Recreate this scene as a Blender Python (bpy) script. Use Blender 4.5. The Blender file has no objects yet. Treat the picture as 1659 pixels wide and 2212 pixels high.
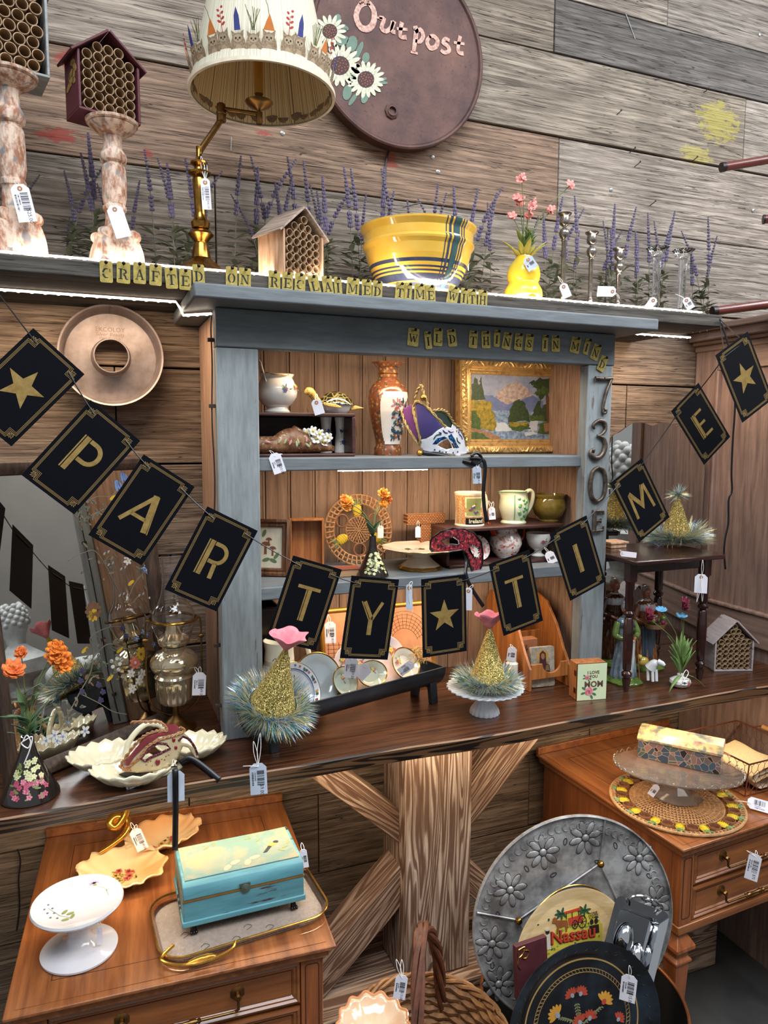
import bpy, bmesh, math, random
from mathutils import Vector, Matrix, Euler
R = math.radians; PI = math.pi; V = Vector
random.seed(7)
SC = bpy.context.scene; COL = SC.collection

# ---------------------------------------------------------------- camera
YAW, PIT, ROL, FPX, CX, CY = R(21.77), R(6.12), R(.25), 1558., 829.5, 1106.
CAM = V((0, -1.9, 1.65))
_f = V((math.sin(YAW)*math.cos(PIT), math.cos(YAW)*math.cos(PIT), -math.sin(PIT)))
_r = V((math.cos(YAW), -math.sin(YAW), 0)); _u = _r.cross(_f)
_r, _u = math.cos(ROL)*_r + math.sin(ROL)*_u, -math.sin(ROL)*_r + math.cos(ROL)*_u
cd = bpy.data.cameras.new('camera'); co = bpy.data.objects.new('camera', cd); COL.objects.link(co)
cd.sensor_fit = 'HORIZONTAL'; cd.sensor_width = 36; cd.lens = FPX/1659*36; cd.clip_start = .02
mw = Matrix((_r, _u, -_f)).transposed().to_4x4(); mw.translation = CAM; co.matrix_world = mw
SC.camera = co
def at(px, py, x=None, y=None, z=None):
    """the point of the plane x=, y= or z= that the photograph shows at this pixel"""
    d = (px-CX)/FPX*_r - (py-CY)/FPX*_u + _f
    t = (x-CAM.x)/d.x if x is not None else (y-CAM.y)/d.y if y is not None else (z-CAM.z)/d.z
    return CAM + t*d

# ---------------------------------------------------------------- light
SC.view_settings.view_transform = 'Standard'; SC.view_settings.look = 'None'
SC.view_settings.exposure = 0.0; SC.view_settings.gamma = 1; SC.view_settings.use_curve_mapping = False
wd = bpy.data.worlds.new('world'); SC.world = wd; wd.use_nodes = True
bg = wd.node_tree.nodes['Background']; bg.inputs[0].default_value = (.92, .96, 1, 1); bg.inputs[1].default_value = .42
def area(name, loc, target, sx, sy, power, col, spread=180):
    l = bpy.data.lights.new(name, 'AREA'); l.shape = 'RECTANGLE'; l.size = sx; l.size_y = sy
    l.energy = power; l.color = col; l.spread = R(spread)
    o = bpy.data.objects.new(name, l); COL.objects.link(o); o.location = loc
    o.rotation_euler = (V(target)-V(loc)).to_track_quat('-Z', 'Y').to_euler()
    return o
WARM = (1, .76, .52); SOFT = (1, .84, .68)
area('ceiling_light_high', (.2, -2.4, 4.2), (.7, 0, 1.8), 2.6, 1.2, 132, (.86, .93, 1))
area('ceiling_light_rear', (2.6, -3.2, 4.0), (.9, 0, 1.2), 1.6, 1.2, 50, (.9, .95, 1))
# the led strips' own light
area('led_top_light', (.70, -.325, 1.992), (.70, -.05, 2.10), 1.75, .02, 3.2, SOFT)
area('led_lower_left_light', (-.03, -.20, 1.935), (-.03, -.06, 1.0), .40, .02, 3.0, WARM)
area('led_lower_right_light', (1.60, -.20, 1.935), (1.66, -.06, 1.0), .30, .02, 2.2, WARM)
area('led_cabinet_top_light', (.78, -.26, 1.83), (.78, -.08, 1.4), .70, .02, 1.9, WARM)
area('led_shelf_light', (.78, -.24, 1.558), (.78, -.08, 1.1), .65, .02, 1.9, WARM)
area('led_bottom_shelf_light', (.78, -.24, 1.262), (.78, -.12, .9), .65, .02, 1.9, WARM)
area('led_counter_light', (.76, -.385, .912), (.76, -.28, .4), 1.95, .02, 7.5, (1, .80, .55))
area('aisle_fill_light', (3.2, -1.6, 3.6), (3.2, -1.5, 1), 1.5, 1.5, 110, (.95, .97, 1))  # not a led strip: unseen fill added to brighten the aisle in the mirror

# ---------------------------------------------------------------- materials
def lin(c): return tuple(((x/255)/12.92 if x/255 <= .04045 else ((x/255+.055)/1.055)**2.4) for x in c)+(1,)
MATS = {}
class NT:
    def __init__(s, name):
        s.m = bpy.data.materials.new(name); s.m.use_nodes = True; s.t = s.m.node_tree
        s.b = s.t.nodes['Principled BSDF']; MATS[name] = s.m
    def n(s, ty, props={}, **ins):
        nd = s.t.nodes.new('ShaderNode'+ty)
        for k, v in props.items(): setattr(nd, k, v)
        for k, v in ins.items():
            k = int(k[1:]) if k[0] == 'i' and k[1:].isdigit() else k.replace('_', ' ')
            s.set(nd.inputs[k], v)
        return nd
    def set(s, inp, v):
        if isinstance(v, bpy.types.NodeSocket): s.t.links.new(v, inp)
        elif isinstance(v, bpy.types.Node): s.t.links.new(v.outputs[0], inp)
        else: inp.default_value = v
    def ramp(s, fac, *stops):
        nd = s.t.nodes.new('ShaderNodeValToRGB'); e = nd.color_ramp.elements
        while len(e) < len(stops): e.new(.5)
        for q, (p, c) in zip(e, stops):
            q.position = p; q.color = c if not isinstance(c, (int, float)) else (c, c, c, 1)
        s.set(nd.inputs[0], fac); return nd.outputs[0]
    def mix(s, a, b, f, mode='MIX'):
        nd = s.t.nodes.new('ShaderNodeMix'); nd.data_type = 'RGBA'; nd.blend_type = mode
        s.set(nd.inputs[0], f); s.set(nd.inputs[6], a); s.set(nd.inputs[7], b); return nd.outputs[2]
    def math(s, op, a, b=0.):
        nd = s.t.nodes.new('ShaderNodeMath'); nd.operation = op; s.set(nd.inputs[0], a); s.set(nd.inputs[1], b); return nd.outputs[0]
    def coord(s, sc=(1, 1, 1), off=(0, 0, 0)):
        tc = s.t.nodes.new('ShaderNodeTexCoord'); mp = s.t.nodes.new('ShaderNodeMapping')
        s.t.links.new(tc.outputs['Object'], mp.inputs[0]); mp.inputs['Scale'].default_value = sc; mp.inputs['Location'].default_value = off
        return mp.outputs[0]
    def noise(s, vec, scale, detail=4., rough=.5, dist=0.):
        return s.n('TexNoise', Vector=vec, Scale=scale, Detail=detail, Roughness=rough, Distortion=dist).outputs[0]
    def bump(s, h, strength=.3, dist=.002):
        s.set(s.b.inputs['Normal'], s.n('Bump', Height=h, Strength=strength, Distance=dist))
    def out(s, col=None, rough=None, metal=None, **kw):
        if col is not None: s.set(s.b.inputs['Base Color'], col)
        if rough is not None: s.set(s.b.inputs['Roughness'], rough)
        if metal is not None: s.set(s.b.inputs['Metallic'], metal)
        for k, v in kw.items(): s.set(s.b.inputs[k.replace('_', ' ')], v)
        return s.m
def plain(name, c, rough=.5, metal=0., var=.12, vs=30., bmp=0., c2=None, coat=0., **kw):
    if name in MATS: return MATS[name]
    s = NT(name); v = s.coord(); a = lin(c); b = lin(c2) if c2 else tuple(x*(1-var*2) for x in a[:3])+(1,)
    nz = s.noise(v, vs, 5., .6)
    s.out(s.mix(a, b, s.ramp(nz, (.35, 0.), (.7, 1.))), rough, metal, Coat_Weight=coat, Coat_Roughness=.08, **kw)
    if bmp: s.bump(s.noise(v, vs*4, 4., .6), bmp, .001)
    return s.m
def glaze(name, c, c2=None, rough=.12, var=.05, vs=20.): return plain(name, c, rough, 0., var, vs, .05, c2, coat=.6)
def glass(name, c=(255, 255, 255), rough=.02, bmp=0., ior=1.45):
    if name in MATS: return MATS[name]
    s = NT(name); s.out(lin(c), rough, 0., Transmission_Weight=1., IOR=ior)
    if bmp: s.bump(s.noise(s.coord(), 90., 2., .5), bmp, .003)
    return s.m
def wood(name, dark, light, axis=0, fine=110., along=.05, rough=.7, bmp=.5, tint=False, rings=0., ringc=None, ra=.85, rst=.16, crack=0., blot=.35, coat=0., rs=9.):
    if name in MATS: return MATS[name]
    s = NT(name); sc = [1, 1, 1]; sc[axis] = along; sc2 = [1, 1, 1]; sc2[axis] = rst
    v = s.coord(sc); v0 = s.coord(); v2 = s.coord(sc2)
    g = s.noise(v, fine, 6., .65, .3); lo = s.noise(v0, 5., 3., .6)
    col = s.mix(lin(dark), lin(light), s.ramp(g, (.34, 0.), (.66, 1.)))
    col = s.mix(col, s.mix(col, lin(dark), .75), s.ramp(lo, (.45, 0.), (.75, blot*2 if blot < .5 else 1.)))
    h = g
    if rings:
        rn = s.noise(v2, rs, 2., .5, .4); pp = s.math('PINGPONG', s.math('MULTIPLY', rn, rings), .5)
        rr = s.ramp(pp, (.0, 1.), (.16, .9), (.3, 0.), (.5, 0.))
        col = s.mix(col, lin(ringc or dark), s.math('MULTIPLY', rr, ra)); h = s.math('SUBTRACT', g, s.math('MULTIPLY', rr, ra*.9))
    if crack:
        cn = s.noise(s.coord([x*1. if i != axis else .022 for i, x in enumerate((1, 1, 1))], (3, 5, 7)), 62., 3., .75, .8)
        ck = s.ramp(s.math('ABSOLUTE', s.math('SUBTRACT', cn, .5)), (.0, crack), (.012, 0.))
        col = s.mix(col, tuple(x*.18 for x in lin(dark)[:3])+(1,), ck); h = s.math('SUBTRACT', h, ck)
    if tint:
        at_ = s.n('Attribute', {'attribute_name': 'tint'}); col = s.mix(col, at_.outputs[0], 1., 'MULTIPLY')
    s.out(col, rough, 0., Coat_Weight=coat, Coat_Roughness=.15); s.bump(h, bmp, .004); return s.m
def paint(name, c, under, rough=.6, axis=2, amt=.62, c2=None, bmp=.35, sc=40.):
    """painted board with brushed variation, chips down to the wood"""
    if name in MATS: return MATS[name]
    s = NT(name); k = [1, 1, 1]; k[axis] = .12; v = s.coord(k)
    a = s.noise(v, sc, 6., .7); b = s.noise(v, sc*3, 4., .6); lo = s.noise(s.coord(), 6., 3.)
    base = s.mix(lin(c), lin(c2 or tuple(x*.86 for x in c)), s.ramp(b, (.35, 0.), (.65, 1.)))
    base = s.mix(base, tuple(x*.6 for x in lin(c)[:3])+(1,), s.ramp(lo, (.45, 0.), (.75, .6)))
    ch = s.ramp(a, (amt, 0.), (amt+.03, 1.))
    s.out(s.mix(base, lin(under), ch), rough); s.bump(s.math('SUBTRACT', b, ch), bmp, .0015); return s.m
def emit(name, c, strength):
    s = NT(name); return s.out(lin(c), .5, 0., Emission_Color=lin(c), Emission_Strength=strength)
def glitter(name, c, c2, rough=.25, metal=.8, sc=900.):
    s = NT(name); vo = s.n('TexVoronoi', {'feature': 'F1'}, Vector=s.coord(), Scale=sc)
    col = s.mix(lin(c), lin(c2), s.ramp(s.n('SeparateColor', Color=vo.outputs['Color']).outputs[0], (.3, 0.), (.7, 1.)))
    s.out(col, rough, metal)
    nm = s.n('NormalMap', Strength=1.2, Color=s.mix((.5, .5, 1, 1), vo.outputs['Color'], .5)); s.set(s.b.inputs['Normal'], nm); return s.m

# ---------------------------------------------------------------- mesh helpers
class M:
    def __init__(s): s.v = []; s.f = []; s.k = []; s.mi = 0; s.T = None; s.tint = {}
    def add(s, vs, fs):
        o = len(s.v); s.v += [(s.T @ V(p)) if s.T else V(p) for p in vs]
        s.f += [tuple(i+o for i in f) for f in fs]; s.k += [s.mi]*len(fs); return o
    def box(s, a, b, T=None):
        (x, y, z), (X, Y, Z) = a, b; vs = [(x,y,z),(X,y,z),(X,Y,z),(x,Y,z),(x,y,Z),(X,y,Z),(X,Y,Z),(x,Y,Z)]
        if T: vs = [T @ V(p) for p in vs]
        s.add(vs, [(3,2,1,0),(4,5,6,7),(0,1,5,4),(1,2,6,5),(2,3,7,6),(3,0,4,7)]); return s
    def cbox(s, c, d, T=None): return s.box([c[i]-d[i]/2 for i in range(3)], [c[i]+d[i]/2 for i in range(3)], T)
    def lathe(s, pr, n=32, c=(0, 0, 0), wav=None, a0=0, a1=2*PI, T=None, ax=(1, 1), cap=True):
        full = abs(a1-a0-2*PI) < 1e-6; m = n if full else n+1; vs = []; fs = []
        for (r, z) in pr:
            for j in range(m):
                a = a0+(a1-a0)*j/n; q = r*(wav(a, r, z) if wav else 1); p = V((c[0]+q*math.cos(a)*ax[0], c[1]+q*math.sin(a)*ax[1], c[2]+z)); vs.append(T @ p if T else p)
        for i in range(len(pr)-1):
            for j in range(n):
                k = (j+1) % m if full else j+1
                fs.append((i*m+j, i*m+k, (i+1)*m+k, (i+1)*m+j))
        if full and cap:
            if pr[0][0] > 1e-5: fs.append(tuple(range(m))[::-1])
            if pr[-1][0] > 1e-5 and pr[-1] != pr[0]: fs.append(tuple((len(pr)-1)*m+j for j in range(m)))
        s.add(vs, fs); return s
    def tube(s, pts, r, n=8, closed=False, flat=1.):
        pts = [V(p) for p in pts]; L = len(pts); rr = r if hasattr(r, '__len__') else [r]*L; vs = []; fs = []; up = None
        for i, p in enumerate(pts):
            t = (pts[(i+1) % L]-pts[i-1]) if closed else (pts[min(i+1, L-1)]-pts[max(i-1, 0)])
            t = t.normalized() if t.length > 1e-9 else V((0, 0, 1))
            if up is None: up = t.orthogonal().normalized()
            up = (up-up.dot(t)*t); up = up.normalized() if up.length > 1e-6 else t.orthogonal().normalized(); w = t.cross(up)
            for j in range(n):
                a = 2*PI*j/n; vs.append(p+rr[i]*(math.cos(a)*up+flat*math.sin(a)*w))
        for i in range(L if closed else L-1):
            for j in range(n): fs.append((i*n+j, i*n+(j+1) % n, ((i+1) % L)*n+(j+1) % n, ((i+1) % L)*n+j))
        if not closed: fs += [tuple(range(n))[::-1], tuple((L-1)*n+j for j in range(n))]
        s.add(vs, fs); return s
    def prism(s, poly, z0, z1, T=None):
        n = len(poly); ar = sum(poly[i-1][0]*poly[i][1]-poly[i][0]*poly[i-1][1] for i in range(n))
        if ar < 0: poly = poly[::-1]
        vs = [V((p[0], p[1], z0)) for p in poly]+[V((p[0], p[1], z1)) for p in poly]
        if T: vs = [T @ p for p in vs]
        s.add(vs, [tuple(range(n))[::-1], tuple(range(n, 2*n))]+[(i, (i+1) % n, n+(i+1) % n, n+i) for i in range(n)]); return s
    def ball(s, c, r, n=12, m=8, sc=(1, 1, 1), T=None):
        return s.lathe([(r*math.sin(PI*i/m), -r*sc[2]*math.cos(PI*i/m)) for i in range(m+1)], n, (0, 0, 0), T=(Matrix.Translation(V(c)) @ (T or Matrix()) @ Matrix.Diagonal((sc[0], sc[1], 1, 1))))
    def grid(s, fn, nu, nv, cu=False, cv=False):
        mu, mv = (nu if cu else nu+1), (nv if cv else nv+1)
        vs = [fn(i/nu, j/nv) for i in range(mu) for j in range(mv)]
        s.add(vs, [(i*mv+j, ((i+1) % mu)*mv+j, ((i+1) % mu)*mv+(j+1) % mv, i*mv+(j+1) % mv) for i in range(nu) for j in range(nv)]); return s
    def stroke(s, pts, w, z0, z1, T=None, closed=False):
        """a ribbon of width w (number or list) along a 2D path, extruded"""
        pts = [V((p[0], p[1])) for p in pts]; L = len(pts); ww = w if hasattr(w, '__len__') else [w]*L; a = []; b = []
        for i, p in enumerate(pts):
            q0 = pts[i-1] if (closed or i) else p; q1 = pts[(i+1) % L] if (closed or i < L-1) else p
            d0 = (p-q0).normalized() if (p-q0).length > 1e-9 else None; d1 = (q1-p).normalized() if (q1-p).length > 1e-9 else None
            if d0 is None: d0 = d1
            if d1 is None: d1 = d0
            n0 = V((-d0.y, d0.x)); n1 = V((-d1.y, d1.x)); m_ = n0+n1
            if m_.length < 1e-6: m_ = n0
            m_ = m_.normalized(); k = ww[i]/2/max(.35, m_.dot(n0)); a.append(p+m_*k); b.append(p-m_*k)
        for i in range(L if closed else L-1):
            j = (i+1) % L; q = [b[i], b[j], a[j], a[i]]
            vs = [V((p.x, p.y, z0)) for p in q]+[V((p.x, p.y, z1)) for p in q]
            if T: vs = [T @ p for p in vs]
            s.add(vs, [(3,2,1,0),(4,5,6,7),(0,1,5,4),(1,2,6,5),(2,3,7,6),(3,0,4,7)])
        return s
    def build(s, name, mats, parent=None, smooth=40, bev=0, seg=2, loc=None, solid=0, sub=0):
        me = bpy.data.meshes.new(name); me.from_pydata(s.v, [], s.f)
        for m_ in (mats if isinstance(mats, (list, tuple)) else [mats]): me.materials.append(m_)
        if any(s.k): me.polygons.foreach_set('material_index', s.k)
        me.update()
        if smooth:
            me.shade_smooth(); me.set_sharp_from_angle(angle=R(smooth))
        o = bpy.data.objects.new(name, me); COL.objects.link(o)
        if parent: o.parent = parent
        if loc is not None: o.location = loc
        if solid: md = o.modifiers.new('solid', 'SOLIDIFY'); md.thickness = solid; md.offset = 0
        if sub: md = o.modifiers.new('sub', 'SUBSURF'); md.levels = md.render_levels = sub
        if bev: md = o.modifiers.new('bevel', 'BEVEL'); md.width = bev; md.segments = seg; md.limit_method = 'ANGLE'; md.angle_limit = R(35)
        return o
def tag(o, label, cat, group=None, kind=None):
    if label: o['label'] = label
    if cat: o['category'] = cat
    if group: o['group'] = group
    if kind: o['kind'] = kind
    return o
def thing(name, label, cat, loc=(0, 0, 0), rz=0, group=None, rot=None):
    o = bpy.data.objects.new(name, None); COL.objects.link(o); o.empty_display_size = .02; o.location = loc
    o.rotation_euler = rot if rot is not None else (0, 0, rz); tag(o, label, cat, group); return o
def dup(o, parent=None):
    c = o.copy(); COL.objects.link(c)
    if parent: c.parent = parent
    for ch in list(o.children): dup(ch, c)
    return c
def struct(o): o['kind'] = 'structure'; return o
def TR(loc=(0, 0, 0), rx=0, ry=0, rz=0, s=1): return Matrix.Translation(V(loc)) @ Euler((rx, ry, rz)).to_matrix().to_4x4() @ Matrix.Scale(s, 4)
def arc(cx, cy, rx, ry, a0, a1, n=12): return [(cx+rx*math.cos(R(a0+(a1-a0)*i/n)), cy+ry*math.sin(R(a0+(a1-a0)*i/n))) for i in range(n+1)]
def text_mesh(mb, txt, size, T, ext=.0003, align='CENTER', bold=0., res=2):
    cu = bpy.data.curves.new('t', 'FONT'); cu.body = txt; cu.size = size; cu.extrude = ext; cu.offset = bold; cu.align_x = align; cu.align_y = 'CENTER'; cu.resolution_u = res
    o = bpy.data.objects.new('t', cu); COL.objects.link(o); dg = bpy.context.evaluated_depsgraph_get(); dg.update()
    me = bpy.data.meshes.new_from_object(o.evaluated_get(dg)); bpy.data.objects.remove(o); bpy.data.curves.remove(cu)
    mb.add([T @ v.co for v in me.vertices], [tuple(p.vertices) for p in me.polygons]); bpy.data.meshes.remove(me)
def S(pts, n=4):
    """smooth a control path (Catmull-Rom)"""
    P_ = [V(p) for p in pts]; out = []
    for i in range(len(P_)-1):
        p0, p1, p2, p3 = P_[max(i-1, 0)], P_[i], P_[i+1], P_[min(i+2, len(P_)-1)]
        for k in range(n):
            t = k/n; out.append(.5*((2*p1)+(p2-p0)*t+(2*p0-5*p1+4*p2-p3)*t*t+(3*p1-p0-3*p2+p3)*t**3))
    return out+[P_[-1]]

def wp(px, py, Y): p = at(px, py, y=Y); return (p.x, p.z)
def mpp(p): return (V(p)-CAM).dot(_f)/FPX     # metres per photo pixel at a point
def FT(Y, x=0, z=0): return TR((x, Y, z), rx=PI/2)   # local (x, y, out) -> (x, -out, z) on a wall-parallel plane
def prof(pr, z):
    for (r0, z0), (r1, z1) in zip(pr, pr[1:]):
        if min(z0, z1) <= z <= max(z0, z1) and z0 != z1: return r0+(r1-r0)*(z-z0)/(z1-z0)
    return pr[-1][0]
def leaf(m, p, d, L, w, up=V((0, 0, 1)), bend=.3, th=.0006, n=4):
    """a curved pointed leaf from p along d"""
    d = V(d).normalized(); sd = d.cross(up); sd = sd.normalized() if sd.length > 1e-4 else V((1, 0, 0)); nn = sd.cross(d).normalized(); vs = []
    for i in range(n+1):
        t = i/n; c = V(p)+d*L*t-nn*bend*L*t*t; ww = w*math.sin(PI*min(.97, t*.9+.07))/2
        vs += [c-sd*ww, c+nn*ww*.25*0-nn*th, c+sd*ww]
    fs = []
    for i in range(n):
        a = i*3; fs += [(a, a+1, a+4, a+3), (a+1, a+2, a+5, a+4)]
    m.add(vs, fs)
def petalflower(m, c, nrm, r, n=5, w=.9, cup=.3, th=.0005, rot=0., cm=None):
    """flower of n rounded petals with centre c facing nrm"""
    q = V(nrm).to_track_quat('Z', 'Y').to_matrix().to_4x4(); T = Matrix.Translation(V(c)) @ q
    for i in range(n):
        a = rot+2*PI*i/n; vs = []
        for j in range(4):
            for k in (-1, 0, 1):
                t = j/3; ww = w*r*math.sin(PI*(.12+.72*t))*.5; x = t*r; y = k*ww; z = cup*r*t*t-abs(k)*.05*r
                vs.append(T @ V((x*math.cos(a)-y*math.sin(a), x*math.sin(a)+y*math.cos(a), z)))
        m.add(vs, [(j*3+k, j*3+k+1, j*3+k+4, j*3+k+3) for j in range(3) for k in (0, 1)])
def ell(cx, cy, rx, ry, n=14, rot=0.):
    c, s_ = math.cos(rot), math.sin(rot)
    return [(cx+rx*math.cos(2*PI*i/n)*c-ry*math.sin(2*PI*i/n)*s_, cy+rx*math.cos(2*PI*i/n)*s_+ry*math.sin(2*PI*i/n)*c) for i in range(n)]
def bars(m, x0, x1, y0, y1, T, n=16, seed=1):
    rr = random.Random(seed); y = y0; st = (y1-y0)/n
    for i in range(n):
        h = st*rr.choice((.25, .45, .7)); m.box((x0, y, .0002), (x1, y+h, .0005), T); y += st

from mathutils.geometry import delaunay_2d_cdt
def pip(p, poly):
    x, y = p; c = False
    for i in range(len(poly)):
        (x1, y1), (x2, y2) = poly[i-1], poly[i]
        if (y1 > y) != (y2 > y) and x < (x2-x1)*(y-y1)/(y2-y1)+x1: c = not c
    return c
def sheet(m, outline, fn, step, holes=()):
    """triangulate an outline (with holes) and lift every point with fn(x, y) -> 3D"""
    vs = []; es = []
    for lp_ in (outline,)+tuple(holes):
        pts = []
        for i in range(len(lp_)):
            a, b = V(lp_[i][:2]), V(lp_[(i+1) % len(lp_)][:2]); n = max(1, int((b-a).length/step)); pts += [a.lerp(b, k/n) for k in range(n)]
        o = len(vs); vs += pts; es += [(o+i, o+(i+1) % len(pts)) for i in range(len(pts))]
    xs = [p[0] for p in outline]; ys = [p[1] for p in outline]; x = min(xs)+step*.5
    while x < max(xs):
        y = min(ys)+step*.5
        while y < max(ys):
            q = (x+random.uniform(-.1, .1)*step, y)
            if pip(q, outline) and not any(pip(q, h) for h in holes): vs.append(V(q))
            y += step
        x += step
    r = delaunay_2d_cdt(vs, es, [], 0, 1e-6); V2, F2 = r[0], r[2]; keep = []
    for f in F2:
        c = sum((V2[i] for i in f), V((0, 0)))/len(f)
        if pip(c, outline) and not any(pip(c, h) for h in holes): keep.append(tuple(f))
    m.add([fn(p[0], p[1]) for p in V2], keep)
def swav(n, amp): return lambda a, r, z: 1+amp*math.cos(n*a)
def mould(m, w, h, pr, T):
    """mitred rectangular frame: pr = [(inset, height)...]"""
    vs = []
    for (i, z) in pr:
        a, b = w/2-i, h/2-i; vs += [T @ V(p) for p in ((-a, -b, z), (a, -b, z), (a, b, z), (-a, b, z))]
    m.add(vs, [(k*4+j, k*4+(j+1) % 4, (k+1)*4+(j+1) % 4, (k+1)*4+j) for k in range(len(pr)-1) for j in range(4)])

def text_cyl(m, txt, size, r, a, z, bold=0.):
    q = M(); text_mesh(q, txt, size, Matrix(), .0002, bold=bold); m.add([((r+p.z+.0003)*math.cos(a+p.x/r), (r+p.z+.0003)*math.sin(a+p.x/r), z+p.y) for p in q.v], q.f)
# ---------------------------------------------------------------- the setting
FR = V((1, 0, 0))
rows = [(-.02, .14), (.14, .38), (.38, .622), (.622, .86), (.86, 1.10), (1.10, 1.34), (1.34, 1.574), (1.574, 1.813), (1.813, 2.05), (2.05, 2.29), (2.29, 2.532), (2.532, 2.761), (2.761, 2.916), (2.916, 3.2)]
cuts = {0: [.4], 1: [.9, 1.6], 2: [.56, 1.27], 3: [.2, 1.5], 4: [.1], 5: [1.4], 6: [.05, 1.7], 7: [.05, 1.6], 8: [.9], 9: [.3, 1.5], 10: [-.9, 1.315], 11: [.3, 2.04], 12: [1.285], 13: [1.7]}
tints = {(10, 1): (.92, .70, .56), (10, 2): (1.05, 1.02, 1.0), (11, 1): (.98, .94, .86), (11, 0): (1.0, .95, .9), (11, 2): (1.1, 1.1, 1.08), (12, 0): (.82, .76, .68), (12, 1): (.44, .45, .48), (9, 1): (.95, .93, .9), (9, 0): (.95, .93, .9), (9, 2): (1., 1., 1.), (13, 0): (.95, .92, .88), (13, 1): (.85, .85, .85)}
mb = M(); tl = []
for i, (z0, z1) in enumerate(rows):
    xs = [-1.6]+cuts[i]+[3.4]
    for j in range(len(xs)-1):
        d = random.uniform(0, .006); n0 = len(mb.f)
        mb.box((xs[j]+.0015, -d, z0+.0025), (xs[j+1]-.0015, .03, z1-.0025))
        t = tints.get((i, j)) or ((1.0, .82, .66) if i < 4 else (.76, .64, .55) if i < 9 else (.9, .85, .8)); q = random.uniform(.92, 1.08)
        tl += [(t[0]*q, t[1]*q, t[2]*q, 1)]*6
mb.box((-1.6, .03, -.1), (3.4, .06, 3.25)); tl += [(.05, .04, .03, 1)]*6
wl = struct(mb.build('wall_back', wood('wall_wood', (92, 82, 74), (172, 161, 149), 0, fine=130, rough=.85, bmp=.7, tint=True, crack=.95, blot=.35, rings=14, rs=9., ra=.24, rst=.022), bev=.002))
at_ = wl.data.attributes.new('tint', 'FLOAT_COLOR', 'FACE'); at_.data.foreach_set('color', [x for t in tl for x in t])
struct(M().box((-3, -6, -.05), (6, .06, 0)).build('floor', plain('concrete', (66, 64, 62), .55, var=.35, vs=4., bmp=.3, c2=(38, 36, 35))))

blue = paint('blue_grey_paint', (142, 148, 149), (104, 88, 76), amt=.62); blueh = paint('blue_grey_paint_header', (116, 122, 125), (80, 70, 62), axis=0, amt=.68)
grey_w = wood('weathered_grey_wood', (36, 33, 30), (96, 89, 80), 0, rough=.85, crack=.9)
# top shelf: a long weathered plank
sh = thing('plank_shelf', 'long weathered grey plank shelf across the plank wall, carrying the lamp and bowl', 'shelf', (.1, -.36, 1.948))
def loc0(o, parent):  # keep world-space mesh coordinates under a moved parent
    o.matrix_parent_inverse = Matrix.Translation(-parent.location); return o
loc0(M().box((-1.2, -.36, 1.948), (1.615, -.004, 1.981)).build('shelf_board', grey_w, sh, bev=.004), sh)

cab = thing('open_cabinet', 'blue-grey painted open cabinet of reclaimed boards with beadboard back', 'cabinet', (.245, -.32, .962))
def cpart(mb_, name, mt, **k): return loc0(mb_.build(name, mt, cab, **k), cab)
CT = .962
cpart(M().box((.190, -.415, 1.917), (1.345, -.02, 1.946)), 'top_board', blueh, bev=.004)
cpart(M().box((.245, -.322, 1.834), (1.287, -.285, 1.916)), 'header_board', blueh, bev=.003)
cpart(M().box((.245, -.32, CT), (.336, -.283, 1.8335)), 'post', blue, bev=.003)
cpart(M().box((1.205, -.32, CT), (1.283, -.283, 1.8335)), 'post', blue, bev=.003)
cpart(M().box((.252, -.2825, CT), (.275, -.012, 1.916)), 'side_panel', wood('pale_panel_wood', (128, 96, 76), (180, 146, 122), 2, along=.08, blot=.2), bev=.002)
cpart(M().box((1.245, -.2825, CT), (1.268, -.012, 1.916)), 'side_panel', wood('pale_panel_wood', (0, 0, 0), (0, 0, 0)), bev=.002)
bead = M(); x = .2755
while x < 1.24:
    w = .0675; bead.box((x+.0012, -.034, CT), (min(x+w, 1.2445)-.0012, -.014, 1.916)); bead.box((x+w-.0075, -.0355, CT), (x+w-.0045, -.034, 1.916)) if x+w < 1.24 else 0
    x += w
bead.box((.276, -.0135, CT), (1.244, -.0125, 1.916))
cpart(bead, 'beadboard_back', wood('bead_wood', (124, 98, 80), (164, 136, 116), 2, along=.06, fine=80, rough=.75, crack=.5, blot=.25, bmp=.25), bev=.0015)
for z0, z1 in ((1.567, 1.597), (1.272, 1.302)):
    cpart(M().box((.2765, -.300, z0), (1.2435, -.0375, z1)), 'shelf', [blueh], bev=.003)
# counter
def cwood():
    s = NT('counter_wood'); v = s.coord((.05, 1, 1)); g = s.noise(v, 120., 6., .65, .3)
    col = s.mix(lin((38, 20, 12)), lin((92, 54, 32)), s.ramp(g, (.36, 0.), (.64, 1.))); s.out(col, .32, 0., Coat_Weight=.35, Coat_Roughness=.25); s.bump(g, .3, .002); return s.m
def cedge():
    s = NT('counter_edge_wood'); v = s.coord((.07, .4, 1.)); rn = s.noise(v, 22., 2., .5, .6); pp = s.math('PINGPONG', s.math('MULTIPLY', rn, 7.), .5)
    col = s.mix(lin((140, 102, 70)), lin((22, 17, 15)), s.ramp(pp, (.27, 0.), (.33, 1.), (.5, 1.)))
    g = s.noise(s.coord((.05, 1, 1)), 120., 5.); s.out(s.mix(col, lin((60, 38, 24)), s.ramp(g, (.45, 0.), (.75, .4))), .55); s.bump(g, .3, .002); return s.m
ct = thing('counter_slab', 'thick dark-stained wooden counter slab carrying the cabinet, hats and trough', 'counter', (.1, -.475, CT))
cm = M(); N_ = 60
def cfront(x): return -.478+.006*math.sin(x*5.1)+.003*math.sin(x*13)
vs = []
for i in range(N_+1):
    x = -1.2+3.07*i/N_; y = cfront(x)
    vs += [(x, -.005, CT), (x, y-.019, CT), (x, y-.022, CT-.003), (x, y-.002, CT-.040), (x, -.005, CT-.043)]
fs = []; ks = []
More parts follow.
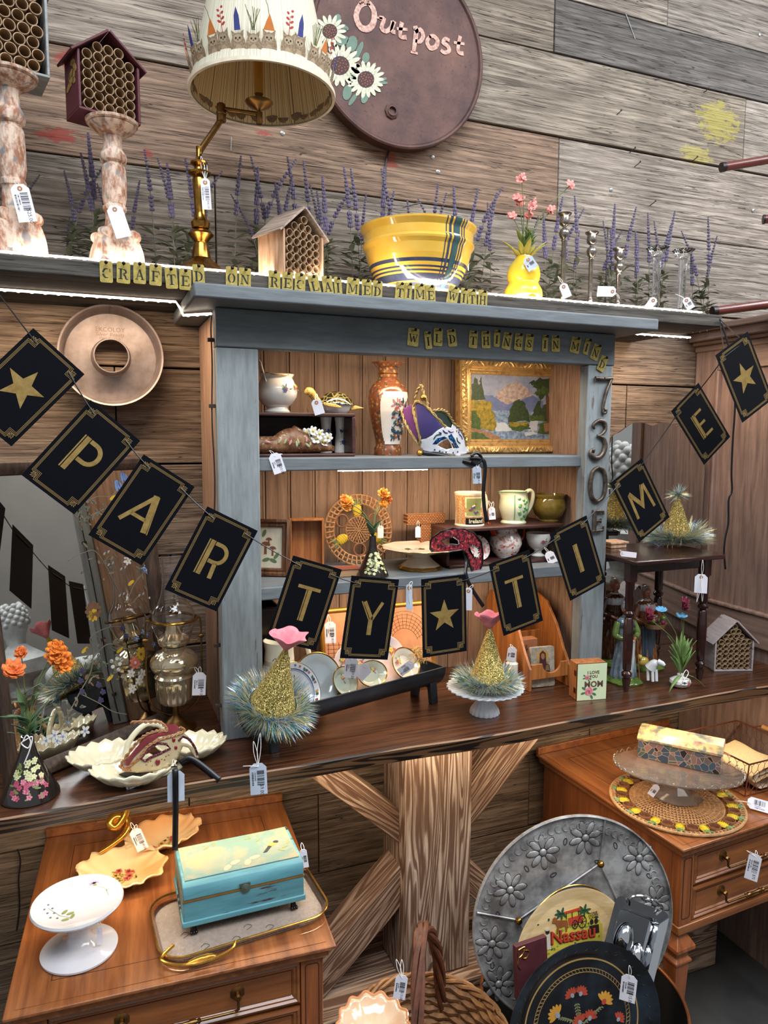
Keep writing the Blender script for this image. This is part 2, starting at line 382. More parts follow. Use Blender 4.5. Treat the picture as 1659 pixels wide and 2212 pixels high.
for i in range(N_):
    for j in range(5):
        k = (j+1) % 5; fs.append((i*5+j, i*5+k, (i+1)*5+k, (i+1)*5+j)); ks.append(1 if j in (1, 2) else 0)
fs += [(4, 3, 2, 1, 0), tuple(N_*5+j for j in range(5))]; ks += [1, 1]
cm.add(vs, fs); cm.k = ks; loc0(cm.build('slab', [cwood(), cedge()], ct, smooth=30), ct)
# trestle under the counter
pw = wood('trestle_wood', (98, 66, 44), (186, 166, 148), 2, along=.05, fine=90, rings=22, ringc=(84, 54, 36), rough=.8, blot=.15, rs=13., rst=.075, ra=.95)
tr = thing('timber_trestle', 'heavy weathered timber post with four diagonal braces on a floor beam under the counter', 'support post', (.79, -.22, 0))
def tpart(mb_, name, mt, **k): return loc0(mb_.build(name, mt, tr, **k), tr)
tpart(M().box((.702, -.30, .2155), (.893, -.145, CT-.0435)), 'post', pw, bev=.004)
pwx = wood('trestle_beam_wood', (96, 64, 42), (178, 152, 130), 0, along=.05, fine=90, rings=18, ringc=(84, 54, 36), rough=.8, rs=13., rst=.08, ra=.95)
tpart(M().box((.05, -.34, .001), (1.75, -.08, .2145)), 'floor_beam', pwx, bev=.005)
def brace(p, q, w=.066, d=.07, y=-.222):
    a = V((p[0], 0, p[1])); b = V((q[0], 0, q[1])); L = (b-a).length; m = M(); m.box((0, -d/2, -w/2), (L, d/2, w/2))
    o = m.build('brace', pwx, tr, bev=.003); ang = math.atan2(b.z-a.z, b.x-a.x); o.rotation_euler = (0, -ang, 0); o.location = V((a.x, y, a.z))-tr.location
brace((.43, .885), (.735, .600)); brace((1.135, .885), (.86, .600), w=.085, d=.09); brace((.43, .215), (.735, .500), w=.085, d=.09); brace((1.13, .20), (.86, .50))
# armoire at the right, its side panel towards the counter
AX = 1.875
ar = thing('weathered_armoire', 'tall weathered brown wooden armoire with panelled side at the right end of the counter', 'armoire', (AX, -.5, 0))
def apart(mb_, name, mt, **k): return loc0(mb_.build(name, mt, ar, **k), ar)
aw = wood('armoire_wood', (104, 82, 74), (152, 124, 110), 2, along=.07, fine=60, blot=.35, rough=.7, bmp=.2)
awx = wood('armoire_rail_wood', (108, 86, 76), (154, 128, 112), 1, along=.07, fine=60, rough=.7, bmp=.2)
apart(M().box((AX+.012, -.70, .0), (AX+.5, -.01, 1.93)), 'carcass', aw)
apart(M().box((AX, -.10, .0), (AX+.012, -.0102, 1.93)), 'stile', aw, bev=.003); apart(M().box((AX, -.70, 0), (AX+.012, -.62, 1.93)), 'stile', aw, bev=.003)
apart(M().box((AX, -.62, 1.00), (AX+.012, -.10, 1.10)), 'rail', awx, bev=.003); apart(M().box((AX, -.62, 1.86), (AX+.012, -.10, 1.93)), 'rail', awx, bev=.003)
apart(M().box((AX-.006, -.62, 1.100), (AX+.016, -.10, 1.112)).box((AX-.006, -.112, 1.112), (AX+.016, -.10, 1.86)), 'panel_moulding', aw, bev=.004)
cr = M()
for i, (dx, z) in enumerate(((.006, 1.925), (.018, 1.945), (.034, 1.957), (.046, 1.985))): cr.box((AX-dx, -.74, z), (AX+.52, -.008, z+(.02, .012, .028, .02)[i]))
apart(cr, 'crown_moulding', awx, bev=.004)

# old paint left on the reclaimed planks, where it stands
_w = MATS['wall_wood']; _t = _w.node_tree; _b = _t.nodes['Principled BSDF']; _src = _b.inputs['Base Color'].links[0].from_socket
_g = NT.__new__(NT); _g.m = _w; _g.t = _t; _g.b = _b; _v = _g.coord()
for (cx_, cz_), r_, colr, th_ in ((wp(1548, 262, 0), (.115, .085), (160, 148, 68), .48), (wp(1500, 335, 0), (.09, .04), (160, 148, 76), .5), (wp(128, 292, 0), (.075, .022), (150, 52, 44), .50), (wp(145, 130, 0), (.04, .03), (140, 50, 44), .5), (wp(570, 288, 0), (.03, .012), (150, 52, 50), .5), (wp(845, 348, 0), (.03, .03), (150, 66, 60), .52), (wp(318, 330, 0), (.02, .015), (150, 60, 56), .5)):
    mp_ = _t.nodes.new('ShaderNodeMapping'); mp_.vector_type = 'POINT'; _t.links.new(_v, mp_.inputs[0]); mp_.inputs['Location'].default_value = (-cx_/r_[0], 0, -cz_/r_[1]); mp_.inputs['Scale'].default_value = (1/r_[0], .01, 1/r_[1])
    ln = _g.n('VectorMath', {'operation': 'LENGTH'}, Vector=mp_.outputs[0]); fall = _g.ramp(ln.outputs['Value'], (.3, 1.), (1., 0.)); nz = _g.noise(_g.coord((.5, 1, 1)), 60., 5., .7)
    mk = _g.math('MULTIPLY', _g.ramp(_g.math('ADD', nz, _g.math('MULTIPLY', fall, .25)), (th_+.10, 0.), (th_+.18, .75)), _g.ramp(ln.outputs['Value'], (.8, 1.), (1., 0.)))
    _src = _g.mix(_src, lin(colr), mk)
_t.links.new(_src, _b.inputs['Base Color'])
# ================================================================ on and above the top shelf
ZS = 1.981
card = plain('tag_card', (236, 232, 240), .7, var=.03); ink = plain('ink', (24, 22, 26), .7, var=0.); cord_w = plain('white_cord', (232, 228, 222), .8, var=.05)
kraft = plain('kraft_ring', (176, 120, 80), .7)
TAGN = [0]
def price_tag(label, top, rz=None, w=.026, h=.044, tilt=0., lean=0., loops=((0, 0, .02),), price='', ring=True, barcode=True, col=None, rx=0.):
    """a string tag; top is the point where the hole is, loops are points (relative) the string runs to"""
    TAGN[0] += 1
    top = V(top); t = thing('price_tag', label, 'tag', top)
    if rz is None: rz = math.atan2(CAM.y-top.y, CAM.x-top.x)+PI/2
    T = TR(rz=rz) @ TR(rx=PI/2+rx) @ TR(rz=tilt)
    a, b = w/2, -h+.006; cc = w*.26
    m = M(); m.prism([(-a+cc, .006), (a-cc, .006), (a, .006-cc), (a, b), (-a, b), (-a, .006-cc)], -.0003, .0003, T)
    m.build('card', col or card, t, smooth=0)
    if ring: M().stroke(ell(0, -.002, .0032, .0032, 14), .0026, .0003, .0008, T, closed=True).build('eyelet', kraft, t, smooth=0)
    if barcode or price:
        p = M()
        if barcode: bars(p, -a*.15, a*.7, b+h*.3, -.009, T, 15, TAGN[0]); bars(p, -a*.75, -a*.55, b+h*.3, -.012, T, 22, TAGN[0]+9); bars(p, -a*.42, -a*.28, b+h*.45, -.012, T, 12, TAGN[0]+19)
        if price: text_mesh(p, price, w*.30, T @ TR((a*.35, b+h*.15, .0003), rz=-PI/2), .0001)
        p.build('print', ink, t, smooth=0)
    s_ = M()
    for l in loops:
        l = V(l); mid = l*.5
        s_.tube(S([(0, -.0012, -.001), mid+V((.003, -.002, .001)), l, mid+V((-.004, -.002, .002)), (.0005, -.0012, -.001)], 5), .0006, 5)
    s_.build('string', cord_w, t); return t

# ---- bee houses
tubem = plain('reed_tube', (170, 142, 110), .7, c2=(132, 104, 76), vs=60)
_tube = {}
def tube_mesh(r, L):
    k = (round(r, 4), round(L, 3))
    if k not in _tube:
        m = M(); m.lathe([(r*.97, L), (r, 0), (r*.86, -.0004), (r*.85, .001), (r*.84, L*.9)], 18, T=TR(rx=-PI/2), cap=False); m.lathe([(.0, L*.9), (r*.85, L*.9)], 18, T=TR(rx=-PI/2), cap=False)
        o = m.build('nesting_tube', tubem); _tube[k] = o.data; bpy.data.objects.remove(o)
    return _tube[k]
def bee_house(label, loc, rz, w, h, e, d, tr_, wm, rm, group=None, side=None, tilt=0., over=.012):
    """w wide, h to the ridge, e eave height, d deep; front faces local -y"""
    t = thing('bee_house', label, 'bee house', loc, rot=(0, tilt, rz)); th = .005; a = w/2
    M().box((-a, 0, 0), (a, d, th)).build('floor_board', wm, t, bev=.001)
    for s in (-1, 1):
        M().box((min(s*a, s*(a-th)), .0, th), (max(s*a, s*(a-th)), d, e)).build('side_board', wm, t, bev=.001)
    M().prism([(-a+th, th), (a-th, th), (a-th, e), (0, h-th), (-a+th, e)], -d, -d+.004, TR(rx=PI/2)).build('back_board', wm, t, bev=.0005)
    sl = math.atan2(h-e, a); L = math.hypot(a, h-e)
    for s in (-1, 1):
        T = TR((0, 0, h)) @ TR(ry=s*sl) ; m = M(); m.box((0 if s > 0 else -L-over, -.006, 0), (L+over if s > 0 else 0, d+.006, .0045), T); m.build('roof_board', rm, t, bev=.001)
    r = tr_; y = th+r; row = 0; k = 0
    while y < h-r*1.2:
        half = a-th-r if y < e-r*.6 else (a-th)*(h-th-y)/(h-th-e)-r*1.3
        if half >= -.0005:
            n = int((2*half)/(2*r)+1e-6)+1; x0 = -(n-1)*r+(0 if n*2*r > 2*half+r*.9 else (r*.35 if row % 2 else -r*.35))
            for i in range(n):
                o = bpy.data.objects.new('nesting_tube', tube_mesh(r*.95, d*.8)); COL.objects.link(o); o.parent = t
                o.location = (x0+2*r*i+random.uniform(-.0006, .0006), .001+random.uniform(0, .004), y+random.uniform(-.0006, .0006))
        y += r*1.78; row += 1
    if side: side(t, a, d, e)
    return t
bw1 = paint('bee_grey_paint', (150, 152, 150), (120, 92, 70), amt=.6, axis=0); bw2 = paint('bee_burgundy_paint', (92, 34, 44), (52, 22, 26), amt=.7, axis=0)
bw3 = wood('bee_natural_wood', (166, 122, 88), (214, 176, 142), 2, along=.1, blot=.1); bw3r = wood('bee_roof_wood', (120, 98, 84), (190, 170, 154), 1, along=.1, blot=.2)
bw4 = paint('bee_pink_grey_paint', (176, 162, 160), (110, 84, 72), amt=.6, axis=1)
def pt_at(px, py, Y): return at(px, py, y=Y)
# pedestals (carved pillar candlesticks)
pil = NT('whitewashed_carved_wood'); v_ = pil.coord((1, 1, .5)); n_ = pil.noise(v_, 70., 5., .6); n2_ = pil.noise(pil.coord((1, 1, .35)), 55., 3., .5, 1.)
pil.out(pil.mix(pil.mix(lin((206, 180, 160)), lin((146, 98, 72)), pil.ramp(n_, (.45, 0.), (.62, 1.))), lin((118, 122, 124)), pil.ramp(n2_, (.56, 0.), (.66, .8))), .75); pil.bump(pil.math('ADD', n_, n2_), .8, .004); pil = pil.m
def pedestal(label, loc, H, rz=0., s=1.):
    t = thing('carved_candle_pillar', label, 'candlestick', loc, rz, 'carved whitewashed candle pillars')
    m = M(); b = H*.27
    # flared square base with scrolled corners
    def sq(u, v):
        z = v*b; w = s*(.052-.022*v**.6+.006*math.sin(v*PI)); a = 2*PI*u; k = 6
        x = math.copysign(abs(math.cos(a))**(2/k), math.cos(a)); y = math.copysign(abs(math.sin(a))**(2/k), math.sin(a))
        fl = 1+.05*math.sin(8*a)*math.sin(v*PI); return (x*w*fl, y*w*fl, z)
    m.grid(sq, 64, 14, cu=True); m.add([(math.cos(2*PI*i/64)*s*.0, 0, b) for i in range(1)], [])
    m.box((-s*.030, -s*.030, b-.012), (s*.030, s*.030, b)); m.build('scrolled_base', pil, t, bev=.002)
    sc_ = M()
    for q in range(4):
        T = TR(rz=q*PI/2+PI/4); sc_.lathe([(0, -.011*s), (.010*s, -.011*s), (.012*s, -.006*s), (.012*s, .006*s), (.010*s, .011*s), (0, .011*s)], 16, T=T @ TR((.040*s, 0, b-.012*s), rx=PI/2))
        for dx in (-.014, 0, .014):
            sc_.tube([T @ TR(rz=PI/4) @ V((s*(.0335+.004*k/3 if k < 3 else .046), dx*s*(1+.12*(4-k)), b*(.9-.24*k))) for k in range(4)], [.003*s]*4, 6)
    sc_.build('scrollwork', pil, t)
    h0 = H-b-.03
    pr = [(.024*s, b), (.0235*s, b+.008), (.020*s, b+.012), (.019*s, b+h0*.2), (.022*s, b+h0*.22), (.0225*s, b+h0*.26), (.020*s, b+h0*.28), (.0235*s, b+h0*.36), (.0235*s, b+h0*.66), (.020*s, b+h0*.69), (.0195*s, b+h0*.72), (.025*s, b+h0*.74), (.026*s, b+h0*.80), (.022*s, b+h0*.84), (.018*s, b+h0*.88), (.019*s, b+h0)]
    pr = [tuple(p) for p in S([(r, 0, z) for r, z in pr], 2) for p in [(p[0], p[2])]]
    def wv(a, r, z): return 1+.05*max(0, math.sin(5*a+z*90))*math.sin(z*120+2*a)
    M().lathe(pr, 40, wav=wv).build('turned_shaft', pil, t)
    z = H-.03; M().lathe([(.019*s, z), (.030*s, z+.006), (.043*s, z+.015), (.046*s, z+.020), (.044*s, z+.021), (.050*s, z+.024), (.051*s, z+.029), (.045*s, z+.030)], 40).build('top_plate', pil, t)
    return t
pA = at(255, 520, y=-.275); xA = pA.x
topA = at(232, 268, y=-.275).z
pedestal('whitewashed carved candle pillar holding the burgundy bee house', (xA-.004, -.275, ZS), topA-ZS+.006, .25, 1.0)
pB = at(38, 500, y=-.275); topB = at(25, 175, y=-.275).z
pedestal('taller whitewashed carved candle pillar at the far left of the top shelf', (pB.x-.004, -.275, ZS), topB-ZS+.012, .3, 1.06)
def side_paint(t, a, d, e):
    m = M(); rr = random.Random(3)
    for i in range(7):
        T = TR((-a-.0004, 0, 0), rz=-PI/2) @ TR(rx=PI/2)
        m.prism(ell(-d*rr.uniform(.2, .8), e*rr.uniform(.2, .85), .006, .014, 10, rr.uniform(0, 3)), 0, .0006, T)
    m.build('painted_flowers', plain('bee_side_yellow', (150, 120, 60), .6), t)
p = at(236, 262, y=-.275)
bee_house('small burgundy bee house with reed tubes on a whitewashed pillar', (xA-.006, -.275-.02, topA+.007), .32, .122, .158, .110, .080, .0103, bw2, bw2, 'bee houses with reed tubes', side_paint, 0., .014)
bee_house('grey-painted bee house with reed tubes on the tallest pillar at the left edge', (pB.x-.022, -.275-.03, topB+.013), .22, .190, .25, .170, .095, .0118, bw1, bw1, 'bee houses with reed tubes', None, 0., .012)
q = at(632, 560, y=-.26)
bee_house('natural wood bee house with reed tubes beside the yellow bowl', (q.x+.006, -.335, ZS+.0005), .42, .112, .152, .102, .09, .0092, bw3, bw3r, 'bee houses with reed tubes', None, 0., .014)

# ---- brass swing-arm lamp
brass = plain('aged_brass', (176, 132, 62), .22, 1., .25, 60, c2=(120, 84, 36)); brassd = plain('dull_brass', (140, 104, 60), .35, 1., .2, 80)
L0 = at(437, 560, y=-.30); lp = thing('swing_arm_lamp', 'brass swing-arm table lamp with pleated shade printed with owls', 'lamp', (L0.x, -.285, ZS))
k = mpp(L0); zz = lambda py: at(437, py, y=-.285).z-ZS
M().lathe([(.064, 0), (.064, .004), (.060, .010), (.050, .016), (.044, .022), (.034, .030), (.026, .036), (.020, .040)], 8).build('octagonal_base', brass, lp, smooth=20, bev=.001)
colp = [(.016, zz(530)), (.013, zz(524)), (.020, zz(516)), (.027, zz(508)), (.022, zz(500)), (.013, zz(497)), (.018, zz(494)), (.020, zz(482)), (.014, zz(474)), (.0115, zz(460)), (.0125, zz(430)), (.0155, zz(390)), (.0125, zz(384)), (.023, zz(378)), (.024, zz(374)), (.012, zz(369)), (.010, zz(362)), (.018, zz(356)), (.018, zz(352)), (.010, zz(347)), (.006, zz(340)), (.006, zz(318))]
M().lathe([(.020, .040)]+colp, 32).build('column', brass, lp)
J = at(478, 250, y=-.30)-lp.location; E0 = V((0, 0, zz(335)))
M().tube(S([E0, (.006, 0, zz(320)), J+V((-.010, .005, -.022)), J+V((0, 0, -.006))], 5), .0062, 12).build('lower_arm', brassd, lp)
M().lathe([(0, -.012), (.0085, -.012), (.010, -.010), (.010, .002), (.011, .003), (.011, .006), (.009, .007), (.009, .022), (.007, .024), (0, .024)], 20, J).build('swivel_joint', brassd, lp)
K = at(560, 258, y=-.33)-lp.location
M().tube([J+V((0, 0, .014)), K+V((0, 0, .010))], .0048, 12).build('upper_arm', brassd, lp)
M().lathe([(0, -.010), (.006, -.010), (.007, -.006), (.007, .014), (.004, .016), (.005, .018), (.022, .026), (.028, .032), (.029, .034), (.022, .033), (.008, .036), (.008, .052)], 28, K).build('drip_saucer', brassd, lp)
M().lathe([(0, .050), (.0095, .050), (.0095, .120), (.006, .124), (0, .124)], 20, K).build('candle_sleeve', plain('candle_sleeve_yellow', (196, 140, 50), .5), lp)
# shade
SB = at(567, 206, y=-.33); so = SB-lp.location; rb = 156*mpp(SB)*.985; rt = rb*.70; hs = .20
shm = NT('shade_cloth'); v_ = shm.coord(); sp = shm.n('SeparateXYZ', Vector=v_); an = shm.math('ARCTAN2', sp.outputs[1], sp.outputs[0])
st = shm.n('TexNoise', {'noise_dimensions': '1D'}, W=shm.math('MULTIPLY', an, 60.), Scale=1., Detail=3.).outputs[0]
shm.out(shm.mix(lin((218, 212, 192)), lin((176, 164, 134)), shm.ramp(st, (.4, 0.), (.7, 1.))), .8, 0., Transmission_Weight=0., Subsurface_Weight=.0); shm.bump(st, .4, .002)
shl = NT('pleated_lining'); sp2 = shl.n('SeparateXYZ', Vector=shl.coord()); an2 = shl.math('ARCTAN2', sp2.outputs[1], sp2.outputs[0]); st2 = shl.n('TexNoise', {'noise_dimensions': '1D'}, W=shl.math('MULTIPLY', an2, 40.), Scale=1., Detail=4., Roughness=.7).outputs[0]; shl.out(shl.ramp(st2, (.36, lin((120, 96, 60))), (.44, lin((206, 180, 130))), (.7, lin((238, 216, 168)))), .8)
shi = plain('shade_lining', (244, 224, 180), .8, c2=(214, 188, 140), vs=40)
n = 96; m = M(); m.lathe([(rb, 0), (rt, hs)], n, cap=False); shade = m.build('lamp_shade', shm.m, lp, loc=so, smooth=60); 
m = M(); m.lathe([(rb-.002, .001), (rt-.002, hs)], n, cap=False, wav=lambda a, r, z: 1-.012*abs(math.sin(a*40))); m.build('shade_lining', shl.m, shade, smooth=30)
m = M(); m.lathe([(rb-.003, -.003), (rb+.003, -.003), (rb+.0035, .004), (rb, .0055)], n, cap=False); m.build('shade_trim', plain('cream_trim', (236, 222, 196), .8), shade); m = M(); m.lathe([(rt-.002, hs-.003), (rt+.002, hs-.002), (rt, hs+.003), (rt-.003, hs)], n); m.build('shade_trim', plain('cream_trim', (236, 222, 196), .8), shade)
# printed owls around the lower band of the shade
def cone(a, z, off=.0008): r = rb+(rt-rb)*z/hs+off; return V((r*math.cos(a), r*math.sin(a), z))
pr_ = M(); sl_ = math.atan2(rb-rt, hs)
pcols = [plain('owl_brown', (120, 96, 72), .8, c2=(170, 148, 118), vs=300), plain('owl_face', (176, 154, 124), .8), ink, plain('plume_blue', (58, 66, 130), .8), plain('plume_red', (186, 70, 58), .8), plain('plume_green', (110, 112, 66), .8), plain('plume_orange', (206, 120, 50), .8)]
rr = random.Random(5)
for i in range(30):
    a = 2*PI*i/30+rr.uniform(-.05, .05); hh = rr.uniform(.85, 1.12); zc = .026*hh
    T = Matrix.Translation(cone(a, zc)) @ TR(rz=a+PI/2) @ TR(rx=PI/2+sl_) @ Matrix.Diagonal((1.2, 1.12, 1, 1))
    pr_.mi = 0; pr_.prism(ell(0, 0, .0125, .022*hh, 16), 0, .0004, T); pr_.prism([(-.009, .014*hh), (-.010, .026*hh), (-.004, .021*hh), (.004, .021*hh), (.010, .026*hh), (.009, .014*hh)], 0, .0005, T)
    pr_.mi = 1; pr_.prism(ell(0, .013*hh, .0075, .006, 14), .0004, .0006, T); pr_.prism(ell(0, -.006, .006, .010, 12), .0004, .0006, T)
    pr_.mi = 2
    for s in (-1, 1): pr_.prism(ell(s*.0032, .0135*hh, .0015, .0015, 8), .0006, .0009, T)
    pr_.prism([(-.001, .0115*hh), (.001, .0115*hh), (0, .009*hh)], .0006, .0009, T)
    c = i % 4; pr_.mi = (3, 5, 6, 4)[c]
    if c == 0: pr_.prism([(-.005, .024), (.005, .024), (.004, .045), (.0, .058), (-.004, .045)], 0, .0005, T)
    elif c == 1:
        for j in range(9): pr_.stroke([(rr.uniform(-.003, .003), .024), (-.011+.0028*j, .045+rr.uniform(-.006, .016))], .001, 0, .0004, T)
    elif c == 2: pr_.prism([(-.009, .024), (.009, .024), (.004, .040), (.001, .048), (-.004, .038)], 0, .0005, T); pr_.mi = 5; pr_.stroke([(0, .046), (-.002, .058), (-.006, .068)], .001, 0, .0004, T)
    else:
        pr_.stroke([(0, .022), (0, .05)], .001, 0, .0004, T)
        for j in range(7): pr_.prism(ell(((-1)**j)*.0035, .034+.004*j, .004*(1-j*.07), .002, 8, ((-1)**j)*.6), 0, .0005, T)
pr_.build('owl_print', pcols, shade)

# ---- wall sign: round rusty drum lid
rust = NT('rusty_lid'); v_ = rust.coord(); a_ = rust.noise(v_, 9., 6., .65); b_ = rust.noise(v_, 140., 4., .7)
cl = rust.mix(lin((66, 42, 40)), lin((102, 70, 60)), rust.ramp(a_, (.35, 0.), (.65, 1.))); cl = rust.mix(cl, lin((132, 82, 48)), rust.ramp(a_, (.66, 0.), (.74, .8)))
rust.out(rust.mix(cl, lin((40, 26, 24)), rust.ramp(b_, (.58, 0.), (.72, .8))), .6, .25); rust.bump(b_, .3, .001); rust = rust.m
YS = -.045; c0 = at(866, 108, y=YS); r0 = (at(1050, 108, y=YS).x-at(683, 108, y=YS).x)/2
sg = thing('drum_lid_sign', 'round rusty drum lid painted Outpost with daisies, hung on the plank wall', 'sign', (c0.x, -.002, c0.z))
T = TR(rx=PI/2); M().lathe([(0, .001), (r0-.004, .001), (r0, .004), (r0, .030), (r0+.003, .036), (r0+.003, .042), (r0-.001, .045), (r0-.006, .044), (r0-.010, .039), (r0*.75, .0385), (0, .0385)], 96, T=T).build('lid', rust, sg)
# bung: threaded hole
cb = at(847, 240, y=YS)-sg.location
M().lathe([(.013, 0), (.020, 0), (.019, .004), (.016, .006), (.014, .007), (.0115, .006), (.011, .002), (0, .001)], 8, T=Matrix.Translation(V((cb.x, -.0385, cb.z))) @ T).build('bung', rust, sg)
M().stroke(ell(0, 0, .0115, .0115, 24), .0025, .006, .009, Matrix.Translation(V((cb.x, -.0385, cb.z))) @ T, closed=True).build('bung_ring', rust, sg)
# lettering, drawn where it stands on the lid
YF = -.0415; pk = plain('sign_pink_paint', (214, 174, 158), .7, var=.2, vs=160, c2=(150, 104, 92)); lt = M()
def sgn(pts, w, n=3):
    pts = S([(x, 0, y) for x, y in pts], n) if n > 1 else [V((x, 0, y)) for x, y in pts]
    q = [wp(p[0], p[2], YF) for p in pts]; kk = mpp(at(870, 60, y=YF)); L = len(q)
    ww = [(w if not hasattr(w, '__len__') else w[0]+(w[1]-w[0])*math.sin(PI*i/(L-1)))*kk for i in range(L)]
    lt.stroke([(a-c0.x, b-c0.z) for a, b in q], ww, 0, .0008, TR((0, YF+.002, 0), rx=PI/2))
# O u t p o s t
sgn([(797, 6), (778, 12), (769, 35), (778, 58), (794, 63), (806, 50), (808, 26), (798, 8), (786, 5)], (9, 13)); sgn([(776, 8), (790, 2), (800, 10)], 6)
sgn([(819, 38), (829, 42), (824, 60), (833, 68), (844, 60), (848, 46)], (8, 9)); sgn([(852, 46), (846, 66), (854, 70)], (9, 8)); sgn([(814, 38), (826, 40)], 4, 1)
sgn([(868, 48), (864, 72), (866, 80), (878, 81)], (10, 8)); sgn([(857, 62), (880, 64)], 6, 1)
sgn([(893, 62), (899, 66), (893, 112)], (8, 11)); sgn([(897, 70), (908, 64), (914, 78), (907, 90), (897, 88)], (7, 9)); sgn([(887, 112), (902, 116)], 5, 1)
sgn([(930, 78), (922, 90), (929, 104), (941, 101), (945, 88), (936, 78), (927, 80)], (7, 10))
sgn([(971, 88), (962, 84), (957, 92), (967, 100), (970, 110), (960, 114), (952, 108)], (7, 9))
sgn([(994, 78), (989, 104), (992, 114), (1001, 116)], (9, 8)); sgn([(980, 92), (1003, 95)], 6, 1)
lt.build('lettering', pk, sg, smooth=0)
fl = M(); rr = random.Random(8)
def pxell(cx, cy, rx, ry, rot, z0, z1, n=12):
    po = [wp(x, y, YF) for x, y in ell(cx, cy, rx, ry, n, rot)]; fl.prism([(a-c0.x, b-c0.z) for a, b in po], z0, z1, TR((0, YF+.002, 0), rx=PI/2))
for (x, y, rx, ry, rot) in [(728, 42, 8, 12, .3), (735, 68, 16, 4, -.3), (760, 95, 12, 18, .2), (775, 110, 6, 22, .4), (790, 125, 8, 12, .2), (822, 178, 16, 4, .1), (788, 210, 8, 14, .3), (750, 200, 10, 17, .2), (762, 215, 5, 16, .6), (826, 172, 10, 4, -.3), (740, 88, 10, 14, 1.), (745, 60, 9, 5, .5)]:
    fl.mi = 1; pxell(x, y, rx, ry, rot, 0, .0006)
for (x, y, R0, n_) in ((712, 68, 37, 16), (734, 142, 47, 18), (790, 172, 41, 18)):
    for i in range(n_):
        a = 2*PI*i/n_; fl.mi = 0; d = R0*.66; pxell(x+d*math.cos(a), y+d*math.sin(a), R0*rr.uniform(.30, .38), R0*.115, a, .0006+.0001*(i % 2), .0010, 8)
    fl.mi = 2; pxell(x, y, R0*.44, R0*.44, 0, .0010, .0014, 20)
    fl.mi = 3
    for i in range(22):
        a, d = i*2.4, R0*.38*math.sqrt(i/22); pxell(x+d*math.cos(a), y+d*math.sin(a), 1.3, 1.3, 0, .0014, .0018, 5)
fl.build('painted_daisies', [plain('daisy_cream', (214, 216, 190), .7, c2=(170, 168, 140), vs=120), plain('sage_paint', (104, 128, 112), .7), plain('daisy_brown', (70, 36, 34), .7), plain('daisy_dots', (170, 100, 70), .7)], sg, smooth=0)
# dark cord hanging below the lid
cp = [at(x, y, y=-.006) for x, y in ((846, 293), (841, 320), (834, 350), (832, 380), (830, 420), (829, 470))]
tag(M().tube(S(cp, 4), .003, 8).build('power_cord', plain('dark_cable', (44, 32, 34), .5)), 'dark brown cable hanging down the wall below the rusty lid', 'cord')

# ---- yellow bowl
yel = glaze('yellow_glaze', (226, 176, 62), (236, 190, 84), .10); nav = glaze('slate_stripe', (74, 78, 96), (52, 60, 84), .12); teal = glaze('teal_stripe', (52, 84, 88), (70, 96, 96), .12)
Bc = at(903, 560, y=-.225); bo = thing('mixing_bowl', 'large glossy yellow mixing bowl with blue-grey plaid stripes on the top shelf', 'bowl', (Bc.x, -.225, ZS))
kb = mpp(at(903, 500, y=-.225)); zb = lambda py: at(903, py, y=-.225-.11).z-ZS
ztop = zb(470)*1.02; s_ = ztop/.150
bp = [(.050, 0), (.062, .002), (.066, .006), (.085, .030), (.098, .055), (.107, .080), (.112, .100), (.117, .108), (.118, .112), (.1155, .117), (.1155, .135), (.122, .146), (.1225, .150)]
bp = [(r*126*kb/.1225, z*s_) for r, z in bp]; fine = []
for (a, b), (c, d) in zip(bp, bp[1:]):
    nn = max(1, int((d-b)/.0035)); fine += [(a+(c-a)*i/nn, b+(d-b)*i/nn) for i in range(nn)]
fine.append(bp[-1]); m = M()
for i in range(len(fine)-1):
    z = fine[i][1]/s_; m.mi = 1 if (.016 < z < .021 or .026 < z < .040 or .043 < z < .046 or .050 < z < .054 or .060 < z < .068) else 0
    m.lathe(fine[i:i+2], 72, cap=False)
m.mi = 0; inr = [(r-.004, z+.0005) for r, z in fine[::-1]]; m.lathe([fine[-1]]+inr[:-2]+[(0, .006)], 72, cap=False); m.lathe([(0, 0), fine[0]], 72, cap=False)
m.build('bowl_body', [yel, nav], bo)
m = M(); sf = fine[3:]
for a, w, z0 in ((-1.42, .05, 0), (-1.34, .022, 0), (-1.27, .14, 1), (-1.15, .03, 0), (-1.08, .03, 0), (-1.50, .02, 0)):
    m.mi = z0; m.lathe([(r+.0006, z) for r, z in sf], 4, a0=a-w/2, a1=a+w/2, cap=False)
m.build('plaid_stripes', [nav, teal], bo)
price_tag('small white price tag hanging on the right side of the yellow bowl', (Bc.x+.116, -.27, ZS+.118), rz=.9, w=.014, h=.05, price='', ring=False, loops=((-.012, .02, .022),))

# ---- yellow double-gourd vase with pink flowers
Vc = at(1131, 600, y=-.28); yv = thing('gourd_vase', 'yellow double-gourd vase with leafy collar at the front of the top shelf', 'vase', (Vc.x, -.28, ZS)); kv = mpp(Vc)
zv = lambda py: at(1131, py, y=-.28).z-ZS
h_ = zv(556)
yvm = NT('gourd_glaze'); g_ = yvm.noise(yvm.coord(), 10., 3.); yvm.out(yvm.mix(lin((232, 190, 50)), lin((176, 182, 60)), yvm.ramp(g_, (.45, 0.), (.65, 1.))), .25, Coat_Weight=.4, Coat_Roughness=.15)
g = [(.0, 0), (.030, 0), (.038, .004), (.041, .014), (.040, .026), (.034, .036), (.0315, .041), (.034, .046), (.0355, .058), (.031, .072), (.022, .082), (.017, .088), (.015, .090), (.0, .086)]
pp_ = [(p[0], p[2]) for p in S([(r*1.0*41*kv/.041, 0, z*h_/.088) for r, z in g], 4)]; pp_ = [(max(0, r), z) for r, z in pp_]
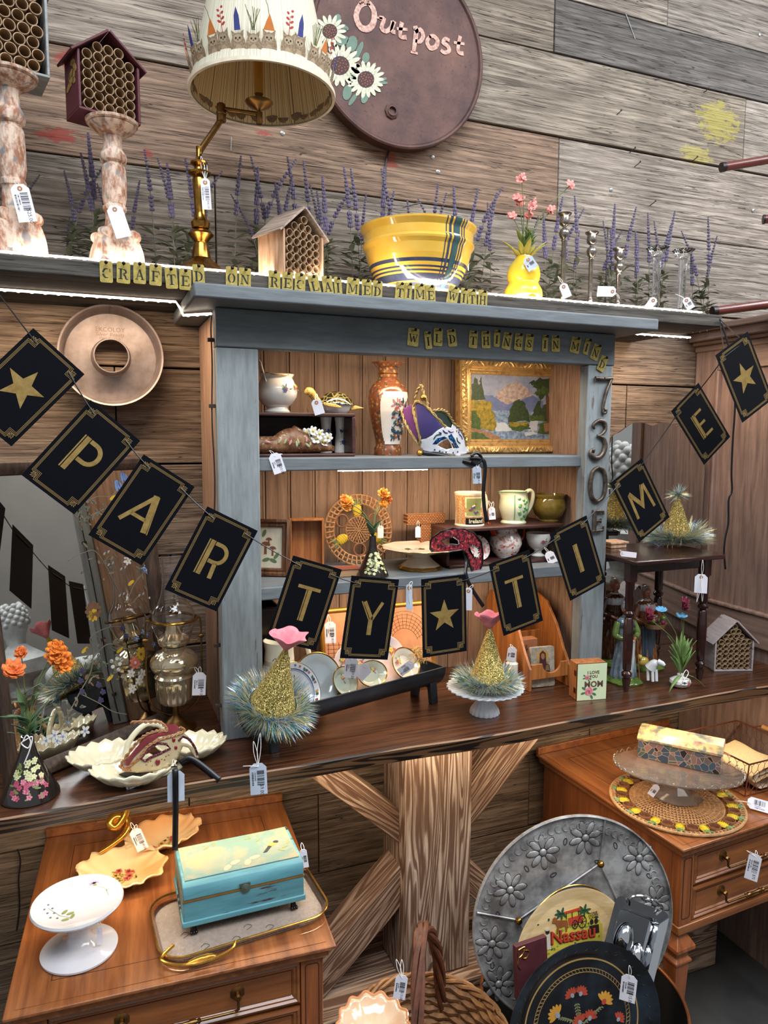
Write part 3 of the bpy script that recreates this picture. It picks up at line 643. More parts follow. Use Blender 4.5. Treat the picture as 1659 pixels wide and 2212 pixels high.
M().lathe(pp_, 40, wav=lambda a, r, z: 1+.02*math.cos(3*a)).build('vase_body', yvm.m, yv)
m = M()
for i in range(12):
    a = i*2*PI/12+.2; d = V((math.cos(a)*.8, math.sin(a)*.8, 1.1+.5*(i % 2))); leaf(m, (math.cos(a)*.012, math.sin(a)*.012, h_*.97), d, .034+.012*(i % 3), .016, V((0, 0, 1)), .35)
m.build('leaf_collar', plain('collar_yellow_green', (190, 172, 70), .5, c2=(150, 160, 70)), yv, solid=.001)
pinkp = plain('pink_petals', (232, 138, 128), .7, c2=(240, 170, 160), vs=80); leafg = plain('leaf_green', (96, 118, 62), .6, c2=(130, 142, 74), vs=30)
stemg = plain('stem_green', (104, 116, 66), .6)
fls = [((1127, 384), .0), ((1232, 400), -.01), ((1120, 430), .01), ((1147, 440), -.02), ((1105, 465), .0), ((1190, 457), -.01), ((1142, 462), .0), ((1122, 438), .02)]
for i, ((px, py), dy) in enumerate(fls):
    pos = ('topmost', 'farthest right', 'left of the cluster', 'largest, at the centre', 'lowest, at the left', 'right of the cluster', 'low centre', 'small centre-left')[i]
    p = at(px, py, y=-.28+dy); t = thing('pink_flower', 'pink artificial flower stem in the yellow gourd vase, ' + pos, 'flower', (Vc.x, -.28, ZS+h_+.002), group=None)
    o = p-t.location; m = M(); m.tube(S([(random.uniform(-.004, .004), 0, 0), o*.5+V((-o.x*.15, 0, .01)), o], 5), .0012, 6); m.build('stem', stemg, t)
    m = M(); nr = V((random.uniform(-.4, .4), -1, random.uniform(0, .8)))
    for j in range(3): petalflower(m, o+V((random.uniform(-.006, .006), random.uniform(-.006, .004), random.uniform(-.008, .006))), nr+V((random.uniform(-.8, .8), 0, random.uniform(-.6, .9))), .011, 5, .95, .35, rot=j*.7)
    m.build('blossom', pinkp, t, solid=.0004)
    if i < 5:
        m = M()
        for j in range(4):
            a = random.uniform(0, 6.28); leaf(m, o*(.05+.05*j), (math.cos(a)*.5, math.sin(a)*.5-.2, 1), .045, .013, V((0, 0, 1)), .25)
        m.build('leaves', leafg, t, solid=.0006)
price_tag('pale blue price tag hanging at the neck of the yellow gourd vase', at(1140, 560, y=-.325), w=.026, h=.034, tilt=.55, loops=((-.002, .01, .014),), ring=True, col=plain('blue_tag', (196, 206, 222), .7))

# ---- candlesticks
pew = plain('tarnished_silver', (176, 168, 160), .22, .9, .3, 60, c2=(104, 94, 86))
def stick(label, px, y, ptop, s):
    X = at(px, 600, y=y).x; X = at(px, 560, y=y).x; H = at(px, ptop, y=y).z-ZS; t = thing('metal_candlestick', label, 'candlestick', (X, y, ZS), group='tarnished metal candlesticks')
    k = mpp(at(px, 560, y=y))
    M().lathe([(.0, 0), (.030*s, 0), (.031*s, .003), (.024*s, .006), (.012*s, .010), (.008*s, .018), (.0072*s, .028), (.009*s, .031), (.0072*s, .034)], 32).build('foot', pew, t)
    zb_ = H-.052*s
    M().lathe([(.0070*s, .033), (.0055*s, .040), (.0062*s, zb_-.022*s), (.0085*s, zb_-.019*s), (.006*s, zb_-.016*s)], 24).build('stem', pew, t)
    M().lathe([(.0055*s, zb_-.017*s), (.0115*s, zb_-.010*s), (.0145*s, zb_), (.0115*s, zb_+.009*s), (.005*s, zb_+.014*s), (.005*s, zb_+.020*s)], 24).build('ball_knop', pew, t)
    z = zb_+.018*s; M().lathe([(.006*s, z), (.013*s, z+.006*s), (.0145*s, z+.014*s), (.0125*s, z+.026*s), (.018*s, z+.031*s), (.0195*s, z+.034*s), (.018*s, z+.035*s), (.011*s, z+.031*s), (.0105*s, z+.012*s), (0, z+.011*s)], 28).build('cup', pew, t)
    return t
stick('tallest tarnished metal candlestick of the three right of the gourd vase', 1217, -.27, 461, .95)
stick('middle-height tarnished metal candlestick of the three', 1277, -.26, 502, .95)
stick('shortest tarnished metal candlestick, beside the crystal pair', 1337, -.25, 537, .95)
crys = glass('crystal', (250, 252, 255), .01, .15)
def crystal(label, px, y, ptop):
    X = at(px, 600, y=y).x; H = at(px, ptop, y=y).z-ZS; t = thing('crystal_candlestick', label, 'candlestick', (X, y, ZS), group='crystal candlesticks')
    M().lathe([(0, 0), (.034, 0), (.034, .004), (.026, .010), (.017, .018), (.0125, .026), (.0115, .032)], 8).build('foot', crys, t, smooth=20, bev=.001)
    M().lathe([(.0115, .0321), (.010, H*.5), (.012, H-.030), (.0125, H-.022)], 8).build('stem', crys, t, smooth=20, bev=.001)
    M().lathe([(.0125, H-.0219), (.017, H-.012), (.029, H), (.030, H+.001), (.027, H), (.010, H-.008), (.0095, H-.018), (0, H-.018)], 48, wav=lambda a, r, z: 1+(.06*math.cos(8*a) if r > .02 else 0)).build('fluted_bobeche', crys, t)
    return t
crystal('left clear crystal candlestick with fluted top', 1418, -.25, 536); crystal('right clear crystal candlestick with fluted top', 1474, -.25, 541)
price_tag('white string tag at the foot of the tallest metal candlestick', at(1217, 618, y=-.352), tilt=.4, w=.021, h=.036, loops=((.004, .03, .03),), barcode=False)
price_tag('large white string tag between the middle and shortest metal candlesticks', at(1325, 630, y=-.352), tilt=-1.65, w=.026, h=.046, loops=((.03, .02, -.006), (.02, .0, -.016)), barcode=False)
price_tag('white string tag lying at the foot of the left crystal candlestick', at(1412, 648, y=-.352), tilt=-.6, w=.020, h=.036, loops=((.03, .02, .0),), barcode=False)
price_tag('white barcode price tag at the foot of the right crystal candlestick', at(1482, 648, y=-.352), tilt=.55, w=.020, h=.034, loops=((-.01, .03, .02),))
price_tag('white price tag hanging on the brass lamp column', at(443, 392, y=-.31), tilt=.05, w=.019, h=.062, loops=((-.005, .015, .055), (.006, .02, .045)), price='$42.00')
price_tag('white string tag handwritten 730E on the pillar under the burgundy bee house', at(247, 450, y=-.335), tilt=.3, w=.030, h=.062, loops=((-.008, .03, .02),), barcode=False)
price_tag('white barcode price tag on the tallest pillar at the far left', at(42, 405, y=-.335), tilt=.2, w=.032, h=.068, loops=((-.01, .03, .02),), price='$25.00')

# ---- lavender stems growing along the back of the shelf
lav = plain('lavender_buds', (108, 100, 126), .8, c2=(82, 74, 102), vs=200); lavs = plain('lavender_stem_green', (112, 108, 92), .8); lavl = plain('lavender_leaf', (96, 108, 86), .7, c2=(110, 112, 92), vs=60)
protos = []
for vi in range(6):
    rr = random.Random(40+vi); Hh = .26+.02*vi; bx, by = rr.uniform(-.10, .10), rr.uniform(-.03, .02); path = S([(0, 0, 0), (bx*.2, by*.3, Hh*.35), (bx*.55, by*.7, Hh*.7), (bx*1.1, by, Hh)], 6)
    t = thing('lavender_stem', None, None); M().tube(path, [.0011]*len(path), 5).build('stem', lavs, t)
    m = M(); n0 = len(path)
    for i in range(17):
        u = .55+.45*i/16; x = u*(n0-1); j = min(int(x), n0-2); c = path[j].lerp(path[j+1], x-j); tp = 1-.65*max(0, (u-.7)/.3)
        if i % 5 == 4 and u < .75: continue
        for q in range(5):
            a = q*2*PI/5+i*.9; d = V((math.cos(a), math.sin(a), 1.1)).normalized(); m.ball(c+d*.0052*tp, .0026*tp+.0003, 5, 4, (1, 1, 1.5))
    m.build('flower_spike', lav, t)
    m = M()
    for i in range(30):
        c = path[1+i % (n0*4//9)]; a = rr.uniform(0, 6.28); leaf(m, c, (math.cos(a), math.sin(a)*.6, rr.uniform(.2, 1.)), rr.uniform(.018, .045), rr.uniform(.007, .015), V((0, 0, 1)), .4)
    m.build('leaves', lavl, t); protos.append(t)
rr = random.Random(17); tops = [(190, 285), (175, 340), (140, 380), (230, 350), (312, 326), (340, 345), (362, 350), (398, 350), (300, 400), (480, 370), (520, 340), (540, 338), (560, 360), (590, 400), (615, 350), (640, 345), (655, 350), (668, 400), (700, 380), (738, 368), (750, 375), (765, 400), (790, 420), (822, 368), (835, 360), (845, 420), (870, 440), (905, 430), (945, 400), (962, 420), (985, 400), (1025, 415), (1062, 425), (1087, 405), (1052, 440), (1160, 470), (1180, 460), (1207, 432), (1228, 432), (1263, 452), (1250, 500), (1300, 480), (1335, 440), (1310, 500), (1360, 455), (1345, 500), (1398, 462), (1410, 480), (1385, 520), (1448, 462), (1435, 490), (1475, 500), (1528, 472), (1546, 512), (1500, 540), (680, 420), (625, 390), (500, 420), (450, 400), (210, 400), (1380, 500), (1322, 520), (1205, 470), (85, 378), (150, 470), (250, 420)]
for i, (px, py) in enumerate(tops):
    y = rr.uniform(-.12, -.05); p = at(px, py, y=y); pt = protos[i % 6] if i < 6 else None
    o = protos[i] if i < 6 else dup(protos[i % 6]); Hh = .26+.02*(i % 6); sc_ = (p.z-ZS)/Hh
    o.location = (p.x-.03*rr.uniform(-1, 1)*0, y, ZS); o.scale = (min(1.2, sc_*1.1)*(-1 if rr.random() < .5 else 1), 1, sc_)
    bx = random.Random(40+i % 6).uniform(-.10, .10)*1.1*o.scale[0]; o.location.x -= bx
    tag(o, 'slender dried lavender stem with purple buds standing along the back of the top shelf', 'lavender', 'lavender stems along the back of the top shelf')

# ---- led strips
led = emit('led_white', (255, 236, 214), 5.); ledc = emit('led_white_cool', (255, 240, 224), 7.)
def strip(label, pts, r=.0034):
    t = thing('led_strip', label, 'light strip', pts[0]); L = [V(p)-V(pts[0]) for p in pts]
    M().tube(L, r*.75, 8).build('light_tube', led, t)
    m = M(); 
    for a, b in zip(L, L[1:]):
        n_ = int((b-a).length/.025)
        for i in range(n_): m.ball(a.lerp(b, (i+.5)/max(1, n_))+V((0, -r*.6, -r*.3)), r*1.2, 8, 6, (1.2, .8, .8))
    m.build('diodes', ledc, t); return t
strip('bright led strip along the front edge of the top shelf', [(-.5, -.350, ZS+.0045), (1.55, -.350, ZS+.0045)], .003)
strip('bright led strip under the left end of the top shelf, turning down by the cabinet', [(-.5, -.20, 1.942), (.178, -.20, 1.942), (.186, -.215, 1.925), (.190, -.23, 1.909), (.240, -.30, 1.905)])
strip('bright led strip under the right end of the top shelf', [(1.29, -.20, 1.942), (1.66, -.20, 1.942)])
strip('led strip under the upper cabinet shelf', [(.525, -.292, 1.5652), (.757, -.292, 1.5652)], .0017)
# ================================================================ letter tiles, numerals, pan
TK, TN, SF = .23, .09, .075
def serif(x, y, w=.34): return ([(x-w/2, y), (x+w/2, y)], SF)
def vst(x, y0=.03, y1=.97, w=TK): return ([(x, y0), (x, y1)], w)
GL = {
 'I': [vst(.5), serif(.5, .04, .5), serif(.5, .96, .5)],
 'T': [vst(.5), serif(.5, .04, .46), ([(.05, .95), (.36, .95)], .09), ([(.64, .95), (.95, .95)], .09), ([(.09, .95), (.07, .72)], .08), ([(.91, .95), (.93, .72)], .08)],
 'L': [vst(.3), serif(.3, .96, .46), ([(.44, .05), (.9, .05)], .09), ([(.9, .05), (.93, .3)], .09)],
 'E': [vst(.28), serif(.24, .96, .4), serif(.24, .04, .4), ([(.44, .95), (.88, .95)], .09), ([(.44, .05), (.9, .05)], .09), ([(.44, .5), (.68, .5)], .08), ([(.68, .38), (.68, .62)], .07), ([(.9, .05), (.92, .27)], .08), ([(.87, .95), (.89, .74)], .08)],
 'F': [vst(.28), serif(.26, .96, .4), serif(.28, .04, .46), ([(.44, .95), (.88, .95)], .09), ([(.44, .5), (.68, .5)], .08), ([(.68, .38), (.68, .62)], .07), ([(.87, .95), (.89, .72)], .08)],
 'H': [vst(.22, w=.19), vst(.78, w=.19), serif(.22, .04), serif(.22, .96), serif(.78, .04), serif(.78, .96), ([(.36, .5), (.64, .5)], .09)],
 'N': [vst(.18, w=.1), vst(.82, w=.1), serif(.17, .04, .32), serif(.82, .96, .32), serif(.12, .96, .2), ([(.26, .9), (.74, .1)], .2)],
 'M': [vst(.12, w=.09), vst(.86, w=.17), serif(.12, .04, .26), serif(.86, .04, .28), serif(.1, .96, .18), serif(.88, .96, .2), ([(.2, .92), (.47, .15)], .17), ([(.53, .2), (.76, .9)], .08)],
 'W': [([(.1, .93), (.32, .1)], .17), ([(.36, .2), (.5, .75)], .08), ([(.52, .8), (.7, .1)], .17), ([(.74, .2), (.9, .93)], .08), serif(.1, .96, .26), serif(.5, .96, .22), serif(.9, .96, .22)],
 'A': [([(.5, .97), (.8, .08)], .2), ([(.44, .84), (.2, .08)], .08), serif(.18, .04, .32), serif(.8, .04, .38), ([(.33, .34), (.62, .34)], .07)],
 'C': [(arc(.53, .5, .35, .42, 70, 172, 8), [.06, .08, .12, .16, .19, .21, .22, .22, .22]), (arc(.53, .5, .35, .42, 188, 300, 8), [.22, .22, .21, .19, .16, .12, .09, .07, .05]), ([(.86, .62), (.86, .92)], .08)],
 'G': [(arc(.5, .5, .34, .42, 70, 172, 8), [.06, .08, .12, .16, .19, .21, .22, .22, .22]), (arc(.5, .5, .34, .42, 188, 290, 8), [.22, .22, .21, .19, .16, .12, .09, .07, .05]), ([(.82, .64), (.82, .92)], .08), ([(.78, .06), (.78, .42)], .18), serif(.76, .43, .4)],
 'O': [(arc(.5, .5, .33, .43, 100, 260, 10), [.07, .1, .15, .19, .22, .23, .22, .19, .15, .1, .07]), (arc(.5, .5, .33, .43, -80, 80, 10), [.07, .1, .15, .19, .22, .23, .22, .19, .15, .1, .07])],
 'D': [vst(.25), serif(.22, .04, .4), serif(.22, .96, .4), (arc(.42, .5, .42, .44, -86, 86, 12), [.06, .08, .12, .16, .19, .2, .2, .2, .19, .16, .12, .08, .06])],
 'R': [vst(.25), serif(.24, .04, .42), serif(.22, .96, .4), (arc(.42, .73, .32, .21, -86, 86, 10), [.07, .09, .13, .17, .19, .2, .19, .17, .13, .09, .07]), ([(.52, .46), (.68, .3), (.74, .06)], .19), serif(.84, .04, .24)],
 'S': [([(.78, .78), (.66, .92), (.42, .93), (.26, .82), (.26, .66)], [.06, .08, .1, .15, .19]), ([(.3, .63), (.7, .4)], .2), ([(.74, .37), (.76, .2), (.6, .07), (.36, .08), (.22, .24)], [.19, .17, .11, .08, .06]), ([(.8, .7), (.8, .95)], .07), ([(.2, .05), (.2, .32)], .07)],
}
tileb = plain('brass_tile', (206, 184, 104), .34, .55, .25, 90, c2=(160, 140, 70), bmp=.1); tilek = plain('stencil_black', (20, 20, 16), .6); pinm = plain('tack_glass', (46, 38, 34), .2, .6)
tile_w = {'I': .0165, 'W': .027, 'M': .028, 'R': .024, 'H': .0235, 'N': .024, 'G': .0225}
words = [('CRAFTED', 'crafted'), ('ON', 'on'), ('RECLAIMED', 'reclaimed'), ('TIME', 'time'), ('WITH', 'with')]
def tile(ch, px, py, Y, rot, word, idx, h=.041, place='shelf edge'):
    w = tile_w.get(ch, .0225)*h/.041*1.04; p = at(px, py, y=Y)
    nth = ('first', 'second', 'third', 'fourth', 'fifth', 'sixth', 'seventh', 'eighth', 'ninth')[idx]
    t = thing('letter_tile', 'brass stencil tile, letter %s, %s of the word %s, on the %s' % (ch, nth, word, place), 'letter tile', p, rot=(0, R(rot), 0), group='brass stencil letter tiles')
    T = TR(rx=PI/2); c = .0022
    M().prism([(-w/2+c, -h/2), (w/2-c, -h/2), (w/2, -h/2+c), (w/2, h/2-c), (w/2-c, h/2), (-w/2+c, h/2), (-w/2, h/2-c), (-w/2, -h/2+c)], 0, .0011, T).build('plate', tileb, t, smooth=0)
    m = M(); gw, gh = w*.78, h*.50
    for pts, wd_ in GL[ch]:
        q = [((x-.5)*gw, (y-.5)*gh-h*.07) for x, y in pts]; ww = [a*min(gw, gh*.8) for a in wd_] if hasattr(wd_, '__len__') else wd_*min(gw if ch != 'I' else gw*1.3, gh*.8)
        m.stroke(q, ww, .0011, .0014, T)
    m.build('stencil_letter', tilek, t, smooth=0)
    M().tube([T @ V((0, h*.38, .001)), T @ V((0, h*.38, .009))], .0013, 8).ball(T @ V((0, h*.385, .011)), .0036, 12, 8).build('push_pin', pinm, t)
row1 = [(229.5, 587, 0), (266.7, 589, 2), (301.5, 590, 1), (336, 594, 2), (370, 601, -4), (400, 604, 1), (429, 594, -2), (500, 598, 1), (529, 601, 2), (592.5, 606.5, 1), (621, 609, 2), (648, 612, 3), (679, 615.5, -14), (707.6, 617, -8), (730, 619, -5), (762, 621, 4), (792, 624.5, 0), (815, 627, 3), (864, 630, 5), (882, 631, 4), (907, 633, 0), (930, 635.7, -3), (978, 638, 12), (1001.7, 641.6, 3), (1019.6, 644, -3), (1042.4, 646, 2)]
i = 0
for w_, l_ in words:
    for j, ch in enumerate(w_):
        px, py, r_ = row1[i]; tile(ch, px, py, -.3615-.0016*(i % 2), r_, w_, j, .041, 'top shelf edge'); i += 1
row2 = [(892.5, 728.5, 5), (924.5, 735, -8), (946, 728.5, 1), (976, 730, -9), (1022, 733.4, 3), (1049.5, 734, -3), (1073, 731, 2), (1095, 736.7, 10), (1120, 738.6, 4), (1143, 740, 6), (1177, 741.6, 1), (1200, 742.5, -2), (1242.5, 745.8, 10), (1267, 749, 14), (1286.5, 761, 20), (1301, 785.5, 22)]
i = 0
for w_ in ('WILD', 'THINGS', 'IN', 'MIND'):
    for j, ch in enumerate(w_):
        px, py, r_ = row2[i]; tile(ch, px, py, -.323-(.0016 if i in (1, 2, 8) else 0), r_, w_, j, .041, 'blue cabinet header'); i += 1
# house numerals
numm = plain('antique_pewter', (118, 104, 92), .38, .6, .3, 80, c2=(64, 54, 46))
def numeral(name, label, cx, cy, hpx, strokes, r=.0042, flat=True, k=None):
    p = at(cx, cy, y=-.3225); t = thing(name, label, 'house number', p); m = M(); kk = mpp(p)
    for pts, w_ in strokes:
        q = [V((x*kk, -.0035, -y*kk)) for x, y in pts]; q = S(q, 5) if len(q) > 2 else q; L = len(q)
        ww = [(w_[0]+(w_[1]-w_[0])*math.sin(PI*i/(L-1)))*kk for i in range(L)]
        m.tube(q, ww, 10)
    m.build('numeral', numm, t)
    return t, kk
def screws(t, kk, pts):
    for x, y in pts: M().lathe([(0, .0), (.0022, 0), (.0018, .0012), (0, .0016)], 10, T=TR((x*kk, -.0075, -y*kk), rx=PI/2)).build('screw', pinm, t)
t, kk = numeral('house_number', 'pewter house number 7 at the top of the right blue cabinet post', 1301, 854, 80, [([(-22, -37), (-22, -28)], (2, 3)), ([(-22, -36), (0, -35), (22, -37)], (4, 4)), ([(22, -37), (10, -12), (3, 12), (0, 30)], (3, 4)), ([(0, 30), (2, 37), (8, 37), (9, 31), (4, 30)], (2.5, 3.5))]); screws(t, kk, [(0, -36), (5, 33)])
t, kk = numeral('house_number', 'pewter house number 3 below the 7 on the right blue cabinet post', 1293, 949, 82, [([(-14, -22), (-17, -30), (-4, -40), (12, -36), (14, -20), (2, -9), (-6, -8)], (2.5, 4.5)), ([(-4, -8), (10, -2), (16, 14), (8, 33), (-8, 40), (-22, 32), (-20, 22)], (2.5, 6)), ([(-20, 23), (-14, 22), (-15, 29)], (2.5, 3.5))]); screws(t, kk, [(10, -27), (-17, 26)])
t, kk = numeral('house_number', 'pewter house number 0 between the 3 and the E on the right cabinet post', 1290, 1046, 78, [([(0, -37), (14, -28), (20, 0), (14, 28), (0, 37)], (3.2, 5)), ([(0, 37), (-14, 28), (-20, 0), (-14, -28), (0, -37)], (3.2, 5))]); screws(t, kk, [(-20, 4), (20, 4)])
t, kk = numeral('house_letter', 'pewter house letter E, lowest of the characters on the right cabinet post', 1289, 1125, 50, [([(-8, -22), (-8, 22)], (4.5, 4.5)), ([(-14, -22), (14, -21)], (3, 3)), ([(-14, 22), (15, 21)], (3, 3)), ([(-8, 0), (8, 0)], (3, 3)), ([(14, -22), (15, -13)], (2.5, 2.5)), ([(15, 22), (16, 12)], (2.5, 2.5)), ([(8, -5), (8, 5)], (2.2, 2.2))])
# ring cake pan
panm = plain('aged_aluminium', (148, 136, 134), .45, .5, .2, 25, c2=(118, 104, 98), bmp=.05)
c = at(241, 768, y=-.06); Rp = (at(353, 768, y=-.06).x-at(128, 768, y=-.06).x)/2*1.0; T = TR((0, 0, 0), rx=PI/2)
pn = thing('ring_cake_pan', 'round aluminium ring cake pan hung on the plank wall left of the cabinet', 'cake pan', (c.x, -.004, c.z))
M().lathe([(Rp, .056), (Rp+.003, .058), (Rp+.002, .060), (Rp-.002, .058), (Rp*.93, .008), (Rp*.90, .003), (.046, .003), (.043, .006), (.0385, .050), (.0395, .052), (.0375, .052), (.0365, .050), (.041, .002), (.046, .000), (Rp*.9, 0), (Rp*.95, .006), (Rp, .056)], 72, T=T, cap=False).build('pan_body', panm, pn)
m = M(); T2 = Matrix.Translation(V((0, -.0032, 0))) @ T
text_mesh(m, 'EKCOLOY', .0145, T2 @ TR((0, .066, 0)), .0003); text_mesh(m, 'Silver Beauty', .0125, T2 @ TR((0, .0545, 0)) @ Matrix(((1, .28, 0, 0), (0, 1, 0, 0), (0, 0, 1, 0), (0, 0, 0, 1))), .0003); text_mesh(m, 'E342-9" U.S.A.', .0085, T2 @ TR((0, .0450, 0)), .0003)
m.build('stamped_text', plain('stamp_shadow', (120, 98, 84), .5, .6), pn, smooth=0)
M().box((-.0006, -.0585, Rp*.93), (.0006, -.008, Rp+.0032)).build('seam', plain('seam_dark', (60, 50, 44), .5, .5), pn, smooth=0)

# ================================================================ upper cabinet shelf
Z1 = 1.5975
dk = wood('dark_riser_wood', (44, 24, 20), (86, 50, 42), 0, along=.06, rough=.45, bmp=.2)
xr = at(771, 940, y=-.25).x; zt = at(680, 892, y=-.25).z
rs_ = thing('wooden_riser', 'small dark brown open wooden riser with rounded corner on the upper cabinet shelf', 'riser', (.4, -.25, Z1))
M().box((.341-.4, 0, zt-Z1-.008), (xr-.4-.004, .19, zt-Z1)).build('top_board', dk, rs_, bev=.002)
M().box((.341-.4, 0, .0), (xr-.4-.004, .19, .007)).build('bottom_board', dk, rs_, bev=.002)
M().box((xr-.4-.012, 0, .0071), (xr-.4-.003, .19, zt-Z1-.0081)).build('side_board', dk, rs_, bev=.002)
M().box((.341-.4, .182, .0071), (xr-.4-.0121, .19, zt-Z1-.0081)).build('back_board', dk, rs_)
ZR = zt
wht = glaze('white_porcelain', (226, 220, 212)); ivory = glaze('ivory_porcelain', (232, 224, 200), (214, 204, 176)); goldm = plain('gilt', (196, 150, 72), .25, .9, .2, 80); rosep = plain('rose_decal', (188, 92, 104), .4); greend = plain('green_decal', (96, 122, 82), .4); blued = plain('blue_decal', (70, 84, 140), .4); yeld = plain('yellow_decal', (214, 184, 70), .4)
DEC = [rosep, greend, blued, yeld, goldm]
def posy(m, c, nrm, r, seed=0, cols=(0, 1, 2)):
    """a painted sprig: petals and leaves lying on a surface"""
    rr = random.Random(seed); q = V(nrm).to_track_quat('Z', 'Y').to_matrix().to_4x4(); T = Matrix.Translation(V(c)) @ q
    m.mi = 1
    for i in range(6): a = rr.uniform(0, 6.28); d = r*rr.uniform(.5, 1.); m.prism(ell(d*math.cos(a), d*math.sin(a), r*.26, r*.10, 8, a), 0, .0003, T)
    for i in range(3):
        m.mi = cols[i % len(cols)]; a = rr.uniform(0, 6.28); d = r*.35*(i > 0)
        for j in range(5): b = a+j*1.257; m.prism(ell(d*math.cos(a)+r*.2*math.cos(b), d*math.sin(a)+r*.2*math.sin(b), r*.2, r*.16, 8, b), .0002*i, .0003+.0002*i, T)
def mug_handle(m, x0, z0, z1, out, r=.0045, T=None, n=8):
    pts = S([(x0, 0, z1), (x0+out*.7, 0, z1+.002), (x0+out, 0, (z0+z1)/2+.004), (x0+out*.55, 0, z0+.004), (x0-.001, 0, z0)], 6)
    if T: pts = [T @ p for p in pts]
    m.tube(pts, r, n)
# footed white tureen with rose sprays
p = at(604, 875, y=-.19); sb = thing('footed_sugar_bowl', 'white porcelain footed bowl with rose sprays and flared spout on the dark riser', 'bowl', (p.x-.006, -.19, ZR+.0005))
k = mpp(p); s = k*44/.045; pf = [(.0, 0), (.028, 0), (.029, .003), (.024, .008), (.023, .012), (.034, .020), (.043, .034), (.045, .046), (.041, .060), (.034, .070), (.031, .076), (.035, .084)]
pf = [(r*s, z*s) for r, z in pf]
M().lathe(pf, 40, wav=lambda a, r, z: 1+(.10*math.cos(2*a) if z > .065 else 0)).build('bowl_body', wht, sb)
m = M(); m.grid(lambda u, v: V(((-.028-.010*v+.002*math.sin(9*u))*s, (u-.5)*.05*(1-.6*v)*s, (.070+.045*v-.02*abs(u-.5))*s)), 10, 6); m.build('flared_spout', wht, sb, solid=.0025)
m = M(); m.tube([V((.034*s*math.cos(a), .032*s*math.sin(a), (.084+.004*math.cos(2*a))*s)) for a in [2*PI*i/40 for i in range(40)]], .0012, 6, closed=True); m.build('gilt_rim', goldm, sb)
m = M(); posy(m, (.010*s, -.0440*s, .050*s), (.1, -1, .15), .013, 3); posy(m, (.034*s, -.030*s, .054*s), (.7, -.7, .2), .012, 4, (0, 0, 3)); m.build('rose_decals', DEC, sb, smooth=0)
# turtle dish
p = at(725, 880, y=-.19); td = thing('turtle_dish', 'ceramic turtle dish with shiny dark shell lid on the dark riser', 'dish', (p.x, -.19, ZR+.0005)); k = mpp(p)
wk = 37*k
M().lathe([(0, 0), (wk*.62, 0), (wk*.86, wk*.22), (wk*.98, wk*.5), (wk*.96, wk*.52), (wk*.3, wk*.4), (0, wk*.38)], 10, ax=(1, .8)).build('belly_bowl', glaze('matte_white_belly', (200, 200, 202), None, .3), td, smooth=25, bev=.001)
shell = NT('turtle_shell'); vo = shell.n('TexVoronoi', {'feature': 'DISTANCE_TO_EDGE'}, Vector=shell.coord(), Scale=70.); shell.out(shell.mix(lin((150, 140, 90)), lin((46, 42, 26)), shell.ramp(vo.outputs[0], (.04, 0.), (.12, 1.))), .08, .2, Coat_Weight=1., Coat_Roughness=.03)
M().lathe([(wk*1.12, wk*.52), (wk*1.1, wk*.60), (wk*.95, wk*.85), (wk*.6, wk*1.15), (wk*.2, wk*1.28), (0, wk*1.29)], 36, ax=(1, .8)).build('shell_lid', shell.m, td)
tsk = NT('turtle_skin'); vo = tsk.n('TexVoronoi', Vector=tsk.coord(), Scale=260.); tsk.out(tsk.mix(lin((90, 50, 24)), lin((214, 180, 96)), tsk.ramp(vo.outputs[0], (.2, 0.), (.3, 1.))), .25, Coat_Weight=.5)
M().tube(S([(-wk*.95, -.002, wk*.55), (-wk*1.25, -.004, wk*.85), (-wk*1.5, -.005, wk*1.15), (-wk*1.72, -.006, wk*1.22), (-wk*1.9, -.006, wk*1.1)], 4), [wk*x for x in (.2, .2, .2, .2, .2, .21, .22, .24, .26, .28, .28, .27, .25, .2, .14, .1, .04)], 12).build('head', tsk.m, td)
M().prism([(-wk*1.0, wk*.62), (-wk*.2, wk*.50), (wk*.1, wk*.36), (wk*.02, wk*.30), (-wk*.6, wk*.36), (-wk*1.0, wk*.45)], wk*.86, wk*.93, TR(rx=PI/2)).build('front_flipper', tsk.m, td, bev=.002)
M().prism([(wk*.85, wk*.40), (wk*1.2, wk*.50), (wk*1.75, wk*.36), (wk*1.3, wk*.28), (wk*.9, wk*.2)], -.004, .006, TR(rx=PI/2)).build('rear_flipper', tsk.m, td, bev=.002)
price_tag('blank white string tag hanging from the turtle dish neck', at(683, 868, y=-.262), tilt=.30, w=.024, h=.036, loops=((.01, .03, .02),), barcode=False)
# wooden shoe with white flowers
p = at(640, 980, y=-.225); shoe = thing('painted_shoe', 'painted wooden slipper with tan flower decoration inside the dark riser', 'shoe', (p.x, -.222, Z1+.0075)); k = mpp(p)
shm_ = NT('painted_tan_wood'); v_ = shm_.coord(); a_ = shm_.noise(v_, 70., 5., .7); shm_.out(shm_.mix(shm_.mix(lin((150, 106, 70)), lin((104, 62, 38)), shm_.ramp(a_, (.4, 0.), (.6, 1.))), lin((206, 190, 160)), shm_.ramp(shm_.noise(v_, 120., 3.), (.62, 0.), (.68, .8))), .5); shm_.bump(a_, .3)
def shoe_fn(u, v):
    x = (-95+182*u)*k; wd_ = (.026*math.sin(PI*min(1, .18+.75*u))**.6)*(1 if u < .97 else .5)
    hh = (.040 if u < .25 else .040+.020*math.sin(PI*min(1, (u-.25)/.42)) if u < .5 else .055*(1-(u-.5)/.5)**1.0+.012)
    if u > .96: wd_ *= (1-u)/.04*.6+.1
    a = 2*PI*v; cz = hh*.5+.012*max(0, u-.6)
    return V((x, wd_*math.cos(a), max(.0, cz+hh*.5*math.sin(a))))
m = M(); m.grid(shoe_fn, 36, 20, cv=True); m.build('shoe_body', shm_.m, shoe, sub=0)
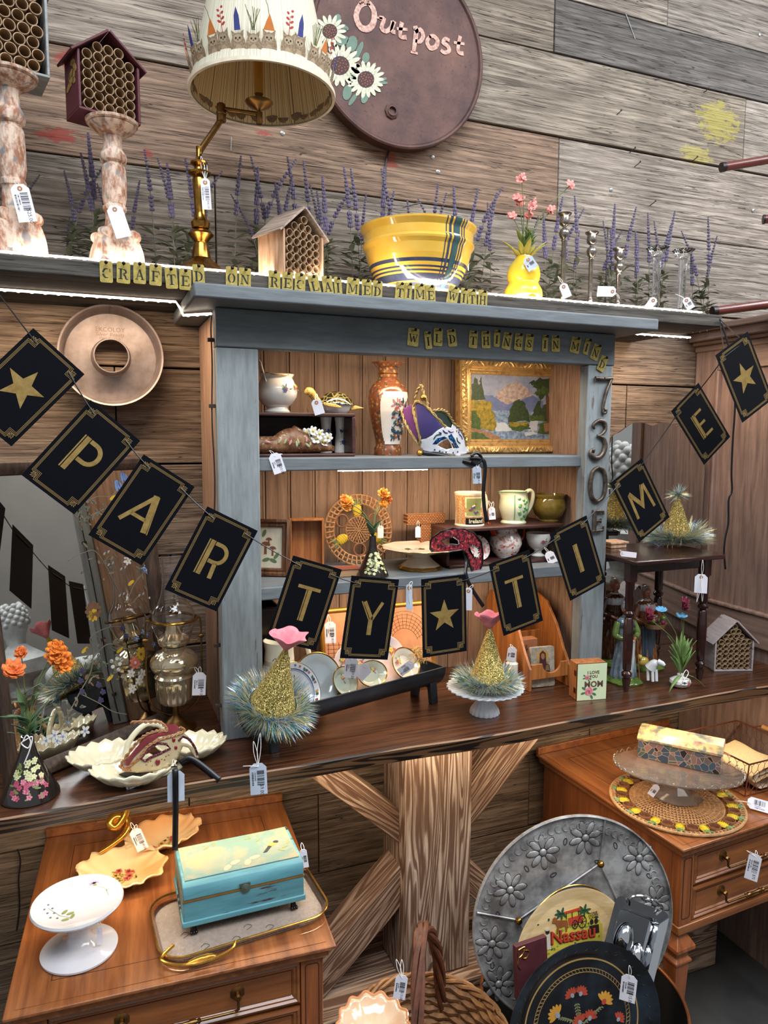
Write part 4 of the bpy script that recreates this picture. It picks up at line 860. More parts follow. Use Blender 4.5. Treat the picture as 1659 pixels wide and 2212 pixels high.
M().lathe([(.0, .0), (.019, .0), (.021, .003)], 24, T=TR((-58*k, 0, .0285), ry=-.08) @ Matrix.Diagonal((1.7, 1, 1, 1))).build('foot_opening', plain('shoe_inside', (34, 22, 18), .8), shoe)
m = M(); rr = random.Random(2)
for i in range(9):
    x = -60+i*14*rr.uniform(.8, 1.1); z = .014+.012*rr.random()
    m.mi = 1 if i % 3 else 0; leaf(m, (x*k, -.0262, z), (rr.uniform(-1, 1), 0, rr.uniform(.2, 1)), .016, .006, V((0, -1, 0)), .0, n=3)
m.build('painted_leaves', [plain('dec_pink', (206, 150, 136), .6), plain('dec_sage', (172, 172, 132), .6)], shoe, solid=.0004)
whp = plain('white_petals', (236, 230, 216), .6, var=.05); ylc = plain('flower_yellow', (214, 186, 60), .6)
sprig = thing('silk_flower_cluster', 'cluster of white silk blossoms resting on the painted slipper', 'flowers', at(692, 945, y=-.235)); so_ = sprig.location
for i, (px, py) in enumerate(((662, 936), (682, 948), (698, 955), (690, 938), (708, 946), (676, 932))):
    o = at(px, py, y=-.235-.008*(i % 2))-so_; m = M(); petalflower(m, o, (random.uniform(-.5, .5), -1, random.uniform(0, .7)), .013, 6, .8, .35, rot=i); m.mi = 1; m.ball(o+V((0, -.003, .001)), .0028, 8, 6); m.build('blossom', [whp, ylc], sprig, solid=.0004)
# pair of white boot vases
for i, (px, lb) in enumerate(((711, 'left slim white flared vase with blue flower print inside the dark riser'), (742, 'right slim white flared vase with blue flower print inside the dark riser'))):
    p = at(px, 975, y=-.20); k = mpp(p); h = at(px, 903, y=-.20).z-at(px, 983, y=-.20).z
    t = thing('flared_vase', lb, 'vase', (p.x, -.175, Z1+.0075), group='slim white vases with blue flowers')
    M().lathe([(0, 0), (.0150, 0), (.0148, .004), (.0135, h*.3), (.0112, h*.55), (.0128, h*.8), (.0152, h), (.0140, h), (.0105, h*.7), (0, h*.3)], 28).build('vase_body', wht, t)
    m = M(); posy(m, (.002, -.0133, h*.30), (.1, -1, 0), .010, i+20, (2, 2)); posy(m, (.001, -.0120, h*.58), (.1, -1, 0), .009, i+30, (2, 2)); m.build('flower_decal', DEC, t, smooth=0)
# satsuma vase
sat = NT('satsuma_gold'); vo = sat.n('TexVoronoi', Vector=sat.coord(), Scale=95.); n_ = sat.noise(sat.coord(), 120., 4., .7)
cc = sat.mix(lin((158, 128, 78)), lin((124, 72, 44)), sat.ramp(vo.outputs[0], (.25, 0.), (.4, 1.))); sat.out(sat.mix(cc, lin((58, 66, 70)), sat.ramp(n_, (.55, 0.), (.6, 1.))), .25, .2, Coat_Weight=.4); sat.bump(vo.outputs[0], .3, .001)
p = at(839, 980, y=-.17); vs_ = thing('floral_urn_vase', 'tall gold and orange vase with white flower-and-bird panel and scalloped mouth', 'vase', (p.x, -.165, Z1)); k = mpp(p); H = at(839, 783, y=-.165).z-Z1
q = [(.0, 0), (30, 0), (30, 16), (26, 22), (27, 34), (33, 60), (40, 95), (43, 125), (41, 145), (33, 158), (23, 166), (20, 172), (21, 175), (20, 182), (21, 192), (25, 200), (36, 207), (34, 207), (18, 190), (0, 186)]
q = [(r*k*1.0, z*H/207) for r, z in q]
M().lathe(q, 56, wav=lambda a, r, z: 1+(.05*math.cos(8*a) if z > H*.96 else 0)).build('vase_body', sat.m, vs_)
m = M(); pn_ = [(r+.0006, z) for r, z in q if H*.10 < z < H*.70]; zs = [H*.12+(H*.56)*i/16 for i in range(17)]
for z0, z1 in zip(zs, zs[1:]):
    sp_ = 1.0*math.sqrt(max(.02, 1-((z0+z1)/2/H-.40)**4*60)); m.lathe([(prof(q, z0)+.0007, z0), (prof(q, z1)+.0007, z1)], 16, a0=-1.35-sp_, a1=-1.35+sp_, cap=False)
m.build('white_panel', wht, vs_)
m = M(); rr = random.Random(12); dcol = [plain('peony_pink', (176, 120, 120), .4), plain('teal_leaves', (44, 84, 84), .4), plain('navy_leaves', (44, 56, 92), .4), plain('bird_rust', (156, 88, 56), .4)]
for i in range(110):
    z = H*rr.uniform(.17, .60); a = -1.2+rr.uniform(-.5, .55); r_ = prof(q, z)+.0009; m.mi = 0 if (z > H*.48 and rr.random() < .5) else rr.choice((1, 1, 2, 3)); T = Matrix.Translation(V((r_*math.cos(a), r_*math.sin(a), z))) @ TR(rz=a+PI/2) @ TR(rx=PI/2)
    m.prism(ell(0, 0, rr.uniform(.003, .008), rr.uniform(.0015, .0035), 8, rr.uniform(0, 3)), 0, .0004, T)
m.build('painted_flowers', dcol, vs_, smooth=0)
M().lathe([(.0205*1.02*k/.00105, H*.865), (22.3*k, H*.875), (21.5*k, H*.885)], 40, cap=False).build('gold_collar', goldm, vs_)
# gilt frame with landscape painting
gf = NT('gilt_frame'); n_ = gf.noise(gf.coord(), 60., 5., .6); gf.out(gf.mix(lin((222, 184, 120)), lin((150, 106, 58)), gf.ramp(n_, (.5, 0.), (.75, 1.))), .36, .6); gf.bump(gf.noise(gf.coord(), 160., 3.), .3, .002)
YP = -.115; A = at(1001, 779, y=YP); B = at(1251, 985, y=YP); w, h = B.x-A.x, A.z-B.z
pf_ = thing('framed_painting', 'ornate gilt frame with a mountain and waterfall landscape painting on the upper cabinet shelf', 'painting', ((A.x+B.x)/2, YP+.02, Z1), rot=(-.04, 0, 0)); T = TR((0, 0, h/2), rx=PI/2)
m = M(); mould(m, w, h, [(0, -.018), (0, .010), (.004, .016), (.012, .018), (.020, .014), (.022, .008), (.026, .010), (.030, .010), (.034, .004), (.037, .004), (.041, .000), (.041, -.018), (0, -.018)], T); m.build('frame', gf.m, pf_, smooth=30)
m = M()
def rope(x0, y0, x1, y1, ph):
    L = math.hypot(x1-x0, y1-y0); n_ = int(L/.016); d = V((x1-x0, y1-y0, 0))/L; nn = V((-d.y, d.x, 0))
    for i in range(n_):
        c_ = V((x0, y0, .0175))+d*(i+.5)*L/n_; m.tube([T @ (c_+d*(.010*t)+nn*(.0065*math.sin(t*3+ph+i)*1.)+V((0, 0, .002*math.cos(t*3)))) for t in (-1, -.6, -.2, .2, .6, 1)], [.0012, .0026, .003, .003, .0026, .0012], 6)
        m.ball(T @ (c_+nn*.005*(-1)**i), .0026, 6, 5)
a, b = w/2-.0115, h/2-.0115
rope(-a, -b, a, -b, 0); rope(-a, b, a, b, 1); rope(-a, -b, -a, b, 2); rope(a, -b, a, b, 3); m.build('scroll_ornament', gf.m, pf_)
m = M(); a, b = w/2-.0352, h/2-.0352
for i in range(int(2*a/.0042)): m.ball(T @ V((-a+i*.0042, -b, .0055)), .0017, 6, 4); m.ball(T @ V((-a+i*.0042, b, .0055)), .0017, 6, 4)
for i in range(int(2*b/.0042)): m.ball(T @ V((-a, -b+i*.0042, .0055)), .0017, 6, 4); m.ball(T @ V((a, -b+i*.0042, .0055)), .0017, 6, 4)
m.build('beading', gf.m, pf_)
pw_, ph_ = w-.078, h-.078; X0, X1, Y0_, Y1_ = 523, 1095, 530, 962
pc = [plain('sky_grey_blue', (128, 140, 172), .5, c2=(172, 174, 188), vs=25), plain('mountain_snow', (196, 180, 172), .5, c2=(140, 112, 108), vs=90), plain('hill_blue', (92, 108, 154), .5, c2=(120, 130, 168)), plain('water_blue', (84, 112, 148), .5, c2=(168, 186, 206), vs=90),
      plain('tree_dark', (44, 62, 40), .5, c2=(70, 86, 50), vs=120), plain('foliage_yellow', (182, 150, 50), .5, c2=(84, 96, 40), vs=110), plain('meadow_green', (86, 108, 52), .5, c2=(50, 70, 36), vs=90), plain('fall_white', (208, 216, 226), .5), plain('bank_tan', (168, 128, 96), .5, c2=(120, 90, 60), vs=90), plain('trunk_brown', (110, 76, 52), .5)]
m = M(); zc = [0.0]
def pp(ci, pts, rough_=0.):
    zc[0] += .00006; out_ = []
    for i in range(len(pts)):
        (x0, y0), (x1, y1) = pts[i], pts[(i+1) % len(pts)]; n_ = 5 if rough_ else 1
        for k_ in range(n_): x = x0+(x1-x0)*k_/n_+random.uniform(-rough_, rough_); y = y0+(y1-y0)*k_/n_+random.uniform(-rough_, rough_); out_.append((min(X1, max(X0, x)), min(Y1_, max(Y0_, y))))
    out_ = [((x-(X0+X1)/2)/(X1-X0)*pw_, -(y-(Y0_+Y1_)/2)/(Y1_-Y0_)*ph_) for x, y in out_]; m.mi = ci; m.prism(out_, -.002, -.0015+zc[0], T)
pp(0, [(X0, Y0_), (X1, Y0_), (X1, Y1_), (X0, Y1_)])
pp(1, [(640, 720), (690, 640), (740, 600), (770, 580), (797, 570), (825, 592), (870, 625), (905, 665), (930, 720), (800, 730)], 6)
pp(2, [(600, 665), (650, 670), (700, 705), (740, 725), (800, 700), (850, 680), (900, 660), (960, 700), (960, 770), (600, 770)], 3)
pp(3, [(640, 765), (940, 765), (1095, 962), (523, 962)], 2); pp(4, [(960, 730), (1095, 640), (1095, 830), (960, 830)], 8)
pp(7, [(668, 850), (720, 845), (765, 890), (770, 905), (670, 905)], 4); pp(7, [(875, 830), (930, 830), (920, 895), (870, 900)], 4)
pp(4, [(745, 840), (770, 720), (815, 680), (850, 730), (880, 840)], 9); pp(4, [(895, 800), (920, 715), (940, 690), (965, 800)], 7)
pp(6, [(745, 850), (870, 840), (880, 890), (800, 905), (750, 885)], 6); pp(5, [(750, 840), (870, 838), (860, 868), (760, 872)], 6); pp(6, [(870, 800), (960, 795), (975, 830), (880, 832)], 4)
pp(5, [(523, 700), (640, 700), (660, 780), (670, 900), (600, 890), (523, 880)], 10); pp(6, [(523, 780), (560, 770), (590, 900), (523, 900)], 9); pp(4, [(523, 700), (535, 600), (550, 545), (575, 600), (582, 545), (612, 700)], 6)
pp(8, [(523, 880), (640, 910), (690, 940), (700, 962), (523, 962)], 5); pp(6, [(523, 905), (590, 920), (650, 962), (523, 962)], 6)
pp(6, [(935, 850), (1095, 800), (1095, 930), (930, 915)], 8); pp(5, [(1020, 830), (1095, 680), (1095, 760), (1050, 850)], 8)
pp(9, [(975, 625), (990, 625), (1000, 740), (1010, 830), (995, 910), (970, 915), (985, 830)], 2); pp(8, [(965, 850), (1000, 840), (1020, 860), (990, 905), (968, 905)], 3)
pp(4, [(900, 600), (870, 575), (930, 545), (1010, 545), (1095, 560), (1060, 620), (1095, 640), (1040, 660), (1000, 640), (940, 680), (915, 650), (940, 620)], 12); pp(6, [(905, 640), (960, 600), (1010, 620), (980, 660)], 10)
pp(7, [(840, 915), (900, 905), (925, 925), (850, 938)], 5)
m.build('landscape_painting', pc, pf_, smooth=0)
# ================================================================ jester mask on the upper cabinet shelf
def Zc(ox, oy, f): return lambda x, y: (x/f+ox, y/f+oy)
z1 = Zc(780, 760, 6.38)
jm = thing('jester_mask', 'white half mask with purple and green velvet jester hat, gold braid and bells', 'mask', at(940, 985, y=-.22)); jo = jm.location
def jf(off=0.):
    def f(x, y):
        px, py = z1(x, y); u = (x-560)/935; d = .055*math.sin(PI*max(0, min(1, u)))+.012*math.sin(PI*max(0, min(1, (y-690)/700))); return at(px, py, y=-.205-d-off)-jo
    return f
velp = NT('purple_velvet'); v_ = velp.n('SeparateXYZ', Vector=velp.coord()).outputs[0]; velp.out(lin((38, 20, 90)), .8, Sheen_Weight=.5); velp = velp.m
velm = plain('magenta_velvet', (104, 34, 110), .8, Sheen_Weight=.4); velg = plain('green_velvet', (22, 44, 34), .8)
face = plain('mask_white', (222, 222, 228), .35); braid = plain('gold_braid', (186, 160, 104), .4, .6, .35, 400, bmp=.6, c2=(110, 88, 50)); gbl = glitter('blue_glitter', (24, 96, 150), (20, 40, 110))
hole1 = [(1050, 1285), (1110, 1240), (1190, 1200), (1225, 1250), (1255, 1325), (1180, 1345), (1100, 1315)]; hole2 = [(1238, 1262), (1262, 1256), (1300, 1325), (1272, 1335)]
m = M(); sheet(m, [(830, 1200), (900, 1192), (980, 1150), (1050, 1080), (1120, 1040), (1180, 1030), (1240, 1050), (1262, 990), (1300, 995), (1340, 1030), (1400, 1090), (1430, 1200), (1440, 1300), (1495, 1380), (1340, 1440), (1200, 1402), (1050, 1392), (880, 1390), (835, 1340), (790, 1290)], jf(), 28, (hole1, hole2)); m.build('face', face, jm, solid=.0015)
def jsheet(name, pts, mt, off=0., st=30): m = M(); sheet(m, pts, jf(off), st); return m.build(name, mt, jm, solid=.001)
jsheet('purple_panel', [(750, 700), (800, 690), (900, 780), (1010, 900), (1130, 1036), (1050, 1080), (970, 1150), (900, 1190), (830, 1202), (800, 1100)], velp, .001)
jsheet('magenta_panel', [(565, 800), (690, 720), (740, 900), (775, 1050), (800, 1250), (780, 1240), (680, 1060), (600, 930)], velm)
jsheet('green_panel', [(980, 840), (1080, 800), (1160, 830), (1240, 930), (1265, 1000), (1240, 1050), (1170, 1030), (1050, 920)], velg, -.004)
m = M(); F = jf(.0012)
sheet(m, [(985, 1272), (1050, 1192), (1150, 1165), (1185, 1192), (1100, 1225), (1045, 1272)], F, 25); sheet(m, [(1200, 1160), (1245, 1130), (1290, 1200), (1318, 1270), (1352, 1318), (1305, 1330), (1265, 1245), (1215, 1205)], F, 25); m.build('eye_glitter', gbl, jm, solid=.0006)
m = M(); F = jf(.002)
for pts in ([(552, 800), (600, 960), (680, 1110), (795, 1290)], [(775, 682), (718, 770), (750, 950), (812, 1200), (802, 1290)], [(775, 682), (880, 730), (1000, 860), (1165, 1035)], [(990, 812), (1100, 797), (1180, 832), (1240, 920), (1285, 1000)], [(745, 690), (765, 560), (830, 460), (858, 560), (925, 740)], [(1300, 1000), (1380, 1080), (1430, 1190), (1450, 1290)]):
    q = S([F(*p) for p in pts], 6)
    for ph in (0, PI): m.tube([p+V((.0022*math.cos(i*1.1+ph), 0, .0022*math.sin(i*1.1+ph))) for i, p in enumerate(q)], .0024, 6)
m.build('braid_trim', braid, jm)
m = M()
for (x, y) in ((843, 635), (793, 1392)):
    c = F(x, y)+V((0, -.006, 0)); m.ball(c, .0082, 16, 12); m.lathe([(.0082, -.001), (.0088, 0), (.0082, .001)], 20, c, cap=False)
m.build('bell', goldm, jm)
m = M(); ml = [plain('gem_navy', (40, 36, 90), .2), plain('gem_green', (20, 70, 54), .2), plain('gem_amber', (170, 100, 20), .2), plain('gem_violet', (90, 60, 140), .3)]
for i, (x, y, c) in enumerate(((1015, 1350, 1), (1085, 1368, 1), (1172, 1382, 3), (1268, 1390, 1), (1330, 1378, 0), (1320, 1045, 0), (1318, 1090, 2), (1345, 1110, 0), (1350, 1080, 3))): m.mi = c; m.ball(F(x, y), .0024, 10, 6, (1, .5, 1))
for pts, c in (([(1000, 1210), (1040, 1150), (1112, 1138)], 1), ([(1075, 1108), (1110, 1125)], 0), ([(1130, 1080), (1155, 1110), (1195, 1122)], 0), ([(1200, 1085), (1235, 1108), (1275, 1100)], 3), ([(1320, 1180), (1330, 1230), (1370, 1265)], 1), ([(1350, 1130), (1385, 1170), (1395, 1210)], 3)):
    m.mi = c; m.tube(S([F(*p) for p in pts], 4), [.0006]+[.0015]*((len(pts)-1)*4-1)+[.0006], 6)
m.build('gems_and_strokes', ml, jm)
blk = plain('black_ribbon', (20, 18, 22), .35, var=.3, vs=60)
rb_ = thing('black_ribbon', 'black satin ribbon of the jester mask trailing over the shelf edge', 'ribbon', at(1030, 990, y=-.302)); ro = rb_.location
def ribbon(m, pts, w, Y=None, th=.0005, side=None):
    P3 = S([V(p) for p in pts], 6); vs = []; fs = []
    for i, p in enumerate(P3):
        t = (P3[min(i+1, len(P3)-1)]-P3[max(i-1, 0)]).normalized(); s_ = t.cross(V(side or (0, -1, 0))); s_ = s_.normalized() if s_.length > 1e-4 else V((1, 0, 0)); vs += [p-s_*w/2, p+s_*w/2]
    fs = [(2*i, 2*i+1, 2*i+3, 2*i+2) for i in range(len(P3)-1)]; m.add(vs, fs)
m = M(); ribbon(m, [at(912, 978, y=-.255)-ro, at(960, 985, y=-.27)-ro, at(1000, 995, y=-.30)-ro, at(1028, 1003, y=-.306)-ro], .012); ribbon(m, [at(1015, 990, y=-.306)-ro, at(1040, 992, y=-.31)-ro, at(1048, 1010, y=-.308)-ro, at(1044, 1070, y=-.307)-ro, at(1051, 1128, y=-.306)-ro], .010)
m.build('tails', blk, rb_, solid=.0007); m = M(); m.tube(S([at(x, y, y=-.308)-ro for x, y in ((1018, 985), (1030, 978), (1040, 990), (1030, 1002), (1020, 996))], 4), .004, 8); m.build('knot', blk, rb_)
price_tag('pale blue barcode tag hanging from the jester mask ribbon', at(1030, 1012, y=-.308), w=.022, h=.044, tilt=.05, col=plain('blue_tag', (0, 0, 0)), price='$38.00', ring=False, loops=((.003, .0, .014),))
price_tag('white barcode price tag over the upper shelf edge below the painted slipper', at(593, 985, y=-.305), w=.028, h=.046, tilt=.32, price='$20.00', ring=False, loops=((-.006, .02, .012), (.02, .01, .004)))

# ================================================================ middle shelf
Z2 = 1.3025
# mushroom picture
p = at(585, 1240, y=-.17)
mp_ = thing('framed_print', 'small dark-framed mushroom print behind the left cabinet post on the middle shelf', 'picture', (p.x-.004, -.175, Z2), rot=(-.12, 0, -.5)); T = TR((0, 0, .071), rx=PI/2)
dkf = wood('rustic_frame_wood', (50, 30, 18), (128, 80, 44), 2, along=.1, rough=.5)
m = M(); mould(m, .098, .140, [(0, -.008), (0, .005), (.007, .008), (.011, .003), (.014, .006), (.018, .006), (.020, 0), (.020, -.008), (0, -.008)], T); m.build('frame', dkf, mp_, bev=.001)
m = M(); m.prism([(-.03, -.051), (.03, -.051), (.03, .051), (-.03, .051)], -.004, 0, T); m.mi = 1
for x, y, r in ((-.012, .005, .012), (.006, -.004, .009), (-.004, .018, .008)): m.prism(arc(x, y, r, r*.8, 0, 180), 0, .0006, T); m.prism([(x-r*.25, y), (x+r*.25, y), (x+r*.3, y-r*1.8), (x-r*.3, y-r*1.8)], 0, .0005, T)
m.mi = 2
for x, y, r_ in ((-.01, -.03, .3), (.008, -.032, -.4), (.016, -.02, .9), (-.016, .035, 1.2)): m.prism(ell(x, y, .010, .0045, 10, r_), 0, .0006, T)
m.build('print', [plain('print_cream', (214, 204, 180), .7), plain('mushroom_brown', (122, 76, 44), .7), greend], mp_, smooth=0)
# open wooden box standing on its side, on a low reddish box
oak = wood('honey_oak', (128, 74, 36), (178, 116, 64), 2, along=.06, fine=90, rough=.5, bmp=.2); p = at(662, 1215, y=-.16)
xb = thing('wooden_tray_box', 'open light wood tray box standing upright left of the wicker trivet', 'box', (p.x, -.165, Z2+.0005), -.22); W_, H_, D_ = .086, at(662, 1122, y=-.165).z-Z2, .035
for (a, b) in (((-W_/2, 0, 0), (-W_/2+.005, D_, H_)), ((W_/2-.005, 0, 0), (W_/2, D_, H_)), ((-W_/2+.0051, 0, 0), (W_/2-.0051, D_, .005)), ((-W_/2+.0051, 0, H_-.005), (W_/2-.0051, D_, H_))): M().box(a, b).build('side_board', oak, xb, bev=.001)
M().box((-W_/2+.0052, D_-.004, .0052), (W_/2-.0052, D_, H_-.0052)).build('back_board', oak, xb)
p = at(745, 1240, y=-.25); lb_ = thing('flat_wooden_box', 'low flat reddish wooden box lying in front of the wicker trivet', 'box', (p.x, -.25, Z2+.0005), -.08)
M().box((-.030, 0, 0), (.040, .045, .016)).build('box_body', wood('pale_box_wood', (140, 100, 66), (196, 156, 110), 0), lb_, bev=.001); M().box((-.031, -.001, .0162), (.041, .046, .020)).build('box_lid', wood('red_box_wood', (92, 40, 28), (140, 72, 50), 0), lb_, bev=.001)
# wicker
wick = plain('wicker_tan', (186, 140, 92), .7, var=.25, vs=120, c2=(140, 98, 60)); wickd = plain('wicker_brown', (136, 88, 56), .6, var=.2, vs=120)
pinY = plain('pineapple_yellow', (214, 186, 40), .55, c2=(178, 148, 24), vs=120, bmp=.3); pinG = plain('pineapple_green', (76, 108, 62), .55, c2=(120, 140, 84), vs=80)
def woven_ring(m, rx, ry, w, n, T, r=.0014, rows=2):
    """rails with zigzag weaving between, in the local xy plane"""
    for k in range(rows): m.tube([T @ V(((rx+w*(k-(rows-1)/2))*math.cos(a), (ry+w*(k-(rows-1)/2))*math.sin(a), 0)) for a in [2*PI*i/64 for i in range(64)]], r, 5, closed=True)
    for k in range(rows-1):
        c0 = w*(k-(rows-1)/2)
        for i in range(n):
            a = 2*PI*i/n+.5*k/n; b = a+.9/n; m.tube([T @ V(((rx+c0)*math.cos(a), (ry+c0)*math.sin(a), r)), T @ V(((rx+c0+w/2)*math.cos((a+b)/2), (ry+c0+w/2)*math.sin((a+b)/2), r*1.6)), T @ V(((rx+c0+w)*math.cos(b), (ry+c0+w)*math.sin(b), r))], r*.9, 4)
def pineapple(par, T, s):
    m = M(); m.ball((0, 0, 0), .014*s, 14, 10, (.82, 1.15, .35), T=Matrix()); 
    for i in range(-2, 3): m.tube([V((-.010*s, (i*.005-.003)*s, .0045*s)), V((.010*s, (i*.005+.003)*s, .0045*s))], .0006*s, 4); 
    m.v = [T @ v for v in m.v]; m.mi = 1; n0 = len(m.v)
    for a in (-.6, -.2, .2, .6): m.tube([T @ V((.006*s*math.sin(a)*1.2, .013*s, .001)), T @ V((.020*s*math.sin(a), .025*s, .003*s))], [.0034*s, .0014*s], 6)
    return m.build('pineapple', [pinY, pinG], par)
c = at(772, 1143, y=-.075); tv = thing('wicker_trivet', 'round openwork wicker trivet with small yellow pineapples leaning at the back of the middle shelf', 'trivet', (c.x, -.085, Z2+.092), rot=(-.14, 0, 0)); T = TR(rx=PI/2)
m = M(); woven_ring(m, .083, .083, .0115, 40, T, .0027, 3); m.build('woven_rim', wick, tv)
m = M(); [woven_ring(m, .006+.0085*k, .006+.0085*k, .0085, 8+6*k, T, .0016, 2) for k in range(4)]; m.build('woven_centre', wick, tv)
for i, a in enumerate((92, 205, 335)): pineapple(tv, T @ TR((.054*math.cos(R(a)), .054*math.sin(R(a)), 0), rz=R(a)-PI/2), 1.15)
for a in (150, 270, 30):
    m = M(); m.tube([T @ V((.053*math.cos(R(a))+.0165*math.cos(b), .053*math.sin(R(a))+.0165*math.sin(b), 0)) for b in [2*PI*i/28 for i in range(28)]], .0028, 7, closed=True); m.build('ring', wickd, tv)
# conical painted vases with orange flowers
conem = NT('dark_lacquer'); conem.out(lin((34, 28, 26)), .12, 0., Coat_Weight=.6)
orp = [plain('orange_petals', (232, 138, 40), .7, c2=(200, 92, 24), vs=90), plain('amber_petals', (236, 166, 60), .7, c2=(222, 128, 30), vs=90), plain('deep_orange_petals', (206, 96, 44), .7, c2=(222, 130, 60), vs=90)]
def marigold(par, o, r, mt, nr=(0, -1, .5), n=9):
    m = M(); rr = random.Random(int(abs(o.x*9e3)+abs(o.z)*7e3)); nr = V(nr).normalized()
    for k in range(n): petalflower(m, o+nr*r*(.25*k/n)+V([rr.uniform(-.15, .15)*r for _ in range(3)]), nr+V([rr.uniform(-.5, .5) for _ in range(3)]), r*(1.1-.7*k/n), 7, .8, .55, rot=k*.8)
    return m.build('blossom', mt, par, solid=.0004)
def cone_vase(label, loc, s, hn, seed, deco):
    t = thing('cone_vase', label, 'vase', loc); k = s
    q = [(0, 0), (.050*k, 0), (.0515*k, .002*k), (.051*k, .006*k), (.034*k, .040*k), (.016*k, .082*k), (.012*k, .100*k), (.011*k, hn), (.009*k, hn), (0, hn-.01)]
    M().lathe(q, 48).build('vase_body', conem.m, t)
    m = M(); rr = random.Random(seed)
    for i in range(60):
        z = k*rr.uniform(.014, .075); a = -PI/2+rr.uniform(-.75, .75)*(1.2-z/k*8*.1); m.mi = (0 if z > k*.045 else rr.choice((1, 1, 3))) if rr.random() < .7 else 2
        r_ = prof(q, z)+.0003; T = Matrix.Translation(V((r_*math.cos(a), r_*math.sin(a), z))) @ TR(rz=a+PI/2) @ TR(rx=PI/2+ .65-PI/2*0)
        T = Matrix.Translation(V((r_*math.cos(a), r_*math.sin(a), z))) @ V((math.cos(a), math.sin(a), .62)).to_track_quat('Z', 'Y').to_matrix().to_4x4()
        if m.mi == 2: m.prism(ell(0, 0, .006*k, .002*k, 8, rr.uniform(0, 3)), -.0002, .0004, T)
        else: [m.prism(ell(.003*k*math.cos(b), .003*k*math.sin(b), .0026*k, .0021*k, 7, b), -.0002, .0004, T) for b in [j*1.257 for j in range(5)]]
    m.build('painted_flowers', deco, t, smooth=0); return t
decA = [plain('paint_cream_yellow', (206, 204, 150), .5), plain('paint_pink', (176, 72, 96), .5), plain('paint_olive', (112, 120, 60), .5), plain('paint_rose', (206, 120, 140), .5)]
decB = [decA[0], decA[0], plain('paint_olive', (0, 0, 0)), decA[0]]
def flower_stem(label, base, heads, mts, r=.013, cat='flower', leaves=3, seed=0, name='orange_flower', group=None):
    t = thing(name, label, cat, base, group=group); m = M(); rr = random.Random(seed)
    for i, h in enumerate(heads):
        o = V(h)-V(base); m.tube(S([(0, 0, 0), o*.5+V((-o.x*.2, 0, .012)), o], 5), .0011, 6)
    m.build('stem', stemg, t)
    for i, h in enumerate(heads): marigold(t, V(h)-V(base), r*(1 if i == 0 else .8), mts[i % len(mts)], (rr.uniform(-.4, .4), -1, rr.uniform(.2, .9)))
    m = M()
    for i in range(leaves):
        a = rr.uniform(0, 6.28); leaf(m, (0, 0, .002+.008*i), (math.cos(a)*.7, math.sin(a)*.5-.2, 1), rr.uniform(.035, .05), .015, V((0, 0, 1)), .2)
    if leaves: m.build('leaves', plain('leaf_deep', (70, 100, 68), .5, c2=(96, 126, 84)), t, solid=.0006)
    return t
p = at(801, 1242, y=-.255); cv = cone_vase('small black cone vase with yellow painted flowers, in front of the wicker trivet', (p.x+.002, -.262, Z2+.0005), .78, at(801, 1158, y=-.262).z-Z2, 4, decB); b = V(cv.location)+V((0, 0, at(801, 1158, y=-.262).z-Z2-.003))
flower_stem('left orange silk flower of the small black cone vase', b, [at(752, 1085, y=-.25), at(744, 1080, y=-.245), at(748, 1096, y=-.25)], [orp[1], orp[0]], .014, seed=1)
flower_stem('right orange silk flower of the small black cone vase', b, [at(828, 1068, y=-.25), at(836, 1078, y=-.245), at(828, 1090, y=-.25)], [orp[1], orp[0]], .014, seed=2, leaves=4)
price_tag('blank white tag hanging behind the small cone vase', at(822, 1140, y=-.105), w=.016, h=.034, loops=((.0, .0, .02),), barcode=False, ring=False)
# footed cake plate with gold scalloped rim
p = at(910, 1245, y=-.215); cs = thing('gilt_cake_stand', 'cream footed cake plate with gold scalloped rim on the middle shelf', 'cake stand', (p.x+.002, -.205, Z2+.0005)); k = mpp(p); hz = at(910, 1185, y=-.205).z-Z2; Rr = 84*k
m = M(); prf = [(46*k, 0), (47*k, .003), (42*k, .008), (28*k, hz*.42), (20*k, hz*.62), (22*k, hz*.7), (Rr*.5, hz*.80), (Rr*.85, hz*.97), (Rr, hz*1.08), (Rr*.99, hz*1.11), (Rr*.85, hz*1.02), (Rr*.5, hz*.88), (0, hz*.86)]
m.lathe(prf, 60, wav=lambda a, r, z: 1+(.025*math.cos(10*a) if r > Rr*.8 or z < .009 else 0)); m.build('plate_body', glaze('cream_china', (224, 206, 184), (212, 190, 164)), cs)
m = M(); m.lathe([(Rr*.9, hz*1.046), (Rr*1.003, hz*1.10), (Rr*1.008, hz*1.085), (Rr*.93, hz*1.03)], 60, wav=swav(10, .025), cap=False); m.lathe([(47.6*k, .0005), (48*k, .003), (42.5*k, .0085)], 60, wav=swav(10, .025), cap=False); m.build('gilt_rim', goldm, cs)
m = M(); [posy(m, (x*k, y*k, hz*.885), (0, 0, 1), .016, i, (4, 4)) for i, (x, y) in enumerate(((-30, -20), (20, -30), (10, 20), (-20, 30)))]; m.build('gilt_decals', DEC, cs, smooth=0)
